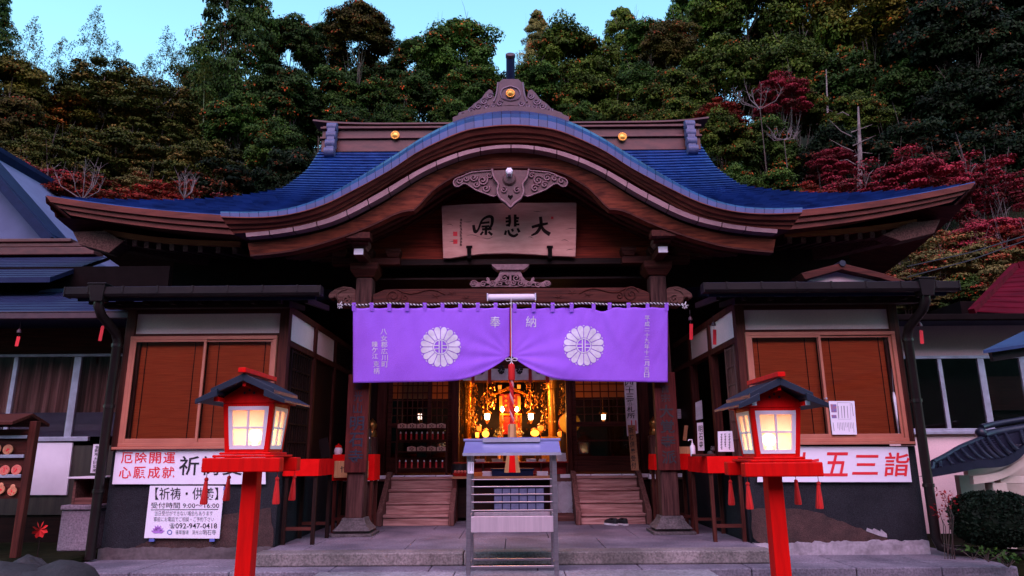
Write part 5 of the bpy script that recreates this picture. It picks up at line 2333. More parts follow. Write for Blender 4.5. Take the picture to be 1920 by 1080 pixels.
    b.build('purlin', M['red_lacquer'], r)
    for sx in (-1, 1):
        b = MB()
        b.bb(X + sx * .19 - .016, X + sx * .19 + .016, LY - .306, LY - .3005, zr - .177, zr - .145)
        b.build('purlin_end', M['white_paint'] if dpy else M['red_lacquer'], r)
    # tassels at the four arm ends
    for sx in (-1, 1):
        for sy in (-1, 1):
            x, y = X + sx * .25, LY + sy * .20
            b = MB()
            b.tube([(x, y, za), (x, y, za - .035)], .0025, 5)
            b.ball((x, y, za - .048), .015, 10, 8)
            lean = random.uniform(-.012, .012)
            n = 16
            prof = [(.010, -.055), (.013, -.07), (.013, -.08), (.019, -.14), (.024, -.205), (.022, -.218), (.001, -.215)]
            o = len(b.v)
            b.lathe((x, y, za), prof, n)
            for i in range(o, len(b.v)):
                v = b.v[i]
                t = (za - v.z) / .22
                k = (i - o) % n
                f_ = 1 + (.10 * t if k % 2 else -.06 * t)
                b.v[i] = Vector((x + (v.x - x) * f_ + lean * t, y + (v.y - y) * f_, v.z))
            b.build('tassel', M['tassel_red'], r, smooth=30)
    b = MB()
    b.ball((X, LY, z0 + .12), .048, 16, 12)
    b.tube([(X, LY, z0 + .0), (X, LY, z0 + .07)], .018, 10)
    b.build('bulb', M['bulb'], r, smooth=60)
    point_light('lantern_light', (X, LY, z0 + .20), LAMP_W, (1, .66, .34), .035, r)
    return r


LAMP_W = .38
la = lantern(468, 0, 'red post lantern on the left, its lamp seen through the lower right panes')
lb_ = lantern(1453, 8, 'red post lantern on the right, blue roof slope and left panes showing')

# ------------------------------------------------------------------ purple entrance curtain
CY_ = 9.58
cur = thing('entrance_curtain', (0, CY_, P(957, 575, CY_).z), 'purple split curtain with two white flower crests hung across the porch', 'curtain')


def bottom(px):
    if px <= 957:
        t = (px - 662) / 295
        y = 718 - 4 * t
        if px > 835:
            s = (px - 835) / 122
            y = 715 - 49 * s ** 2.0
        return y
    t = (1252 - px) / 295
    y = 717 - 4 * t
    if px < 1075:
        s = (1075 - px) / 118
        y = 714 - 48 * s ** 2.0
    return y


def top_y(px):
    y = 577.0
    if px > 957:
        y = 578 - 2 * (px - 957) / 295
    if 1112 < px < 1144:
        y += 7 * math.sin(math.pi * (px - 1112) / 32)
    y += 1.5 * math.sin((px - 662) / 33 * math.pi * 2 * .5) ** 2
    return y


def cloth(px, v, off=0.0):
    """v: 0 top, 1 bottom"""
    y = top_y(px) + (bottom(px) - top_y(px)) * v
    return cloth_xy(px, y, off)


def cloth_xy(px, y, off=0.0):
    d = abs(px - 957)
    v = (y - 577) / 140
    near = math.exp(-d / 75)
    # folds radiating from the tied middle
    ang = math.atan2(y - 668, max(1e-3, d))
    w1 = math.sin(ang * 15 + 1.2) * math.exp(-((d - 60) / 75) ** 2) * .016 * max(.12, min(1, v)) ** 1.5
    w2 = .020 * math.sin(px * .052 + 1.3 * v) * (.35 + .65 * v)
    w3 = .012 * math.sin(px * .021 + y * .03)
    w4 = .010 * math.sin((px - 662) * 2 * math.pi / 33) * max(0, 1 - v * 2.2)
    cr = .016 * noise.noise((px * .022, y * .012, 1.7)) + .006 * noise.noise((px * .07 + y * .03, y * .03, 4.1))
    w1 += cr
    w5 = 0.022 * math.exp(-((px - 1128 - (y - 577) * .5) / 11) ** 2) * max(0, 1 - v)
    hem = -.05 * near * v * v + .09 * max(0, v - .75) * (1 - near) * math.sin(px * .035)
    return P(px, y, CY_ + w1 + w2 + w3 + w4 - w5 + hem - off)


for a, c in ((662, 955.5), (958.5, 1252)):
    b = MB()
    b.grid(lambda u, v: cloth(a + (c - a) * u, 1 - v), 120, 34)
    o = b.build('cloth_panel', M.get('noren') or mat('noren', (.30, .105, .70), .8, c2=(.27, .09, .66), scale=(2, 2, 2), fine=500), cur, smooth=80, recalc=False)
    sm = o.modifiers.new('solidify', 'SOLIDIFY')
    sm.thickness = .004
    sm.offset = 1
for k in range(18):
    px = 663.5 + k * 33.2 if k < 9 else 965 + (k - 9) * 35.6
    if k == 13:
        px = 1113
    if k == 14:
        px = 1143
    b = MB()
    y1 = top_y(px) + 6
    rows = []
    for y, off in ((y1, .012), (574, .022), (569.5, .030), (567.5, .0), (569.5, -.03), (y1, -.02)):
        rows.append([P(px - 3.6, y, CY_ - off), P(px + 3.6, y, CY_ - off)])
    b.loft(rows)
    b.build('loop', M['noren'], cur, smooth=60, recalc=False)
mat('crest_white', (.68, .68, .76), .8)
for cx in (826, 1094.5):
    b, cir = MB(), MB()
    cy = 650.5 if cx < 900 else 648
    f = lambda x, y: cloth_xy(x, y, .010)
    for k in range(16):
        a0 = 2 * math.pi * (k + .5) / 16
        pts = []
        for (rr, hw) in ((15.2, .155), (22, .165), (29, .178), (33, .172), (35.8, .125), (37.3, .06), (37.8, 0), (37.3, -.06), (35.8, -.125), (33, -.172), (29, -.178), (22, -.165), (15.2, -.155)):
            pts.append(f(cx + rr * math.cos(a0 + hw), cy + rr * math.sin(a0 + hw)))
        b.add(pts, [(0, 1, 11, 12), (1, 2, 10, 11), (2, 3, 9, 10), (3, 4, 8, 9), (4, 5, 7, 8), (5, 6, 7)])
        a1 = 2 * math.pi * k / 16
        q = [f(cx + rr * math.cos(a1 + da), cy + rr * math.sin(a1 + da)) for rr, da in ((36.0, 0), (37.6, .055), (38.2, 0), (37.6, -.055))]
        b.add(q, [(0, 1, 2, 3)])
    n = 48
    for r0, r1 in ((12.2, 14.2),):
        vs = []
        for k in range(n):
            a = 2 * math.pi * k / n
            vs += [f(cx + r0 * math.cos(a), cy + r0 * math.sin(a)), f(cx + r1 * math.cos(a), cy + r1 * math.sin(a))]
        b.add(vs, [(2 * k, 2 * k + 1, (2 * k + 3) % (2 * n), (2 * k + 2) % (2 * n)) for k in range(n)])
    # centre device: mirrored bars and curves inside the ring
    for sx in (-1, 1):
        stroke(b, [(cx + sx * 2.6, cy - 11.5), (cx + sx * 2.6, cy + 11.5)], [1.9, 1.9], f)
        stroke(b, [(cx + sx * 2.2, cy - 2.6), (cx + sx * 12, cy - 2.6)], [1.7, 1.7], f)
        stroke(b, [(cx + sx * 2.2, cy + 3.2), (cx + sx * 12, cy + 4.2)], [1.7, 1.7], f)
    b.build('flower_crest', M['crest_white'], cur, recalc=False)
b = MB()
f = lambda x, y: cloth_xy(x, y, .010)
text_px(b, '奉', 918.5, 593, 938, 614, f, .0)
text_px(b, '納', 986, 592.5, 1005, 613.5, f, .0)
vtext_px(b, '八女郡広川町', 719.5, 616.5, 690, 12, f, .0, .035)
vtext_px(b, '鐘ヶ江', 702.5, 640, 674, 11, f, .0, .03)
vtext_px(b, '克柄', 705.5, 677, 703, 11, f, .0, .03)
vtext_px(b, '平成二十九年十二月吉日', 1213.5, 592, 709, 9.4, f, .0, -.01)
b.build('white_lettering', M['crest_white'], cur, recalc=False)
# black and white twisted rope the loops hang on
pts = []
for k in range(61):
    px = 639 + (1284 - 639) * k / 60
    y = 570.5 + 1.5 * math.sin(k * .55) + (2 if k in (0, 60) else 0)
    pts.append(P(px, y, CY_ - .012))
sp = spline(pts, 10)
for nm_, ph, mm in (('cord_strand', 0, 'cord_white'), ('cord_strand', math.pi, 'cord_black')):
    b = MB()
    q = []
    for k, p in enumerate(sp):
        a = k * 1.05 + ph
        q.append(p + Vector((0, math.cos(a) * .008, math.sin(a) * .008)))
    b.tube(q, .0095, 6)
    b.build(nm_, M[mm], cur, smooth=60)
b = MB()
for px in (639, 1284):
    q = P(px, 573, CY_)
    for k in range(5):
        a = k * 1.3
        b.tube([q, q + Vector((math.cos(a) * .05, -.02, math.sin(a) * .05)), q + Vector((math.cos(a + .5) * .03, -.03, math.sin(a + .5) * .03 - .02)), q], .008, 5)
b.build('rope_knot', M['cord_white'], cur, smooth=60)
# red tie cord gathering the middle
b = MB()
b.tube([P(958, 574, CY_ - .03), P(957.5, 620, CY_ - .035), P(957, 668, CY_ - .06)], .010, 8)
b.build('tie_cord', M['tassel_red'], cur, smooth=60)

# ------------------------------------------------------------------ bell rope
BY = 9.25
br = thing('bell_rope', (P(960, 740, BY).x, BY, 1.5), 'red and white twisted bell rope with a wooden handle hanging before the altar', 'rope')
bx = P(959.5, 740, BY).x


def bz(y):
    return P(959.5, y, BY).z


b = MB()
b.tube([(bx, BY, P(959.5, 560, BY).z), (bx, BY, bz(676))], .006, 6)
for s in (-1, 1):
    lp = [(bx, BY - .01, bz(676)), (bx + s * .03, BY - .02, bz(672)), (bx + s * .075, BY - .02, bz(673)), (bx + s * .06, BY - .02, bz(677)), (bx, BY - .015, bz(676)), (bx + s * .02, BY - .02, bz(683))]
    b.tube(spline(lp, 4), .006, 6)
b.build('cord', M['cord_white'], br, smooth=60)
b = MB()
b.lathe((bx, BY, 0), [(.012, bz(680)), (.040, bz(684)), (.046, bz(690)), (.046, bz(710)), (.042, bz(713)), (.01, bz(713.5))], 24)
b.build('tassel_cap', M['tassel_red'], br, smooth=40)
for ph, mm in ((0, 'tassel_red'), (2 * math.pi / 3, 'tassel_red'), (4 * math.pi / 3, 'cord_pink')):
    if mm not in M:
        mat('cord_pink', (.72, .30, .30), .8)
    b = MB()
    pts = []
    for k in range(60):
        t = k / 59
        z = bz(712) + (bz(797) - bz(712)) * t
        a = t * 2 * math.pi * 2.6 + ph
        pts.append((bx + .015 * math.cos(a), BY + .015 * math.sin(a), z))
    b.tube(pts, .0175 if mm == 'tassel_red' else .0155, 8)
    b.build('rope_strand', M[mm], br, smooth=60)
b = MB()
z0, z1, z2 = bz(795), bz(822), bz(886)
b.lathe((bx, BY, 0), [(.054, z0), (.056, z1), (.072, (z1 + z2) / 2), (.105, z2)], 6)
hd = b.build('handle', M['bell_wood'], br)
b = MB()
b.prism([(bx - .030, bz(846)), (bx + .030, bz(846)), (bx + .046, z2 + .004), (bx - .046, z2 + .004)], BY - .102, BY - .060)
b.build('red_stripe', M['red_lacquer'], hd)

# ------------------------------------------------------------------ steel offering box on legs
OYF, OYB = 7.38, 7.88
ob = thing('offering_box', (0, 7.6, TZ - .006), 'stainless steel offertory stand with a blue grey gabled top in front of the steps', 'offering box')
xl, xr = P(879, 950, OYF).x, P(1041, 950, OYF).x
zrf, zrb = P(960, 851, OYF - .12).z, P(960, 826, (OYF + OYB) / 2).z
for x in (xl, xr):
    for y in (OYF, OYB):
        b = MB()
        b.bb(x - .023, x + .023, y - .023, y + .023, (TZ - .006) if y < 7.7 else TZ, zrf - .012)
        b.build('leg', M['steel'], ob, bevel=.004)
b = MB()
zpa, zpb = P(960, 998, OYF - .03).z, P(960, 968, OYF - .03).z
b.bb(xl + .024, xr - .024, OYF - .035, OYF - .020, zpa, zpb)
b.bb(xl + .024, xr - .024, OYB + .010, OYB + .022, zpa, zpb)
b.bb(xl + .026, xr - .026, OYF - .018, OYB + .009, zpa + .005, zpa + .02)
for x in (xl, xr):
    b.bb(x - .010, x + .010, OYF + .024, OYB - .024, zpa, zpb)
b.build('tray', M['steel_pale'], ob, bevel=.003)
for k, y_ in enumerate((899, 912.5, 927, 941.5, 957)):
    b = MB()
    z = P(960, y_, OYF).z
    b.bb(xl + .024, xr - .024, OYF - .012, OYF + .012, z - .006, z + .006)
    b.build('slat', M['steel'], ob, bevel=.003)
b = MB()
zk = P(960, 1063, OYF).z
b.bb(xl + .024, xr - .024, OYF - .012, OYF + .012, zk - .012, zk + .012)
b.bb(xl + .024, xr - .024, OYB - .012, OYB + .012, zk - .012, zk + .012)
for x in (xl, xr):
    b.bb(x - .012, x + .012, OYF + .024, OYB - .024, zk - .010, zk + .010)
b.build('foot_rail', M['steel'], ob, bevel=.003)
b = MB()
ym = (OYF + OYB) / 2
xa, xb = P(868, 850, OYF - .12).x, P(1052, 850, OYF - .12).x
for s in (-1, 1):
    ye = ym + s * (ym - OYF + .12)
    b.prism_x([(ye, zrf - .012), (ye, zrf + .010), (ym - s * .0, zrb), (ym - s * .0, zrb - .022)], xa, xb)
b.build('top', M['steel_blue'], ob, bevel=.003)
b = MB()
xa2, xb2 = P(906, 826, ym).x, P(1012, 826, ym).x
b.prism_x([(ym - .10, zrb - .02), (ym - .10, zrb + .022), (ym, zrb + .034), (ym + .10, zrb + .022), (ym + .10, zrb - .02)], xa2, xb2)
b.bb(xa - .02, xa2 - .001, ym - .03, ym + .03, zrb - .006, zrb + .02)
b.bb(xb2 + .001, xb + .02, ym - .03, ym + .03, zrb - .006, zrb + .02)
b.build('ridge_cap', M['steel_blue'], ob, bevel=.004)
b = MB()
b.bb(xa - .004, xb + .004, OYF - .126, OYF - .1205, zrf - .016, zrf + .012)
b.build('front_edge_highlight', M['alu'], ob)  # pale strip added in place of the highlight along the edge
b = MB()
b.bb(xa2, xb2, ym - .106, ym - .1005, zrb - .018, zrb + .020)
b.build('ridge_edge_highlight', M['alu'], ob)  # pale strip standing in for the ridge edge's highlight
nt_ = board('coin_notice', [(877, 866), (888.5, 866), (888, 888), (877, 888)], OYF - .030, 'tiny white notice taped to the left leg of the offertory stand', 'notice')
b = MB()
f = lambda a, c: P(a, c, OYF - .0315)
for x in (879.5, 882.5, 885.5):
    stroke(b, [(x, 868.5), (x, 883 if x > 880 else 886)], [1.0, 1.0], f)
b.build('print_lines', M['sign_grey'], nt_, recalc=False)

# ------------------------------------------------------------------ plaque under the gable
PLY = 9.80
mat('plaque_wood', (.68, .35, .28), .7, c2=(.54, .25, .20), scale=(3, 3, 14), bump=.2)
tilt = .10                                           # top leans forward


def plq(px, y):
    p = P(px, y, PLY)
    z0_ = P(px, 484, PLY).z
    return Vector((p.x, PLY - tilt * (p.z - z0_) - .0, p.z))


pt = [(829, 389), (880, 386), (957, 384), (1080, 383), (1080, 440), (1079, 481), (1040, 480), (1000, 477), (950, 475), (905, 476), (870, 480), (845, 484), (831, 484), (830, 440)]
b = MB()
fr_ = [plq(a, c) for a, c in pt]
n = len(fr_)
b.add(fr_ + [p + Vector((0, .05, 0)) for p in fr_], [tuple(range(n)), tuple(reversed(range(n, 2 * n)))] + [(i, (i + 1) % n, (i + 1) % n + n, i + n) for i in range(n)])
pq = tag(b.build('name_plaque', M['plaque_wood'], bevel=.006), 'pale wooden name plaque with brushed characters under the porch gable', 'plaque')
b = MB()
f = lambda a, c: plq(a, c) + Vector((0, -.004, 0))
S = [  # brushed characters, right to left
    ([(997, 428), (1012, 424), (1027, 421)], [4, 4.5, 3]), ([(1013, 409), (1014, 424), (1007, 437), (996, 443)], [4.5, 5, 4.5, 2]), ([(1014, 424), (1020, 434), (1031, 441)], [3, 5, 6]),
    ([(955, 406), (956, 418), (954, 427)], [4, 4, 3]), ([(966, 405), (966, 427)], [4, 4]), ([(948, 412), (955, 411)], [3, 3]), ([(948, 418), (955, 417)], [3, 3]), ([(949, 425), (955, 423)], [3, 3]),
    ([(966, 411), (973, 412)], [3, 3]), ([(966, 417), (972, 417)], [3, 3]), ([(966, 423), (974, 423)], [3, 3]),
    ([(949, 434), (947, 442)], [3, 4]), ([(953, 433), (956, 441), (964, 444), (971, 440)], [3, 4, 4, 3]), ([(960, 431), (962, 436)], [4, 3]), ([(970, 430), (974, 437)], [3, 4]),
    ([(888, 424), (891, 436), (897, 432), (904, 416), (915, 409), (923, 411), (922, 424), (915, 433)], [4, 5, 3, 3, 4, 5, 4, 3]), ([(901, 421), (918, 419)], [3, 3]), ([(903, 427), (918, 426)], [3, 3]),
    ([(904, 432), (922, 431)], [3.5, 3.5]), ([(912, 427), (911, 442)], [4, 4]), ([(906, 436), (901, 442)], [3, 3]), ([(916, 436), (923, 442)], [3, 4]),
]
for pts_, wd in S:
    stroke(b, pts_, [q * 1.25 for q in wd], f)
for k in range(9):
    y_ = 414 + k * 5.6
    x = 865 - .4 * (k % 3)
    stroke(b, [(x - 2, y_), (x + 2, y_ + .4)], [1.2, 1.0], f)
    stroke(b, [(x, y_ - 1.6), (x + .4, y_ + 2.6)], [1.3, 1.0], f)
    stroke(b, [(x - 2, y_ + 2.4), (x + 2.2, y_ + 2.7)], [1.0, 1.0], f)
b.build('brush_lettering', M['darkwood_x'], pq, recalc=False)
for x, y_, s in ((854, 440, 4), (854, 454, 4), (1035, 411, 2.2)):
    b = MB()
    b.add([f(x - s, y_ - s), f(x + s, y_ - s), f(x + s, y_ + s), f(x - s, y_ + s)], [(0, 1, 2, 3)])
    b.build('red_seal', M['sign_red'], pq, recalc=False)
b = MB()
rr = random.Random(8)
for (x, y_, L) in ((875, 443, 24), (838, 424, 12), (842, 455, 16), (905, 447, 20), (870, 418, 16), (1000, 400, 14), (1052, 452, 14), (1060, 432, 20), (1062, 470, 12), (990, 446, 10)):
    stroke(b, [(x, y_), (x + L * .5, y_ + rr.uniform(-2, 2)), (x + L, y_ + rr.uniform(-3, 3))], [.2, .9, .2], f)
b.build('crack', M['darkwood_x'], pq, recalc=False)
for x in (880, 1031):
    b = MB()
    p0 = plq(x, 470)
    b.bb(p0.x - .03, p0.x + .03, p0.y - .03, p0.y - .006, p0.z - .10, p0.z + .06)
    b.bb(p0.x - .045, p0.x + .045, p0.y - .034, p0.y - .006, p0.z + .035, p0.z + .065)
    b.bb(p0.x - .03, p0.x + .03, p0.y - .03, GW - .101, p0.z - .13, p0.z - .10)
    b.build('hook', M['shadow_dark'], pq, bevel=.004)

# fluorescent lamp casing on the beam
FLY = PY - .20
q0, q1 = P(913, 565, FLY), P(1005, 551, FLY)
fx = thing('strip_lamp', ((q0.x + q1.x) / 2, FLY, q0.z), 'white strip lamp casing mounted on the carved beam above the curtain', 'lamp')
b = MB()
zm, hh = (q0.z + q1.z) / 2, (q1.z - q0.z) / 2
b.lathe((q0.x + .02, FLY, zm), [(hh * .9, 0), (hh, .01), (hh, q1.x - q0.x - .05), (hh * .9, q1.x - q0.x - .04)], 20, 'X')
b.build('diffuser', M['white_paint'], fx, smooth=40)
b = MB()
b.bb(q0.x, q0.x + .02, FLY - hh * 1.02, FLY + hh, zm - hh * 1.05, zm + hh * 1.05)
b.bb(q1.x - .02, q1.x, FLY - hh * 1.02, FLY + hh, zm - hh * 1.05, zm + hh * 1.05)
b.bb(q0.x + .0, q1.x, FLY + hh * .6, PY - .143, zm - hh * .7, zm + hh * .7)
b.build('end_cap', M['alu'], fx, bevel=.004)

# ------------------------------------------------------------------ boards on the pillars
mat('board_red', (.10, .018, .015), .6, spec=.1, c2=(.05, .009, .008), scale=(30, 30, 3), bump=.3)
mat('faded_blue', (.016, .020, .036), .8)
for sg, quad, txt, mm, lb in ((-1, [(660, 701), (690, 703), (683, 885), (648, 884)], '源光山明石寺', 'faded_blue', 'dark red board with faded blue characters on the left pillar'),
                              (1, [(1226, 700), (1257, 699), (1270, 884), (1236, 884)], '真言宗大覚寺派', 'sign_black', 'red brown board with black characters on the right pillar')):
    x = PXW[0] if sg < 0 else PXW[1]
    bY = PY - .17
    z0, z1 = P(960, 884, bY).z, P(960, 700, bY).z
    b = MB()
    b.bb(x - .150, x + .150, bY, bY + .032, z0, z1)
    o = tag(b.build('pillar_board', M['board_red'], bevel=.006), lb, 'sign', 'name boards on the porch pillars')
    b = MB()
    ff = lambda a, c: Vector((x + a * .001, bY - .003, z1 - c * .001))
    H = (z1 - z0) * 1000
    if sg < 0:
        vtext_px(b, '源光山', 0, 70, 560, 120, ff, .01)
        vtext_px(b, '明石寺', 0, 580, H - 90, 200, ff, .015)
    else:
        vtext_px(b, '真言宗', 0, 40, 430, 130, ff, .01)
        vtext_px(b, '大覚寺派', 0, 450, H - 60, 200, ff, .02)
    b.build('lettering', M[mm], o, recalc=False)

# shoes
for k, (dx, rot, lb) in enumerate(((-.075, 38, 'left shoe of the dark pair with white soles by the right stairs'), (.085, 30, 'right shoe of the dark pair with white soles by the right stairs'))):
    d = ray(1155, 984)
    q = EYE + d * ((PZ_ - 1.5) / d.z)
    c = Vector((q.x + dx, q.y + .0, PZ_ - .004))
    sh = thing('shoe', c, lb, 'shoe')
    rm = Matrix.Rotation(R(rot + 90), 3, 'Z')
    outl = [(-.13, .030), (-.10, .038), (-.03, .036), (.04, .044), (.09, .043), (.125, .025), (.138, 0)]
    outl = outl + [(a, -c_) for a, c_ in reversed(outl[:-1])]
    b = MB()
    nn = len(outl)
    b.add([c + rm @ Vector((a, c_, 0.001)) for a, c_ in outl] + [c + rm @ Vector((a, c_, .028)) for a, c_ in outl],
          [tuple(range(nn)), tuple(range(nn, 2 * nn))] + [(i, (i + 1) % nn, (i + 1) % nn + nn, i + nn) for i in range(nn)])
    b.build('sole', M['shoe_sole'], sh, bevel=.004)
    b = MB()
    rows = []
    for a, hw, hh in ((-.128, .020, .075), (-.10, .034, .080), (-.05, .034, .075), (.0, .036, .078), (.05, .040, .062), (.10, .036, .045), (.130, .015, .034)):
        rows.append([c + rm @ Vector((a, hw * math.cos(t), .028 + hh * math.sin(t) ** .8)) for t in np.linspace(0, math.pi, 11)])
    b.loft(rows)
    b.add(rows[0], [tuple(range(11))])
    b.add(rows[-1], [tuple(range(11))])
    b.build('upper', M['rubber'], sh, smooth=60)
    b = MB()
    b.ball(c + rm @ Vector((-.055, 0, .092)), .03, 12, 8, (1.3, .8, .45))
    b.build('opening', M['shadow_dark'], sh, smooth=60)

# ------------------------------------------------------------------ counters with red cloth along the wing sides
def table(x0, x1, y0, y1, zt, apron, label, legs=True, m='red_cloth', leg_m='redwood_z', name='covered_table'):
    t = thing(name, ((x0 + x1) / 2, (y0 + y1) / 2, PZ_ - .004), label, 'table')
    b = MB()
    b.bb(x0 + .02, x1 - .02, y0 + .02, y1 - .02, zt - .03, zt - .004)
    b.build('tabletop', M['redwood_x'], t)
    b = MB()
    # cloth: flat top with a softly waved apron
    ring = []
    per = []
    n = 14
    for i in range(n):
        per.append((x0 + (x1 - x0) * i / n, y0))
    for i in range(n):
        per.append((x1, y0 + (y1 - y0) * i / n))
    for i in range(n):
        per.append((x1 - (x1 - x0) * i / n, y1))
    for i in range(n):
        per.append((x0, y1 - (y1 - y0) * i / n))
    cx, cy = (x0 + x1) / 2, (y0 + y1) / 2
    rows = []
    for z, k in ((zt, 0), (zt - .01, .2), (zt - apron * .5, .6), (zt - apron, 1)):
        row = []
        for i, (x, y) in enumerate(per):
            d = .010 * k * math.sin(i * 1.7) + .006 * k
            dx = (1 if x > cx else -1) if abs(abs(x - cx) - (x1 - x0) / 2) < 1e-6 else 0
            dy = (1 if y > cy else -1) if abs(abs(y - cy) - (y1 - y0) / 2) < 1e-6 else 0
            row.append(Vector((x + dx * d, y + dy * d, z)))
        rows.append(row + [row[0]])
    b.loft(rows)
    b.add([Vector((x, y, zt)) for x, y in per], [tuple(range(len(per)))])
    b.build('cloth', M[m], t, smooth=40, recalc=False)
    if legs:
        for x in (x0 + .04, x1 - .04):
            for y in (y0 + .04, y1 - .04):
                b = MB()
                b.bb(x - .022, x + .022, y - .022, y + .022, PZ_ - .004, zt - .031)
                b.build('leg', M[leg_m], t)
        for y in (y0 + .04, y1 - .04):
            b = MB()
            b.bb(x0 + .063, x1 - .063, y - .012, y + .012, PZ_ + .16, PZ_ + .20)
            b.build('stretcher', M['redwood_x'], t)
    return t


ZC = P(570, 861, 8.9).z
table(-2.835, -2.40, 8.80, 9.55, ZC, .20, 'red cloth covered counter beside the left lantern, against the left wing', leg_m='darkwood_z')  # legs in darker wood paint the shade beneath the counter
table(2.40, 2.835, 8.80, 9.75, ZC, .20, 'red cloth covered counter beside the right lantern, against the right wing')
ZL = P(650, 852, 10.1).z
table(P(622, 900, 10.1).x, P(701, 900, 10.1).x, 10.1, 10.5, ZL, .36, 'tall red cloth table behind the left pillar with a small wooden chest')
table(P(1229, 900, 10.1).x, P(1300, 900, 10.1).x, 10.1, 10.5, P(1260, 851, 10.1).z, .22, 'red cloth table behind the right pillar holding a wooden tray')


def simple(name, b, m, label, cat, group=None, **k):
    return tag(b.build(name, M[m], **k), label, cat, group)


q0, q1 = P(626, 896, 10.02), P(690, 864, 10.02)
b = MB()
b.bb(q0.x, q1.x, 10.00, 10.085, q0.z, q1.z)
ch_ = thing('donation_chest', ((q0.x + q1.x) / 2, 10.0, q0.z), 'small wooden chest hung on the front of the left red table', 'chest')
b.build('case', M['bell_wood'], ch_, bevel=.006)
b = MB()
for k in range(3):
    stroke(b, [(641 + k * 9, 874), (641 + k * 9, 886)], [1.8, 1.4], lambda a, c: P(a, c, 9.997))
    stroke(b, [(638 + k * 9, 878), (645 + k * 9, 877)], [1.4, 1.4], lambda a, c: P(a, c, 9.997))
b.build('ink_mark', M['sign_black'], ch_, recalc=False)
b = MB()
q = P(634, 850, 10.25)
b.lathe((q.x, 10.25, ZL + .001), [(.05, 0), (.06, .03), (.055, .08), (.03, .11), (.001, .115)], 16)
jr = tag(b.build('round_jar', M['white_paint'], smooth=40), 'small white jar with a red lid on the left red table', 'jar')
b = MB()
b.lathe((q.x, 10.25, ZL + .098), [(.05, 0), (.045, .03), (.012, .04), (.012, .055), (.001, .058)], 16)
b.build('lid', M['red_lacquer'], jr, smooth=40)
b = MB()
q = P(690, 850, 10.35)
b.lathe((q.x, 10.35, ZL + .001), [(.05, 0), (.055, .08), (.035, .13), (.045, .18), (.045, .22), (.035, .26), (.05, .29), (.03, .36), (.001, .38)], 14)
fg = tag(b.build('figurine', M['pot_clay'], smooth=50), 'dark patterned figurine standing right of the jar on the red table', 'figurine')
b = MB()
for k in range(8):
    b.ball((q.x + random.uniform(-.03, .03), 10.30, ZL + .03 + k * .04), .014, 8, 6)
b.build('white_spots', M['white_paint'], fg)
b = MB()
q = P(608, 850, 9.7)
b.box((q.x, 9.7, ZC + .14 + .0), (.13, .015, .28), Matrix.Rotation(R(-14), 3, 'Y') @ Matrix.Rotation(R(-12), 3, 'X'))
tb_ = tag(b.build('tablet', M['shadow_dark'], bevel=.004), 'dark leaning panel standing on the left counter', 'panel')

# right side items
ZR = P(1260, 851, 10.1).z
q0, q1 = P(1236, 848, 10.15), P(1300, 832, 10.15)
b = MB()
b.bb(q0.x, q1.x, 10.14, 10.40, ZR + .002, ZR + .014)
for a in ((q0.x, q0.x + .012, 10.14, 10.40), (q1.x - .012, q1.x, 10.14, 10.40), (q0.x + .012, q1.x - .012, 10.14, 10.152), (q0.x + .012, q1.x - .012, 10.388, 10.40)):
    b.bb(*a, ZR + .0145, ZR + .10)
simple('wooden_tray', b, 'bell_wood', 'plain wooden tray on the red table behind the right pillar', 'tray')
q = P(1299, 846, 9.9)
b = MB()
sb = thing('pump_bottle', (q.x, 9.9, ZC), 'white pump bottle beside the wooden tray on the right', 'bottle')
qz = P(1299, 846, 9.5)
sb.location = (qz.x, 9.5, ZC)
ORG[sb.name] = Vector((qz.x, 9.5, ZC))
b.lathe((qz.x, 9.5, ZC + .001), [(.032, 0), (.034, .01), (.034, .13), (.015, .155), (.015, .17)], 16)
b.build('bottle_body', M['white_paint'], sb, smooth=40)
b = MB()
b.tube([(qz.x, 9.5, ZC + .17), (qz.x, 9.5, ZC + .215), (qz.x - .05, 9.48, ZC + .215), (qz.x - .055, 9.48, ZC + .20)], .008, 8)
b.build('pump', M['white_paint'], sb, smooth=40)
# hand-lettered card
ct = [(1346, 809), (1373, 808), (1377, 847), (1347, 847)]
cb = board('lettered_card', ct, 8.95, 'white hand lettered card standing on the right counter beside the lantern', 'card')
b = MB()
f = lambda a, c: P(a, c, 8.947)
rr = random.Random(4)
for x, n in ((1368, 6), (1360, 5), (1353, 6)):
    for k in range(n):
        y = 814 + k * 5
        stroke(b, [(x - 2, y), (x + 1.5, y + rr.uniform(-1, 1.5))], [.9, .7], f)
        stroke(b, [(x + rr.uniform(-1, 1), y - 1), (x - .5, y + 3), (x + 1.5, y + 3.4)], [.9, .8, .5], f)
b.build('ink_lines', M['sign_black'], cb, recalc=False)
q = P(1332, 848, 9.05)
b = MB()
b.ball((q.x, 9.05, ZC + .035), .045, 12, 8, (1, .8, .8))
b.ball((q.x + .03, 9.04, ZC + .085), .032, 12, 8)
b.ball((q.x + .015, 9.03, ZC + .115), .012, 8, 6)
b.ball((q.x + .045, 9.03, ZC + .115), .012, 8, 6)
simple('animal_figurine', b, 'pot_clay', 'small dark animal figurine left of the hand lettered card', 'figurine', smooth=60)
b = MB()
q = P(1318, 850, 9.0)
b.bb(q.x - .14, q.x + .12, 8.86, 9.02, ZC + .001, ZC + .03)
simple('flat_box', b, 'redwood_x', 'low dark flat box in front of the animal figurine', 'box', bevel=.003)
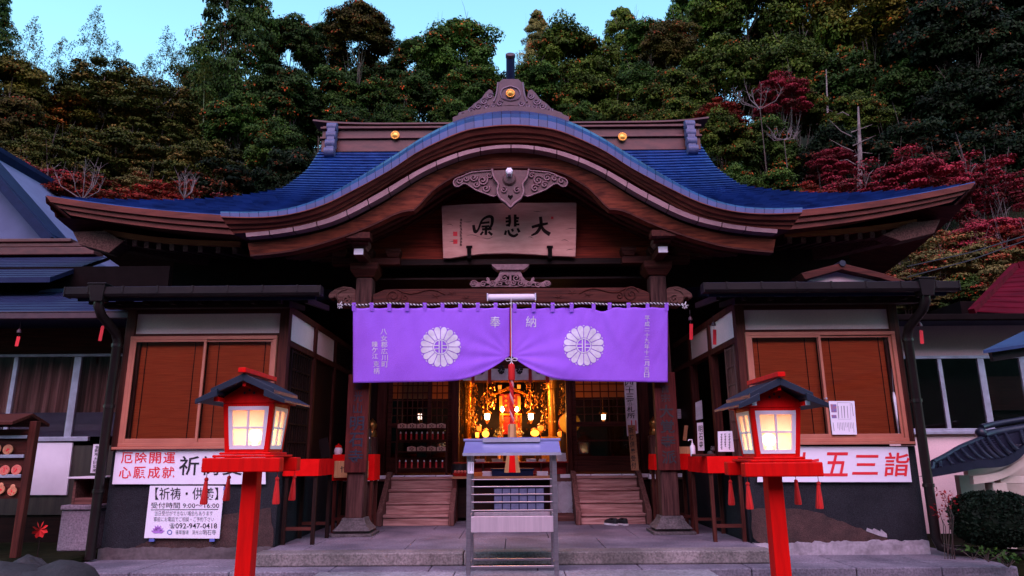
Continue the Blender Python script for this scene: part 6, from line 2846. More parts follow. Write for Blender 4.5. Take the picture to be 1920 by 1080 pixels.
for nme, quad, Y, lb in (('standing_sign', [(1307, 793), (1318, 792), (1321, 845), (1309, 845)], 9.9, 'narrow grey upright sign with dark characters by the right side wall'), ('pinned_paper', [(1265, 767), (1287, 767), (1287, 785), (1265, 785)], 12.0, 'blank white sheet pinned up behind the right pillar'), ('wall_poster', [(1304, 755), (1316, 750), (1318, 785), (1305, 788)], 10.8, 'pale poster on the right inner wall above the upright sign')):
    o = board(nme, quad, Y, lb, 'sign', 'white_paint' if nme != 'wall_poster' else 'crest_white')
    if nme == 'standing_sign':
        b = MB()
        vtext_px(b, '明石寺', 1313.5, 798, 842, 7.5, lambda a, c: P(a, c, Y - .003), .01, .04)
        b.build('lettering', M['sign_black'], o, recalc=False)
    if nme == 'pinned_paper':
        b = MB()
        for k in range(5):
            stroke(b, [(1268, 770 + k * 3), (1284, 770 + k * 3)], [.5, .5], lambda a, c: P(a, c, Y - .003))
        b.build('print_lines', M['sign_grey'], o, recalc=False)
b = MB()
b.box(P(1285, 812, 10.3), (.05, .02, .22), Matrix.Rotation(R(10), 3, 'Y'))
simple('wooden_stick', b, 'bamboo_wood', 'short yellow wooden stick with a dark end behind the pump bottle', 'stick')

# temple number boards at the right stairs
o = board('number_board', [(1169, 700), (1192, 700), (1197, 812), (1176, 818)], 11.5, 'tall pale board reading a temple number, hung right of the lattice door', 'sign', 'white_cloth')
b = MB()
vtext_px(b, '第四十三番札所', 1179, 702, 786, 15, lambda a, c: P(a, c, 11.497), .015, .06)
b.build('lettering', M['sign_black'], o, recalc=False)
b = MB()
for x in (1184, 1192):
    stroke(b, [(x, 788), (x + 1, 808)], [2, 2], lambda a, c: P(a, c, 11.497))
b.build('red_mark', M['sign_red'], o, recalc=False)
o = board('reception_board', [(1177, 797), (1191, 797), (1198, 882), (1184, 882)], 11.35, 'orange brown upright board with black characters below the pale number board', 'sign', 'bamboo_wood')
b = MB()
vtext_px(b, '祈祷供養受付', 1183.5, 801, 880, 9, lambda a, c: P(a, c, 11.347), .015, .075)
b.build('lettering', M['sign_black'], o, recalc=False)

# ------------------------------------------------------------------ amulet rack on the veranda
RY_ = 11.9
ar = thing('amulet_rack', (P(790, 890, RY_).x, RY_, HF - .0), 'red brown amulet rack with four shelves at the head of the left stairs', 'rack')
xa, xb = P(743, 860, RY_).x, P(837, 860, RY_).x
zr_ = {y: P(790, y, RY_).z for y in (788, 805, 827, 847, 880, 888)}
for x in (xa, xb):
    b = MB()
    b.bb(x - .016, x + .016, RY_ - .016, RY_ + .016, HF, P(790, 787, RY_).z)
    b.build('post', M['redwood_z'], ar)
    b = MB()
    b.bb(x - .018, x + .018, RY_ - .09, RY_ + .10, HF - .001, HF + .03) if False else b.bb(x - .018, x + .018, RY_ - .016, RY_ + .12, HF + .001, HF + .03)
    b.build('foot', M['redwood_y'], ar)
for y in (803.5, 825, 846.5, 878):
    z = P(790, y, RY_).z
    b = MB()
    b.bb(xa + .017, xb - .017, RY_ - .03, RY_ + .06, z - .012, z + .006)
    b.build('shelf', M['redwood_x'], ar)
mat('amulet_wood', (.80, .50, .38), .6)
mat('amulet_red', (.60, .03, .03), .6)
protos = {}


def amulet(kind, px, py, lb, grp):
    q = P(px, py, RY_ - .01)
    if kind not in protos:
        b = MB()
        if kind == 'tablet':
            b.prism([(-.075, 0), (.075, 0), (.075, .065), (0, .085), (-.075, .065)], -.012, .0)
            o = b.build('prayer_tablet', M['amulet_wood'], origin=(0, 0, 0), bevel=.003)
            b2 = MB()
            for k in range(5):
                a = k * 1.256
                b2.ball((.028 * math.cos(a), -.013, .038 + .02 * math.sin(a)), .011, 8, 5, (1, .3, 1))
            b2.build('painted_flower', M['redwood_x'], o)
        else:
            b.bb(-.014, .014, -.012, 0, 0, .10)
            o = b.build('amulet', M['amulet_red'], origin=(0, 0, 0), bevel=.003)
            b2 = MB()
            b2.lathe((0, -.006, .10), [(.012, 0), (.014, .014), (.006, .03), (.001, .032)], 10)
            b2.build('white_knot', M['white_paint'], o, smooth=50)
        protos[kind] = o
    else:
        o = copy_tree(protos[kind])
    o.location = q
    tag(o, lb, 'amulet', grp)


for k in range(5):
    amulet('tablet', 754 + k * 18.3, 803, 'wooden prayer tablet on the top shelf of the amulet rack', 'tablets on the top shelf')
for k in range(9):
    amulet('charm', 751 + k * 10, 824.5, 'small red amulet with a white knot hung on the second tier of the rack', 'amulets on the second tier')
for k in range(4):
    amulet('tablet', 771.5 + k * 18.6, 846, 'wooden prayer tablet on the third shelf, one of four', 'tablets on the third shelf')
for k in range(8):
    amulet('charm', 749 + k * 11.5, 877.5, 'small red amulet standing on the lowest shelf of the rack', 'amulets on the lowest shelf')

# ------------------------------------------------------------------ altar inside the open middle bay
mat('altar_red', (.45, .010, .006), .5, c2=(.25, .007, .005), scale=(9, 9, 9))
mat('altar_dark', (.05, .022, .012), .5, c2=(.03, .012, .008), scale=(9, 9, 9))
mat('flower_white', (.62, .62, .40), .7)
# valance with leaf crests at the top of the opening
VYY = 12.10
va = thing('altar_valance', (0, VYY, 2.6), 'pale valance with dark leaf crests and red ribbons over the altar', 'curtain')
b = MB()
xa, xb = P(868, 700, VYY).x, P(1062, 700, VYY).x
zv0, zv1 = P(960, 713, VYY).z, 2.95
b.grid(lambda u, v: Vector((xa + (xb - xa) * u, VYY + .012 * math.sin(u * 40), zv0 + (zv1 - zv0) * v)), 80, 2)
b.build('cloth_panel', M['white_cloth'], va, smooth=60, recalc=False)
for px in (887, 918, 994, 1026):
    q = P(px, 700, VYY)
    b = MB()
    b.bb(q.x - .028, q.x + .028, VYY - .03, VYY - .018, zv0 - .05, zv1)
    b.build('ribbon', M['altar_red'], va)
for px in (903, 940, 974, 1010):
    q = P(px, 693, VYY)
    b = MB()
    for k in range(9):
        a = k * 2 * math.pi / 9
        b.ball((q.x + .045 * math.cos(a), VYY - .016, q.z + .065 * math.sin(a)), .020, 8, 6, (1, .3, 1))
    for k in range(4):
        a = k * math.pi / 2
        b.ball((q.x + .02 * math.cos(a), VYY - .016, q.z + .03 * math.sin(a)), .016, 8, 6, (1, .3, 1))
    b.build('leaf_crest', M['sign_black'], va)

# altar furniture
AY = 14.2
al = thing('altar', (0, AY, HF), 'gilded altar with a red shrine cabinet in the middle of the hall', 'altar')
q0, q1 = P(937, 820, AY), P(978, 777, AY)
b = MB()
b.bb(-1.5, 1.5, AY + .2, AY + 1.2, HF + .001, P(960, 822, AY + .2).z)
b.build('dais', M['altar_dark'], al)
b = MB()
b.bb(q0.x, q1.x, AY - .3, AY + .19, q1.z - .04, q1.z)
for x in (q0.x + .02, q1.x - .02):
    b.bb(x - .02, x + .02, AY - .29, AY - .25, HF + .002, q1.z - .041)
    b.bb(x - .02, x + .02, AY + .1, AY + .14, HF + .002, q1.z - .041)
b.build('altar_table', M['old_gold'], al, bevel=.006)
b = MB()
b.bb(q0.x + .05, q1.x - .05, AY - .27, AY - .26, P(960, 815, AY).z, q1.z - .045)
b.build('table_cloth', M['altar_red'], al)
# shrine cabinet
c0, c1 = P(937, 774, AY + .5), P(975, 738, AY + .5)
b = MB()
b.bb(c0.x, c1.x, AY + .5, AY + .9, c0.z, c1.z)
cab = b.build('cabinet', M['altar_red'], al, bevel=.01)
b = MB()
xm = (c0.x + c1.x) / 2
hw = (c1.x - c0.x) / 2
b.prism([(xm - hw * 1.75, c1.z - .02), (xm - hw * 1.0, c1.z + .06), (xm, c1.z + .16), (xm + hw * 1.0, c1.z + .06), (xm + hw * 1.75, c1.z - .02), (xm + hw * 1.7, c1.z - .07), (xm + hw, c1.z - .0), (xm, c1.z + .07), (xm - hw, c1.z - .0), (xm - hw * 1.7, c1.z - .07)], AY + .38, AY + .95)
b.build('cabinet_roof', M['old_gold'], cab, bevel=.008)
b = MB()
for x in (-.9, .9):
    b.bb(xm + hw * x - .03, xm + hw * x + .03, AY + .485, AY + .499, c0.z + .05, c1.z - .05)
for k in range(2):
    for j in range(3):
        b.lathe((xm - hw * .4 + hw * .8 * k, AY + .49, c0.z + .15 + .1 * j), [(.03, 0), (.02, -.02)], 8, 'Y')
b.build('gold_fitting', M['gold'], cab)
# gilt pillars
for px, w_, lb in ((877, 13, 'left'), (1035.5, 15, 'right')):
    q0, q1 = P(px, 812, AY - .2), P(px, 716, AY - .2)
    b = MB()
    b.lathe((q0.x, AY - .2, 0), [(.10, HF + .002), (.10, HF + .1), (.078, HF + .12), (.078, q1.z - .15), (.11, q1.z - .1), (.11, q1.z + .3)], 20)
    for k in range(5):
        z = HF + .3 + k * .32
        b.lathe((q0.x, AY - .2, z), [(.088, 0), (.088, .03)], 20)
    b.build('gilt_pillar', M['gold'] if lb == 'right' else M['old_gold'], al, smooth=40)
b = MB()
q = P(960, 716, AY - .1)
b.bb(-1.25, 1.25, AY - .2, AY, q.z, q.z + .12)
for k in range(17):
    x = -1.2 + 2.4 * k / 16
    b.lathe((x, AY - .21, q.z + .05), [(.035, 0), (.02, -.02)], 8, 'Y')
b.build('gilt_lintel', M['old_gold'], al)
b = MB()
b.bb(-2.6, 2.6, AY + 1.6, AY + 1.64, HF, 3.85)
b.build('back_panel', M['altar_dark'], al)
b = MB()
rr = random.Random(21)
for k in range(110):
    x, z = rr.uniform(-1.3, 1.3), rr.uniform(1.5, 2.6)
    if abs(x - xm) < .35 and z < 2.3:
        continue
    d = rr.uniform(.01, .035)
    b.ball((x, AY + .9 + rr.uniform(0, .5), z), d, 6, 4, (1, .4, rr.choice((1, 2))))
b.build('gilt_ornament', M['old_gold'], al)

# hanging gilt pendants (strings of small plates)
mat('pendant_dark', (.30, .12, .02), .35, 1.0, c2=(.12, .05, .01), scale=(60, 60, 60))
for i, (px, y0, y1, wd, lb) in enumerate(((866, 722, 800, 4, 'gilt pendant string nearest the left post of the altar bay'), (890, 718, 812, 6, 'gilt pendant string right of the left gilt pillar'), (921, 715, 765, 9, 'broad gilt canopy pendant left of the shrine cabinet'), (992, 715, 765, 9, 'broad gilt canopy pendant right of the shrine cabinet'), (1021, 716, 805, 7, 'gilt pendant string left of the right gilt pillar'), (1054, 718, 780, 6, 'gilt pendant string at the right post of the altar bay'), (881, 720, 796, 8, 'gilt pendant sheet in front of the left gilt pillar'), (907, 735, 770, 6, 'small dark pendant over the left white lantern'), (1005, 735, 765, 6, 'small dark pendant over the right white lantern'))):
    Y = AY - .45
    q = P(px, y0, Y)
    o = thing('gilt_pendant', (q.x, Y, q.z), lb, 'pendant', 'gilt pendants over the altar')
    b = MB()
    b.tube([(q.x, Y, q.z + .5), (q.x, Y, P(px, y1, Y).z)], .004, 5)
    b.build('chain', M['old_gold'], o)
    b = MB()
    y = y0
    while y < y1:
        for k in range(2 if wd < 7 else 3):
            p = P(px + rr.uniform(-wd, wd), y + rr.uniform(0, 3), Y + rr.uniform(-.05, .05))
            s = rr.uniform(.008, .022)
            rot = Matrix.Rotation(rr.uniform(0, 3), 3, 'Z') @ Matrix.Rotation(rr.uniform(-.5, .5), 3, 'X')
            vs = [rot @ Vector(v) * s for v in ((-1, 0, 0), (0, 0, -1.6), (1, 0, 0), (0, 0, 1.6), (0, -.4, 0), (0, .4, 0))]
            b.add([v + p for v in vs], [(0, 1, 4), (1, 2, 4), (2, 3, 4), (3, 0, 4), (1, 0, 5), (2, 1, 5), (3, 2, 5), (0, 3, 5)])
        y += 2.3
    b.build('plates', M['gold'] if wd > 5 else M['pendant_dark'], o)

# burning candles, hanging lanterns, lamps
for px, lb in ((942, 'left burning altar candle on a gilt stand'), (969, 'right burning altar candle on a gilt stand')):
    Y = AY - .40
    q = P(px, 769, Y)
    o = thing('altar_candle', (q.x, Y, q.z - .25), lb, 'candle')
    b = MB()
    b.lathe((q.x, Y, 0), [(.018, q.z - .20), (.018, q.z - .04), (.004, q.z - .03)], 10)
    b.build('candle_stick', M['candle_white'], o, smooth=40)
    b = MB()
    b.lathe((q.x, Y, 0), [(.05, HF + .0), (.05, HF + .02), (.012, HF + .05), (.012, q.z - .26), (.04, q.z - .23), (.045, q.z - .201)], 12)
    b.build('gilt_stand', M['gold'], o, smooth=40)
    b = MB()
    b.lathe((q.x, Y, 0), [(.004, q.z - .03), (.034, q.z), (.026, q.z + .03), (.001, q.z + .075)], 10)
    b.build('flame', M['flame'], o, smooth=60)
    point_light('candle_light', (q.x, Y - .08, q.z + .05), 18, (1, .27, .04), .05, o)
for px, lb in ((913.5, 'white glowing hanging lantern left of the altar table'), (995.5, 'white glowing hanging lantern right of the altar table'), (788, 'small lit hanging lantern seen above the amulet rack'), (1131, 'small lit hanging lantern seen through the right lattice door')):
    Y = AY - .6
    q0, q1 = P(px, 787, Y), P(px, 776, Y)
    o = thing('hanging_lantern', (q0.x, Y, q0.z), lb, 'lantern', 'hanging lanterns beside the altar')
    b = MB()
    b.lathe((q0.x, Y, 0), [(.03, q0.z), (.045, q0.z + .02), (.050, q1.z - .02), (.045, q1.z)], 8)
    b.build('lamp_glass', M['lamp_white'], o)
    b = MB()
    b.lathe((q0.x, Y, 0), [(.08, q1.z + .001), (.095, q1.z + .015), (.05, q1.z + .05), (.01, q1.z + .08), (.006, q1.z + .75)], 8)
    b.lathe((q0.x, Y, 0), [(.012, q0.z - .08), (.04, q0.z - .02), (.05, q0.z - .001)], 8)
    b.build('gilt_cap', M['gold'], o)
    point_light('lantern_glow', (q0.x, Y - .12, q0.z + .03), 1.6, (1, .42, .12), .05, o)
for px, y0, y1, w_, m_, lb in ((895, 820, 811, 9, 'lamp_amber', 'amber box lamp low on the left of the altar'), (910.5, 820, 807, 13, 'lamp_amber', 'round amber lamp next to the box lamp, left of the altar'), (898, 808, 799, 11, 'lamp_soft', 'gilt six sided lamp above the amber box lamp'), (1003, 818, 806, 16, 'lamp_amber', 'round amber lamp right of the altar table'), (1014, 808, 797, 12, 'lamp_soft', 'gilt six sided lamp behind the right round lamp'), (1051, 819, 808, 12, 'lamp_soft', 'small red orange paper lantern beside the yellow drum'), (937, 730, 723, 8, 'lamp_soft', 'small gilt lamp high on the left of the cabinet roof'), (973, 729, 722, 8, 'lamp_soft', 'small gilt lamp high on the right of the cabinet roof')):
    Y = AY - .75
    q0, q1 = P(px, y0, Y), P(px, y1, Y)
    hw = w_ * .5 * Y / FPX
    o = thing('altar_lamp', (q0.x, Y, q0.z), lb, 'lamp', 'lamps around the altar')
    b = MB()
    if 'round' in lb or 'paper' in lb:
        b.ball((q0.x, Y, (q0.z + q1.z) / 2), (q1.z - q0.z) / 2, 14, 10, (hw / ((q1.z - q0.z) / 2), 1, 1))
    else:
        b.lathe((q0.x, Y, 0), [(hw * .7, q0.z), (hw * .85, q1.z)], 6)
    b.build('lamp_shade', M[m_], o, smooth=50)
    b = MB()
    b.lathe((q0.x, Y, 0), [(hw * .5, q1.z), (hw * 1.1, q1.z + .005), (hw * .3, q1.z + .04)], 6)
    b.lathe((q0.x, Y, 0), [(hw * .8, q0.z - .03), (hw * .8, q0.z - .001)], 6)
    if y0 > 790:
        b.lathe((q0.x, Y, 0), [(.05, HF), (.012, HF + .03), (.012, q0.z - .031)], 8)
    else:
        b.tube([(q0.x, Y, q1.z + .04), (q0.x, Y, q1.z + .5)], .004, 5)
    b.build('gilt_frame', M['old_gold'], o)
point_light('altar_glow', (P(903, 812, 12.9).x, 12.9, P(903, 806, 12.9).z), 2.6, (1, .28, .04), .08)
point_light('altar_glow', (P(1005, 812, 12.9).x, 12.9, P(1005, 806, 12.9).z), 2.6, (1, .28, .04), .08)
# round yellow drum seen through the right lattice door
mat('drum_skin', (.78, .42, .04), .6, c2=(.66, .34, .03), scale=(5, 5, 5))
for px, py, r_, lb in ((1068, 793, 20, 'large yellow round drum standing right of the altar'), (850, 816, 9, 'small yellow round drum behind the left post')):
    Y = 13.0
    q = P(px, py, Y)
    rr_ = r_ * Y / FPX
    o = thing('drum', (q.x, Y, HF), lb, 'drum')
    b = MB()
    b.lathe((q.x, Y, q.z), [(rr_ * .96, 0), (rr_, .02), (rr_, .14), (rr_ * .9, .16)], 32, 'Y')
    b.build('shell', M['altar_red'], o, smooth=40)
    b = MB()
    b.lathe((q.x, Y - .004, q.z), [(rr_ * .95, 0), (rr_ * .5, -.006), (.001, -.008)], 32, 'Y')
    b.build('drum_head', M['drum_skin'], o, smooth=40)
    b = MB()
    b.beam((q.x - rr_ * .8, Y + .08, HF), (q.x - rr_ * .6, Y + .08, q.z), .04, .04)
    b.beam((q.x + rr_ * .8, Y + .08, HF), (q.x + rr_ * .6, Y + .08, q.z), .04, .04)
    b.build('stand', M['altar_dark'], o)
    point_light('drum_fill', (q.x - .12, Y - .45, q.z + .1), 5 if r_ > 10 else 1.5, (1, .55, .15), .05)  # added light without a fixture, brightens the drum head
# flowers and gilt tray on the altar front
for px, py, lb in ((936, 812, 'white flower bunch left of the altar table'), (972, 812, 'pale pink flower bunch right of the altar table')):
    q = P(px, py, AY - .5)
    o = thing('altar_flowers', (q.x, AY - .5, HF), lb, 'flowers')
    b = MB()
    leaf_cloud(b, [(q.x + rnd.gauss(0, .05), AY - .5 + rnd.gauss(0, .03), q.z + rnd.gauss(0, .05)) for _ in range(60)], .025, rnd)
    b.build('blossoms', M['flower_white'], o, recalc=False)
    b = MB()
    b.lathe((q.x, AY - .5, 0), [(.06, HF), (.07, HF + .12), (.03, HF + .2), (.04, q.z - .05)], 12)
    b.build('vase', M['gold'], o, smooth=40)
q = P(1033, 820, 13.2)
b = MB()
b.bb(q.x - .17, q.x + .17, 13.1, 13.4, HF + .001, q.z - .02)
b.bb(q.x - .19, q.x + .19, 13.08, 13.42, q.z - .019, q.z + .01)
simple('gilt_stool', b, 'gold', 'low gilt offering stool below the right gilt pillar', 'stool', bevel=.01)

# ------------------------------------------------------------------ display in front of the altar, between the stairs
DY = 11.35
dt = thing('display_table', (P(958, 900, DY).x, DY, PZ_ - .004), 'long wooden display table between the two stairs', 'table')
zt = P(960, 893, DY).z
x0, x1 = P(847, 893, DY).x, P(1040, 893, DY).x
b = MB()
b.bb(x0, x1, DY, DY + .40, zt - .035, zt)
b.build('tabletop', M['bamboo_wood'], dt, bevel=.005)
for x in (x0 + .05, x1 - .05):
    for y in (DY + .04, DY + .36):
        b = MB()
        b.bb(x - .025, x + .025, y - .025, y + .025, PZ_ - .004, zt - .036)
        b.build('leg', M['redwood_z'], dt)
b = MB()
b.bb(x0 + .08, x1 - .08, DY + .30, DY + .32, PZ_ + .05, zt - .04)
b.build('back_board', M['darkwood_x'], dt)
# step-back shelf behind the table carrying trays
sh = thing('tray_shelf', (P(960, 870, 11.86).x, 11.86, HF), 'low dark shelf of red trays and papers at the edge of the hall floor', 'shelf')
b = MB()
zs_ = P(960, 866, 11.86).z
b.bb(P(850, 870, 11.86).x, P(1066, 870, 11.86).x, 11.9, 12.12, zs_ - .02, zs_)
b.bb(P(850, 870, 11.86).x, P(1066, 870, 11.86).x, 12.09, 12.12, HF + .001, zs_ - .021)
b.build('case', M['altar_red'], sh, bevel=.004)
b = MB()
for px in (852, 905, 960, 1015, 1064):
    q = P(px, 870, 11.86)
    b.bb(q.x - .012, q.x + .012, 11.9, 12.088, HF + .001, zs_ - .021)
b.build('upright', M['redwood_z'], sh)
rr = random.Random(2)
for i, (px, py, w_, hgt, c, Y, zz, lb) in enumerate((
        (900, 866, 17, .05, 'white_paint', 11.95, 'S', 'white paper stack on the left end of the tray shelf'),
        (932, 866, 20, .055, 'cream', 11.95, 'S', 'cream box of slips on the tray shelf left of the handle'),
        (996, 866, 18, .05, 'white_paint', 11.95, 'S', 'white stack with red base right of the rope handle'),
        (1017, 866, 13, .045, 'white_paint', 11.95, 'S', 'small white stack on the right part of the tray shelf'),
        (1053, 866, 17, .14, 'white_cloth', 11.95, 'S', 'grey upright folder box at the right end of the tray shelf'),
        (866, 893, 34, .05, 'altar_red', 11.45, 'T', 'red lacquer bowl tray on the left end of the display table'),
        (897, 893, 16, .06, 'lamp_orange', 11.45, 'T', 'orange bundle beside the red tray on the display table'),
        (915, 893, 22, .075, 'white_paint', 11.5, 'T', 'white paper pile next to the orange bundle'),
        (997, 893, 16, .035, 'altar_red', 11.5, 'T', 'flat red box right of the black chest'),
        (1018, 893, 20, .07, 'white_paint', 11.5, 'T', 'white cloth pile at the right end of the display table'))):
    q = P(px, py, Y)
    hw = w_ * .5 * Y / FPX
    zb0 = zs_ if zz == 'S' else zt
    if c == 'lamp_orange' and c not in M:
        mat('lamp_orange', (.70, .16, .02), .6)
    b = MB()
    if c == 'altar_red':
        b.frustum((q.x, Y + .06, zb0 + .001), (hw * 1.5, .10), (hw * 2, .15), hgt)
    else:
        n = 4
        for k in range(n):
            dx = rr.uniform(-.01, .01)
            b.bb(q.x - hw + dx, q.x + hw + dx, Y + .005 * k, Y + .12, zb0 + .001 + hgt * k / n, zb0 + hgt * (k + 1) / n - .001)
    simple('paper_stack' if c in ('white_paint', 'cream', 'white_cloth') else ('lacquer_tray' if c == 'altar_red' else 'cloth_bundle'), b, c, lb, 'stack' if c != 'altar_red' else 'tray', bevel=.003)
# red fruit in the bowl
for k in range(5):
    q = P(854 + k * 6, 884, 11.5)
    b = MB()
    b.ball((q.x, 11.5 + .02 * (k % 2), zt + .07), .026, 10, 8)
    simple('red_fruit', b, 'ema_pink', 'small pink red fruit in the red tray on the display table', 'fruit', 'fruit in the red tray', smooth=60)
b = MB()
q0, q1 = P(922, 894, 11.40), P(1000, 882, 11.40)
b.bb(q0.x, q1.x, 11.42, 11.60, zt + .001, q1.z)
b.bb(q0.x - .02, q1.x + .02, 11.40, 11.62, q1.z + .001, q1.z + .03)
simple('black_chest', b, 'navy', 'black lacquer chest in the middle of the display table under the rope', 'chest', bevel=.006)
# wall of blue grey leaflets in front of the table
lf = thing('leaflet_stand', (P(972, 935, 11.2).x, 11.2, PZ_ - .004), 'blue grey leaflet stand below the display table', 'stand')
b = MB()
q0, q1 = P(926, 958, 11.2), P(1020, 915, 11.2)
b.bb(q0.x, q1.x, 11.22, 11.25, PZ_ - .004, q1.z)
b.build('back_board', M['navy'], lf)
mat('leaflet', (.10, .12, .22), .6, c2=(.15, .17, .28), scale=(15, 15, 15))
for j in range(3):
    for k in range(6):
        a0 = q0.x + (q1.x - q0.x) * (k + .06) / 6
        a1 = q0.x + (q1.x - q0.x) * (k + .94) / 6
        z0 = q0.z + (q1.z - q0.z) * (j + .05) / 3
        z1 = q0.z + (q1.z - q0.z) * (j + .93) / 3
        b = MB()
        b.bb(a0, a1, 11.205, 11.217, z0, z1)
        b.build('leaflet', M['leaflet'], lf)
# black pot left of the middle bay
q = P(862, 862, 11.9)
b = MB()
q2 = P(862, 866, 11.7)
b.lathe((q2.x, 11.72, zt + .001), [(.08, 0), (.12, .03), (.14, .12), (.13, .17), (.14, .19), (.12, .19)], 20)
simple('iron_pot', b, 'rubber', 'black iron pot behind the red fruit tray', 'pot', smooth=40)

# ------------------------------------------------------------------ wooded hillside: every tree a trunk and a crown
def leaf_mat(name, dark, light, extra, rough=.6):
    """two greens mixed per leaf and per clump ('tone' red), stray turned leaves ('tone' green)"""
    m = bpy.data.materials.new(name)
    m.use_nodes = True
    t = m.node_tree
    b = t.nodes['Principled BSDF']
    b.inputs['Roughness'].default_value = rough
    b.inputs['Specular IOR Level'].default_value = .06
    at = t.nodes.new('ShaderNodeAttribute')
    at.attribute_name = 'tone'
    sp = t.nodes.new('ShaderNodeSeparateColor')
    t.links.new(at.outputs['Color'], sp.inputs[0])
    m1 = t.nodes.new('ShaderNodeMix')
    m1.data_type = 'RGBA'
    m1.inputs['A'].default_value = (*dark, 1)
    m1.inputs['B'].default_value = (*light, 1)
    t.links.new(sp.outputs[0], m1.inputs['Factor'])
    m2 = t.nodes.new('ShaderNodeMix')
    m2.data_type = 'RGBA'
    m2.inputs['B'].default_value = (*extra, 1)
    t.links.new(sp.outputs[1], m2.inputs['Factor'])
    t.links.new(m1.outputs['Result'], m2.inputs['A'])
    oi = t.nodes.new('ShaderNodeObjectInfo')
    mr = t.nodes.new('ShaderNodeMapRange')
    mr.inputs['To Min'].default_value = .8
    mr.inputs['To Max'].default_value = 1.2
    t.links.new(oi.outputs['Random'], mr.inputs['Value'])
    vm = t.nodes.new('ShaderNodeVectorMath')
    vm.operation = 'SCALE'
    t.links.new(m2.outputs['Result'], vm.inputs[0])
    t.links.new(mr.outputs[0], vm.inputs['Scale'])
    t.links.new(vm.outputs[0], b.inputs['Base Color'])
    M[name] = m
    return m


OR = (.42, .055, .012)
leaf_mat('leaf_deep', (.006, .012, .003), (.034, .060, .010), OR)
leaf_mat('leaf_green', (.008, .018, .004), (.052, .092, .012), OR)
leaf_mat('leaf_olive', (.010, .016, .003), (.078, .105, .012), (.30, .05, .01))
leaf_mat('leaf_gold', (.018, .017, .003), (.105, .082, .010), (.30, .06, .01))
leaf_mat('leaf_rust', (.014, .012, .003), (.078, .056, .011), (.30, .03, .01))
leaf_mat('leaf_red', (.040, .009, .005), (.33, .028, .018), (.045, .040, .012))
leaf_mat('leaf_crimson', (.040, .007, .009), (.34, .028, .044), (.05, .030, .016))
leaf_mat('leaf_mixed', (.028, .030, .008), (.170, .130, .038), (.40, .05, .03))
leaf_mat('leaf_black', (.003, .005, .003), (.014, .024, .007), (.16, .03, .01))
leaf_mat('leaf_bamboo', (.012, .016, .004), (.068, .068, .011), (.16, .09, .02))


def leaves_mesh(name, C, N, size, tone, aspect=.5, rs=None, fold=True):
    """C: centres, N: normals (n, 3), size (n,), tone (n, 2) -> mesh of leaf quads"""
    n = len(C)
    rs = rs or np.random.RandomState(1)
    N = N / np.linalg.norm(N, axis=1, keepdims=True)
    r = rs.normal(size=(n, 3))
    A = np.cross(N, r)
    A /= np.linalg.norm(A, axis=1, keepdims=True)
    B = np.cross(N, A)
    s = size[:, None]
    V = np.empty((n, 4, 3))
    V[:, 0] = C - A * s
    V[:, 1] = C + B * s * aspect + N * s * .15
    V[:, 2] = C + A * s
    V[:, 3] = C - B * s * aspect + N * s * .15
    me = bpy.data.meshes.new(name)
    me.vertices.add(n * 4)
    me.vertices.foreach_set('co', V.reshape(-1))
    me.loops.add(n * 4)
    me.loops.foreach_set('vertex_index', np.arange(n * 4, dtype='i'))
    me.polygons.add(n)
    me.polygons.foreach_set('loop_start', np.arange(0, n * 4, 4, dtype='i'))
    me.update(calc_edges=True)
    me.validate()
    a = me.attributes.new('tone', 'FLOAT_COLOR', 'CORNER')
    c = np.ones((n, 4, 4), 'f')
    c[:, :, 0] = tone[:, 0:1]
    c[:, :, 1] = tone[:, 1:2]
    c[:, :, 2] = 0
    a.data.foreach_set('color', c.reshape(-1))
    return me


def clump_leaves(rs, centres, radii, per, flat, upb, spread=.35):
    n = len(centres)
    idx = np.repeat(np.arange(n), per)
    d = rs.normal(size=(n * per, 3))
    d /= np.linalg.norm(d, axis=1, keepdims=True)
    d[:, 2] = np.where(d[:, 2] < -.25, -d[:, 2] * .6, d[:, 2])
    rr = (1 - spread * rs.rand(n * per) ** 1.5)
    # leafy twigs: a bumpy clump outline
    bump = 1 + .18 * np.sin(d[:, 0] * 9 + idx * 1.3) * np.sin(d[:, 1] * 8 + idx * .7) + .12 * np.sin(d[:, 2] * 11 + idx)
    C = centres[idx] + d * (radii[idx] * rr * bump)[:, None] * np.array([1, 1, flat])
    N = d * .8 + np.array([0, 0, upb]) + rs.normal(size=d.shape) * .45
    return C, N, idx


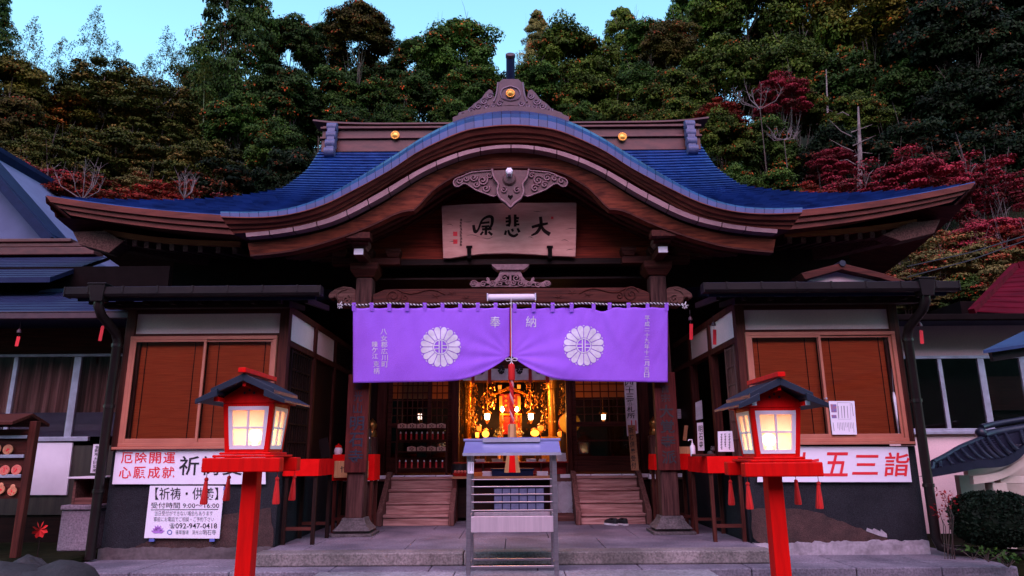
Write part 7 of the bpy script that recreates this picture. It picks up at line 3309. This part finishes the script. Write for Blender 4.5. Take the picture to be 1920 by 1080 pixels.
def crown_mesh(name, style, seed):
    """crown in a unit box: x, y in -.5 .. .5, z in 0 .. H (H = 1 for broad)"""
    rs = np.random.RandomState(seed)
    if style == 'broad':
        n, per, sz = 104, 380, .0150
        cs, rad = [], []
        while len(cs) < n:
            d = rs.normal(size=3)
            d /= np.linalg.norm(d)
            if d[2] < -.5:
                continue
            r = rs.uniform(.55, 1) ** .6
            w_ = .40 * (1 - .25 * max(0, d[2]))
            c = np.array([d[0] * w_ * r, d[1] * w_ * r, .46 + d[2] * .42 * r])
            cs.append(c * (1 + .10 * rs.normal()) if d[2] < .6 else c)
            rad.append(rs.uniform(.08, .145))
        flat, upb = .72, .5
    elif style == 'cedar':
        n, per, sz = 130, 280, .0125
        cs, rad = [], []
        for k in range(n):
            t = (k + .5) / n
            z = .04 + .94 * t
            w_ = (.40 * (1 - t) ** .55 + .02) * (.85 + .3 * rs.rand())
            a = k * 2.4 + rs.uniform(-.5, .5)
            q = w_ * rs.uniform(.45, 1.12)
            cs.append([q * math.cos(a), q * math.sin(a), z + rs.uniform(-.02, .02)])
            rad.append((.06 + .085 * (1 - t)) * rs.uniform(.7, 1.2))
        flat, upb = .60, .3
    elif style == 'spray':          # layered flat sprays: maples, bamboo masses
        n, per, sz = 96, 330, .0140
        cs, rad = [], []
        for k in range(n):
            a, q = rs.uniform(0, 6.283), rs.uniform(0.05, 1) ** .6 * .42
            z = rs.uniform(.12, 1) * (.92 - .9 * q) + .03
            cs.append([q * math.cos(a), q * math.sin(a), z])
            rad.append(rs.uniform(.08, .14))
        flat, upb = .46, .7
    elif style == 'thin':           # half bare: few leaves on spread twigs
        n, per, sz = 70, 130, .0135
        cs, rad = [], []
        for k in range(n):
            a, q = rs.uniform(0, 6.283), rs.uniform(0.1, 1) ** .6 * .44
            z = rs.uniform(.25, 1) * (.95 - .7 * q) + .03
            cs.append([q * math.cos(a), q * math.sin(a), z])
            rad.append(rs.uniform(.06, .12))
        flat, upb = .45, .8
    cs, rad = np.array(cs), np.array(rad)
    C, N, idx = clump_leaves(rs, cs, rad, per, flat, upb)
    ct = rs.rand(len(cs))
    tone = np.empty((len(C), 2))
    tone[:, 0] = np.clip(.68 * ct[idx] + .32 * rs.rand(len(C)), 0, 1)
    stray = rs.rand(len(cs)) < (.13 if style in ('broad', 'cedar') else .30)
    tone[:, 1] = ((rs.rand(len(C)) < (.22 if style in ('broad', 'cedar') else .75)) & stray[idx]) * rs.rand(len(C))
    size = sz * rs.uniform(.6, 1.35, len(C))
    return leaves_mesh(name, C, N, size, tone, .55, rs)


def plume_mesh(name, seed):
    """airy bamboo tip: arching leafy twigs off a bending culm, z 0 .. 1"""
    rs = np.random.RandomState(seed)
    C, N = [], []
    for k in range(60):
        t = .10 + .90 * (k + .5) / 60
        base = np.array([.10 * t * t, 0, t])
        a = rs.uniform(0, 6.283)
        L = .34 * (1.05 - t) ** .6 + .03
        for j in range(46):
            u = rs.rand() ** .8
            p = base + np.array([math.cos(a) * L * u, math.sin(a) * L * u, .10 * u - .16 * u * u]) + rs.normal(size=3) * .012
            C.append(p)
            N.append([rs.normal() * .5, rs.normal() * .5, .8])
    C, N = np.array(C), np.array(N)
    tone = np.stack([rs.rand(len(C)), np.zeros(len(C))], 1)
    return leaves_mesh(name, C, N, .0125 * rs.uniform(.6, 1.4, len(C)), tone, .28, rs)


def trunk_mesh(name, seed, bare=False, m='trunk'):
    """trunk and limbs in a unit box, z 0 (ground) .. 1 (crown top)"""
    rnd_ = random.Random(seed)
    b = MB()
    b.tube([(0, 0, 0), (rnd_.uniform(-.01, .01), 0, .3), (rnd_.uniform(-.02, .02), rnd_.uniform(-.02, .02), .62), (0, 0, .92)], [.028, .021, .014, .004], 8)
    for k in range(9 if not bare else 14):
        z = rnd_.uniform(.42, .85) if not bare else rnd_.uniform(.22, .75)
        a = rnd_.uniform(0, 6.283)
        L = rnd_.uniform(.18, .38)
        p0 = Vector((0, 0, z))
        p1 = p0 + Vector((math.cos(a) * L * .5, math.sin(a) * L * .5, .06 + .04 * rnd_.random()))
        p2 = p0 + Vector((math.cos(a) * L, math.sin(a) * L, .14 + .10 * rnd_.random()))
        b.tube([p0, p1, p2], [.007, .0045, .0018] if not bare else [.005, .0035, .0012], 5)
        for j in range(3 if not bare else 6):
            s = p1.lerp(p2, rnd_.uniform(0, .9))
            e = s + Vector((rnd_.uniform(-.1, .1), rnd_.uniform(-.1, .1), rnd_.uniform(.04, .14)))
            b.tube([s, s.lerp(e, .5) + Vector((0, 0, .012)), e], [.0028, .002, .0008] if not bare else [.0022, .0016, .0006], 4)
    me = bpy.data.meshes.new(name)
    me.from_pydata([tuple(v) for v in b.v], [], b.f)
    me.materials.append(M[m])
    me.polygons.foreach_set('use_smooth', [True] * len(me.polygons))
    return me


CROWN = {}
for st, seeds in (('broad', (1, 2, 3)), ('cedar', (4, 5, 6)), ('spray', (7, 8, 9)), ('thin', (10, 11))):
    CROWN[st] = [crown_mesh('crown', st, s) for s in seeds]
CROWN['bamboo'] = [plume_mesh('crown', 12), plume_mesh('crown', 13)]
TRUNK = [trunk_mesh('trunk', s) for s in (1, 2, 3)]
BARE = [trunk_mesh('branches', s, True, 'pale_branch') for s in (5, 6)]
_cm = {}
tree_n = 0


def crown_copy(st, k, leaf):
    key = (st, k, leaf)
    if key not in _cm:
        me = CROWN[st][k].copy()
        me.materials.clear()
        me.materials.append(M[leaf])
        _cm[key] = me
    return _cm[key]


def tree(st, leaf, px, ytop, wpx, Y, label, hk=None, name=None, group=None, cat='tree', bare=False):
    """a tree whose top stands at photo column px, row ytop, crown wpx wide, at depth Y; hk: crown height / width"""
    global tree_n
    tree_n += 1
    rnd_ = random.Random(tree_n * 13 + 5)
    top = P(px, ytop, Y)
    x = top.x
    gz = hill_z(x, Y) if Y > 18 else 0
    wd = wpx / FPX * Y * (.97 if ytop > 200 else .92)
    k_h = hk or {'broad': 1.15, 'cedar': 1.75, 'spray': .95, 'thin': .9, 'bamboo': 1.8}[st]
    H = top.z - gz
    ch = min(wd * k_h, H * .93)
    o = thing(name or {'cedar': 'cedar_tree', 'bamboo': 'bamboo', 'broad': 'broadleaf_tree', 'spray': 'maple_tree', 'thin': 'maple_tree'}[st], (x, Y, gz), label, cat, group)
    rz = rnd_.uniform(0, 6.283)
    if st == 'bamboo':
        c = bpy.data.objects.new('crown', crown_copy(st, tree_n % 2, leaf))
        rz = rnd_.choice((.3, 2.8, 3.6, -.4))
        b = MB()
        b.tube([(x, Y, gz), (x, Y, gz + H * .6), (x + math.cos(rz) * wd * .04, Y, top.z - ch * .4), (x + math.cos(rz) * wd * .10, Y, top.z)], [.05, .04, .025, .005], 6)
        b.build('culm', M['bamboo_culm'], o)
    else:
        c = bpy.data.objects.new('crown', crown_copy(st, tree_n % len(CROWN[st]), leaf))
        t = bpy.data.objects.new('trunk', TRUNK[tree_n % 3])
        col.objects.link(t)
        t.parent = o
        s = wd * .9
        t.scale = (s * .8, s * .8, H * .97)
        t.rotation_euler = (0, 0, rz)
        if bare:
            t2 = bpy.data.objects.new('bare_branches', BARE[tree_n % 2])
            col.objects.link(t2)
            t2.parent = o
            t2.scale = (wd * 1.1, wd * 1.1, H * .98)
            t2.rotation_euler = (0, 0, rz + 1)
    col.objects.link(c)
    c.parent = o
    c.location = (0, 0, H - ch)
    c.scale = (wd, wd, ch)
    c.rotation_euler = (0, 0, rz)
    return o


FAR, MID, NEAR = 41, 31, 24
T = [
    # skyline, left to right
    ('cedar', 'leaf_deep', 2, -40, 120, 38, 'dark conifer cut by the top left corner of the picture'),
    ('bamboo', 'leaf_gold', 52, 38, 190, 38, 'leaning golden bamboo plume right of the corner conifer'),
    ('bamboo', 'leaf_gold', 105, 72, 170, 39, 'lower golden bamboo plume between the corner conifer and the tallest plume'),
    ('bamboo', 'leaf_bamboo', 170, 18, 190, 40, 'tallest bamboo plume standing alone against the sky on the left'),
    ('bamboo', 'leaf_bamboo', 230, 85, 150, 41, 'bamboo plume just right of the tallest one, below the open sky'),
    ('bamboo', 'leaf_bamboo', 308, 62, 180, 40, 'bamboo plume against the sky midway to the tall cedar'),
    ('bamboo', 'leaf_bamboo', 360, 95, 140, 41, 'small bamboo plume at the foot of the tall cedar'),
    ('cedar', 'leaf_deep', 462, -70, 230, 37, 'tallest dark cedar cut by the top of the picture left of the hall'),
    ('broad', 'leaf_deep', 552, 24, 170, 40, 'rounded dark tree against the right flank of the tall cedar'),
    ('broad', 'leaf_deep', 612, 42, 140, 42, 'small dark round tree below the skyline between the cedar and the round top'),
    ('broad', 'leaf_rust', 678, -2, 165, 38, 'brownish tree with a round top left of the sky gap'),
    ('broad', 'leaf_deep', 778, 66, 120, 43, 'low dark tree at the left of the sky gap'),
    ('broad', 'leaf_green', 860, 32, 220, 38, 'bright green tree with orange specks left of the ridge finial'),
    ('cedar', 'leaf_mixed', 1007, 22, 110, 43, 'narrow conifer tip right of the ridge finial'),
    ('broad', 'leaf_olive', 1062, 38, 210, 38, 'yellow green tree with orange specks right of the ridge finial'),
    ('cedar', 'leaf_olive', 1165, 18, 170, 45, 'olive conifer in the second row right of the orange specked tree'),
    ('broad', 'leaf_green', 1212, 32, 150, 42, 'blue green tree under the last patch of sky'),
    ('cedar', 'leaf_green', 1292, -40, 200, 44, 'green conifer closing the sky on the right'),
    ('broad', 'leaf_rust', 1252, 36, 150, 37, 'rusty brown tree in front of the blue green tree'),
    ('broad', 'leaf_olive', 1390, -60, 240, 40, 'olive tree at the top edge, right of the rusty brown tree'),
    ('cedar', 'leaf_olive', 1500, -90, 260, 40, 'tall olive conifer at the top edge above the red topped tree'),
    ('broad', 'leaf_gold', 1600, -60, 230, 38, 'golden olive tree at the top edge over the bare trunk'),
    ('broad', 'leaf_deep', 1700, -80, 240, 38, 'deep green tree at the top edge left of the black corner'),
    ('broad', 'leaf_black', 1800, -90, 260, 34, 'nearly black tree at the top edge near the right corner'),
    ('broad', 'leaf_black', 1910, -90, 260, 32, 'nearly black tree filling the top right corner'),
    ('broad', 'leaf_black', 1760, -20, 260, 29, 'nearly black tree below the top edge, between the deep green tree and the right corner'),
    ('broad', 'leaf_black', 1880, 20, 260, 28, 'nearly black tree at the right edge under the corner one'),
    # filling rows, deep in the wood
    ('bamboo', 'leaf_bamboo', 128, 118, 170, 36, 'bamboo plume breaking the top of the olive mass at the left'),
    ('bamboo', 'leaf_bamboo', 200, 70, 200, 37, 'broad bamboo plume under the tallest one'),
    ('bamboo', 'leaf_bamboo', 268, 108, 180, 36, 'bamboo plume right of the broad one, over the dark mass'),
    ('bamboo', 'leaf_bamboo', 330, 92, 190, 37, 'bamboo plume between the sky plume and the tall cedar'),
    ('bamboo', 'leaf_bamboo', 395, 118, 150, 35, 'bamboo plume touching the lower left flank of the tall cedar'),
    ('bamboo', 'leaf_gold', 80, 100, 170, 35, 'golden bamboo plume low under the corner conifer'),
    ('broad', 'leaf_deep', 400, 105, 190, 44, 'deep green tree behind the left flank of the tall cedar'),
    ('broad', 'leaf_deep', 520, 150, 220, 43, 'deep green tree in the gap behind the dark round tree'),
    ('broad', 'leaf_deep', 700, 100, 200, 44, 'deep green tree behind the brownish round tree'),
    ('broad', 'leaf_deep', 940, 128, 200, 45, 'deep green tree behind the upright roll'),
    ('broad', 'leaf_deep', 1110, 105, 200, 46, 'deep green tree behind the orange specked olive one'),
    ('broad', 'leaf_olive', 1450, 20, 230, 45, 'olive tree behind the two golden clumped ones'),
    ('broad', 'leaf_deep', 1640, 40, 240, 45, 'deep green tree behind the golden olive one'),
    ('broad', 'leaf_black', 1740, 60, 240, 44, 'black green tree behind the deep green one at the top edge'),
    ('spray', 'leaf_bamboo', 110, 165, 220, 37, 'olive bamboo mass behind the golden plumes'),
    ('spray', 'leaf_bamboo', 210, 150, 220, 37, 'olive bamboo mass behind the tallest plume'),
    ('spray', 'leaf_bamboo', 330, 135, 220, 38, 'olive bamboo mass behind the plume by the tall cedar'),
    ('broad', 'leaf_rust', 30, 260, 190, 24, 'rusty brown tree low at the left edge behind the orange maple'),
    ('spray', 'leaf_bamboo', 90, 240, 170, 25, 'olive bamboo sprays low behind the middle red maple'),
    ('spray', 'leaf_bamboo', 400, 240, 170, 26, 'olive bamboo sprays left of the yellowish green tree'),
    # just past the picture's edges, where a step aside would show them
    ('cedar', 'leaf_deep', -120, -20, 200, 38, 'dark conifer beyond the left edge of the picture'),
    ('broad', 'leaf_olive', -190, 90, 240, 33, 'olive tree beyond the left edge under the outer conifer'),
    ('broad', 'leaf_rust', -110, 190, 220, 27, 'rusty tree beyond the left edge near the gable'),
    ('broad', 'leaf_black', 2040, -60, 280, 33, 'black green tree beyond the right edge at the top'),
    ('broad', 'leaf_deep', 2150, 60, 280, 30, 'deep green tree beyond the right edge'),
    ('broad', 'leaf_black', 2060, 180, 260, 25, 'black green tree beyond the right edge behind the red roof'),
    # middle row
    ('broad', 'leaf_gold', 22, 92, 200, 31, 'golden brown tree at the left edge under the conifer'),
    ('broad', 'leaf_rust', 40, 175, 190, 27, 'orange brown tree at the left edge above the red maples'),
    ('spray', 'leaf_gold', 130, 150, 190, 33, 'gold tinged leafy bamboo mass below the two golden plumes'),
    ('spray', 'leaf_bamboo', 205, 90, 200, 33, 'dark olive bamboo mass under the tallest plume'),
    ('spray', 'leaf_bamboo', 300, 140, 210, 33, 'dark olive bamboo mass left of the tall cedar'),
    ('spray', 'leaf_bamboo', 240, 215, 200, 28, 'dark bamboo sprays in the middle of the left slope'),
    ('spray', 'leaf_bamboo', 345, 235, 190, 28, 'dark bamboo sprays above the left maple'),
    ('spray', 'leaf_bamboo', 150, 235, 180, 27, 'dark bamboo sprays behind the leftmost maples'),
    ('broad', 'leaf_green', 455, 165, 170, 30, 'yellowish green tree low on the cedar, left of the roof'),
    ('broad', 'leaf_deep', 545, 120, 200, 33, 'large dark tree with red specks between cedar and ridge'),
    ('broad', 'leaf_deep', 640, 125, 180, 34, 'dark tree over the left end of the ridge'),
    ('broad', 'leaf_green', 705, 140, 150, 33, 'mid green tree over the left ridge crest'),
    ('broad', 'leaf_deep', 775, 125, 170, 34, 'dark leafy tree under the sky gap'),
    ('broad', 'leaf_green', 880, 120, 170, 33, 'green tree directly left of the upright roll'),
    ('broad', 'leaf_green', 1000, 110, 160, 34, 'green tree directly right of the upright roll'),
    ('broad', 'leaf_olive', 1105, 130, 180, 33, 'olive tree with red specks above the right half of the ridge'),
    ('broad', 'leaf_green', 1190, 110, 170, 34, 'dark green tree over the right ridge crest'),
    ('broad', 'leaf_olive', 1265, 120, 180, 31, 'olive tree over the right end of the ridge'),
    ('broad', 'leaf_olive', 1350, 60, 220, 33, 'big olive tree with golden clumps right of the hall'),
    ('broad', 'leaf_olive', 1460, 55, 230, 33, 'golden clumped olive tree above the red topped one'),
    ('broad', 'leaf_deep', 1560, 95, 220, 32, 'dark shaded tree with the pale bare trunk below'),
    ('broad', 'leaf_deep', 1680, 105, 230, 30, 'deep green tree above the right maples'),
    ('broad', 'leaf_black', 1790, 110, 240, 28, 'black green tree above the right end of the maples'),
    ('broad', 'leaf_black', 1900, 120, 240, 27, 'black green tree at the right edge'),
    # near row, just behind the roofs
    ('spray', 'leaf_black', 430, 285, 190, 24, 'black green thicket behind the left maples'),
    ('broad', 'leaf_green', 525, 215, 150, 25, 'green tree with lit leaves left of the ridge end'),
    ('broad', 'leaf_black', 560, 270, 170, 23, 'black green tree behind the left roof slope'),
    ('broad', 'leaf_deep', 650, 195, 130, 25, 'small dark tree peeping over the left ridge end'),
    ('broad', 'leaf_green', 745, 190, 140, 25, 'small green tree over the ridge, left of the porch'),
    ('broad', 'leaf_green', 845, 180, 130, 25, 'small green tree just left of the porch finial'),
    ('broad', 'leaf_green', 1085, 185, 130, 25, 'small green tree just right of the porch finial'),
    ('broad', 'leaf_olive', 1180, 190, 150, 25, 'small olive tree over the ridge, right of the porch'),
    ('broad', 'leaf_olive', 1270, 175, 130, 25, 'small olive tree peeping over the right ridge end'),
    ('broad', 'leaf_olive', 1345, 205, 150, 22, 'olive tree with a red neighbour beside the right roof slope'),
    ('broad', 'leaf_green', 1430, 215, 170, 24, 'yellow green tree under the bare forked branches'),
    ('broad', 'leaf_olive', 1480, 140, 150, 26, 'olive tree right of the bare forked branches'),
    ('broad', 'leaf_green', 1370, 300, 150, 20, 'lit yellow green tree touching the right roof slope'),
    ('broad', 'leaf_green', 1450, 310, 150, 20, 'lit yellow green tree left of the crimson maples'),
    ('broad', 'leaf_olive', 1595, 165, 150, 25, 'slender olive tree over the pale trunk'),
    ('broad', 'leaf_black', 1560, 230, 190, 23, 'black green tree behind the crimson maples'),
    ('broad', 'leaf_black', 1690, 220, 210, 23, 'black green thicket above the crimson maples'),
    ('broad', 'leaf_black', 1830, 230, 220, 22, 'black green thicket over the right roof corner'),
]
for r_ in T:
    st, lf_, px, yt, wp_, Y, lb = r_
    tree(st, lf_, px, yt, wp_, Y, lb, group=None)
# maples, leaves red, some half bare
for st, lf_, px, yt, wp_, Y, lb, bare in (
        ('spray', 'leaf_red', 40, 318, 200, 19.5, 'orange red maple behind the white gable', False),
        ('thin', 'leaf_crimson', 66, 285, 150, 21, 'half bare dark maple at the far left with pale twigs', True),
        ('spray', 'leaf_red', 140, 298, 190, 20, 'red maple in the middle of the left group, behind the roof tip', True),
        ('thin', 'leaf_red', 225, 318, 190, 19.5, 'red maple right of the middle one, over the left roof edge', False),
        ('spray', 'leaf_mixed', 270, 312, 120, 21.5, 'dull green and red maple in the left group', False),
        ('thin', 'leaf_red', 330, 318, 150, 20, 'thin red maple with a pale bare leader', True),
        ('spray', 'leaf_red', 305, 335, 140, 19.5, 'bright red maple low behind the left roof edge', False),
        ('thin', 'leaf_crimson', 430, 352, 150, 19.5, 'pinkish half bare maple nearest the left roof slope', True),
        ('spray', 'leaf_red', 70, 390, 190, 17.5, 'orange red maple low behind the annex roof', False),
        ('spray', 'leaf_red', 1345, 176, 130, 23.5, 'small red tree left of the bare forked branches', False),
        ('spray', 'leaf_crimson', 1460, 132, 130, 25, 'dark red tree top above the bare forked branches', True),
        ('spray', 'leaf_crimson', 1556, 262, 110, 21, 'bright crimson maple top left of the pale trunk', False),
        ('thin', 'leaf_crimson', 1600, 288, 200, 19.5, 'crimson maple around the pale trunk', True),
        ('spray', 'leaf_crimson', 1700, 270, 210, 19.5, 'wide crimson maple in the middle of the right group', True),
        ('thin', 'leaf_crimson', 1800, 275, 190, 19.5, 'half bare pinkish maple above the right roof corner', True),
        ('thin', 'leaf_crimson', 1870, 310, 150, 19, 'crimson maple at the right end of the group', True),
        ('spray', 'leaf_red', 1520, 335, 120, 18.5, 'low red maple behind the right roof slope', False),
        ('spray', 'leaf_crimson', 1840, 375, 200, 17.5, 'crimson maple hanging below the right roof corner', False),
        ('spray', 'leaf_red', 1900, 405, 150, 16.5, 'red orange maple at the right edge', True)):
    tree(st, lf_, px, yt, wp_, Y, lb, bare=bare, group=None)
for st, lf_, px, yt, wp_, Y, lb in (
        ('spray', 'leaf_mixed', 1730, 440, 190, 16.0, 'olive and red tinted shrub under the right eave tip'),
        ('spray', 'leaf_mixed', 1820, 425, 200, 16.5, 'broad olive and red shrub behind the dormer'),
        ('spray', 'leaf_mixed', 1895, 450, 180, 15.8, 'olive shrub with pale leaves at the right edge'),
        ('spray', 'leaf_mixed', 1690, 430, 180, 17.4, 'olive and rust shrub close to the right roof corner, upper one'),
        ('spray', 'leaf_mixed', 1775, 400, 190, 17.8, 'olive and rust shrub below the crimson maples'),
        ('spray', 'leaf_mixed', 1860, 480, 190, 15.2, 'pale olive shrub left of the red roof'),
        ('broad', 'leaf_green', 1800, 505, 150, 15.2, 'low green shrub above the right house gutter'),
        ('spray', 'leaf_mixed', 1690, 490, 120, 15.5, 'small olive shrub beside the right wing roof')):
    tree(st, lf_, px, yt, wp_, Y, lb, name='shrub', cat='shrub')
# pale trunk standing clear among the maples
for px, y0, y1, Y, rr_, lb in ((1612, 200, 372, 20.3, .085, 'pale peeling trunk rising out of the crimson maples'), (1552, 130, 300, 27, .06, 'thin pale trunk in the shade above the maples')):
    a, c = P(px, y1, Y), P(px - 3, y0, Y)
    gz = hill_z(a.x, Y)
    o = thing('pale_tree', (a.x, Y, gz), lb, 'tree')
    b = MB()
    b.tube([(a.x, Y, gz), (a.x + .02, Y, (a.z + gz) / 2), (a.x, Y, a.z), ((a.x + c.x) / 2 + .03, Y, (a.z + c.z) / 2), c], [rr_ * 1.3, rr_ * 1.2, rr_, rr_ * .8, rr_ * .3], 8)
    b.build('trunk', M['pale_branch'], o, smooth=60)
    b = MB()
    rnd_ = random.Random(px)
    for k in range(8):
        z = a.z + (c.z - a.z) * rnd_.uniform(.2, .95)
        an = rnd_.choice((0, math.pi)) + rnd_.uniform(-.6, .6)
        L = rnd_.uniform(.3, .9)
        b.tube([(a.x, Y, z), (a.x + math.cos(an) * L * .5, Y + math.sin(an) * L * .5, z + .12), (a.x + math.cos(an) * L, Y + math.sin(an) * L, z + .12 + rnd_.uniform(-.1, .35))], [.02, .014, .005], 5)
    b.build('branch', M['pale_branch'], o)
# bare forked branches, white in the dusk
for px, y0, y1, Y, sp_, lb in ((1425, 145, 205, 21.5, 60, 'white bare forked branches right of the small red tree'), (1470, 238, 262, 20.5, 36, 'small white bare branches under the forked ones'), (155, 290, 375, 18.2, 60, 'pale bare branching tree in front of the left maples'), (345, 310, 372, 18.4, 25, 'thin pale bare sapling over the left roof edge')):
    base = P(px, y1, Y)
    gz = hill_z(base.x, Y) if Y > 18 else 0
    o = thing('bare_tree', (base.x, Y, gz), lb, 'tree')
    b = MB()
    b.tube([(base.x, Y, gz), (base.x + .05, Y + .03, (base.z + gz) / 2), (base.x, Y, base.z)], [.03, .02, .014], 6)
    b.build('trunk', M['trunk'], o)
    b = MB()
    rnd_ = random.Random(px + 3)
    for k in range(8):
        dx = rnd_.uniform(-1, 1) * sp_
        e = P(px + dx, y0 + rnd_.uniform(0, .35) * (y1 - y0) + abs(dx) * .3, Y + rnd_.uniform(-.5, .5))
        m_ = base.lerp(e, .5) + Vector((dx * .003, 0, -.10))
        b.tube([base, m_, e], [.014, .010, .003], 5)
        for j in range(5):
            s = m_.lerp(e, rnd_.uniform(0, .9))
            q = s + Vector((rnd_.uniform(-.25, .25), rnd_.uniform(-.2, .2), rnd_.uniform(.08, .35)))
            b.tube([s, s.lerp(q, .5) + Vector((0, 0, .02)), q], [.005, .004, .0015], 4)
    b.build('branches', M['pale_branch'], o)
# power lines at the right
for k, (a, c, lb) in enumerate((((1700, 500), (1935, 438), 'upper thin cable crossing the shrubs at the right'), ((1700, 520), (1935, 447), 'lower thin cable crossing the shrubs at the right'))):
    p, q = P(*a, 12.5), P(*c, 12.5)
    b = MB()
    b.tube([p, p.lerp(q, .5) - Vector((0, 0, .05)), q, q + (q - p) * 1.5], .012, 5)
    tag(b.build('cable', M['rubber'], origin=p), lb, 'cable')
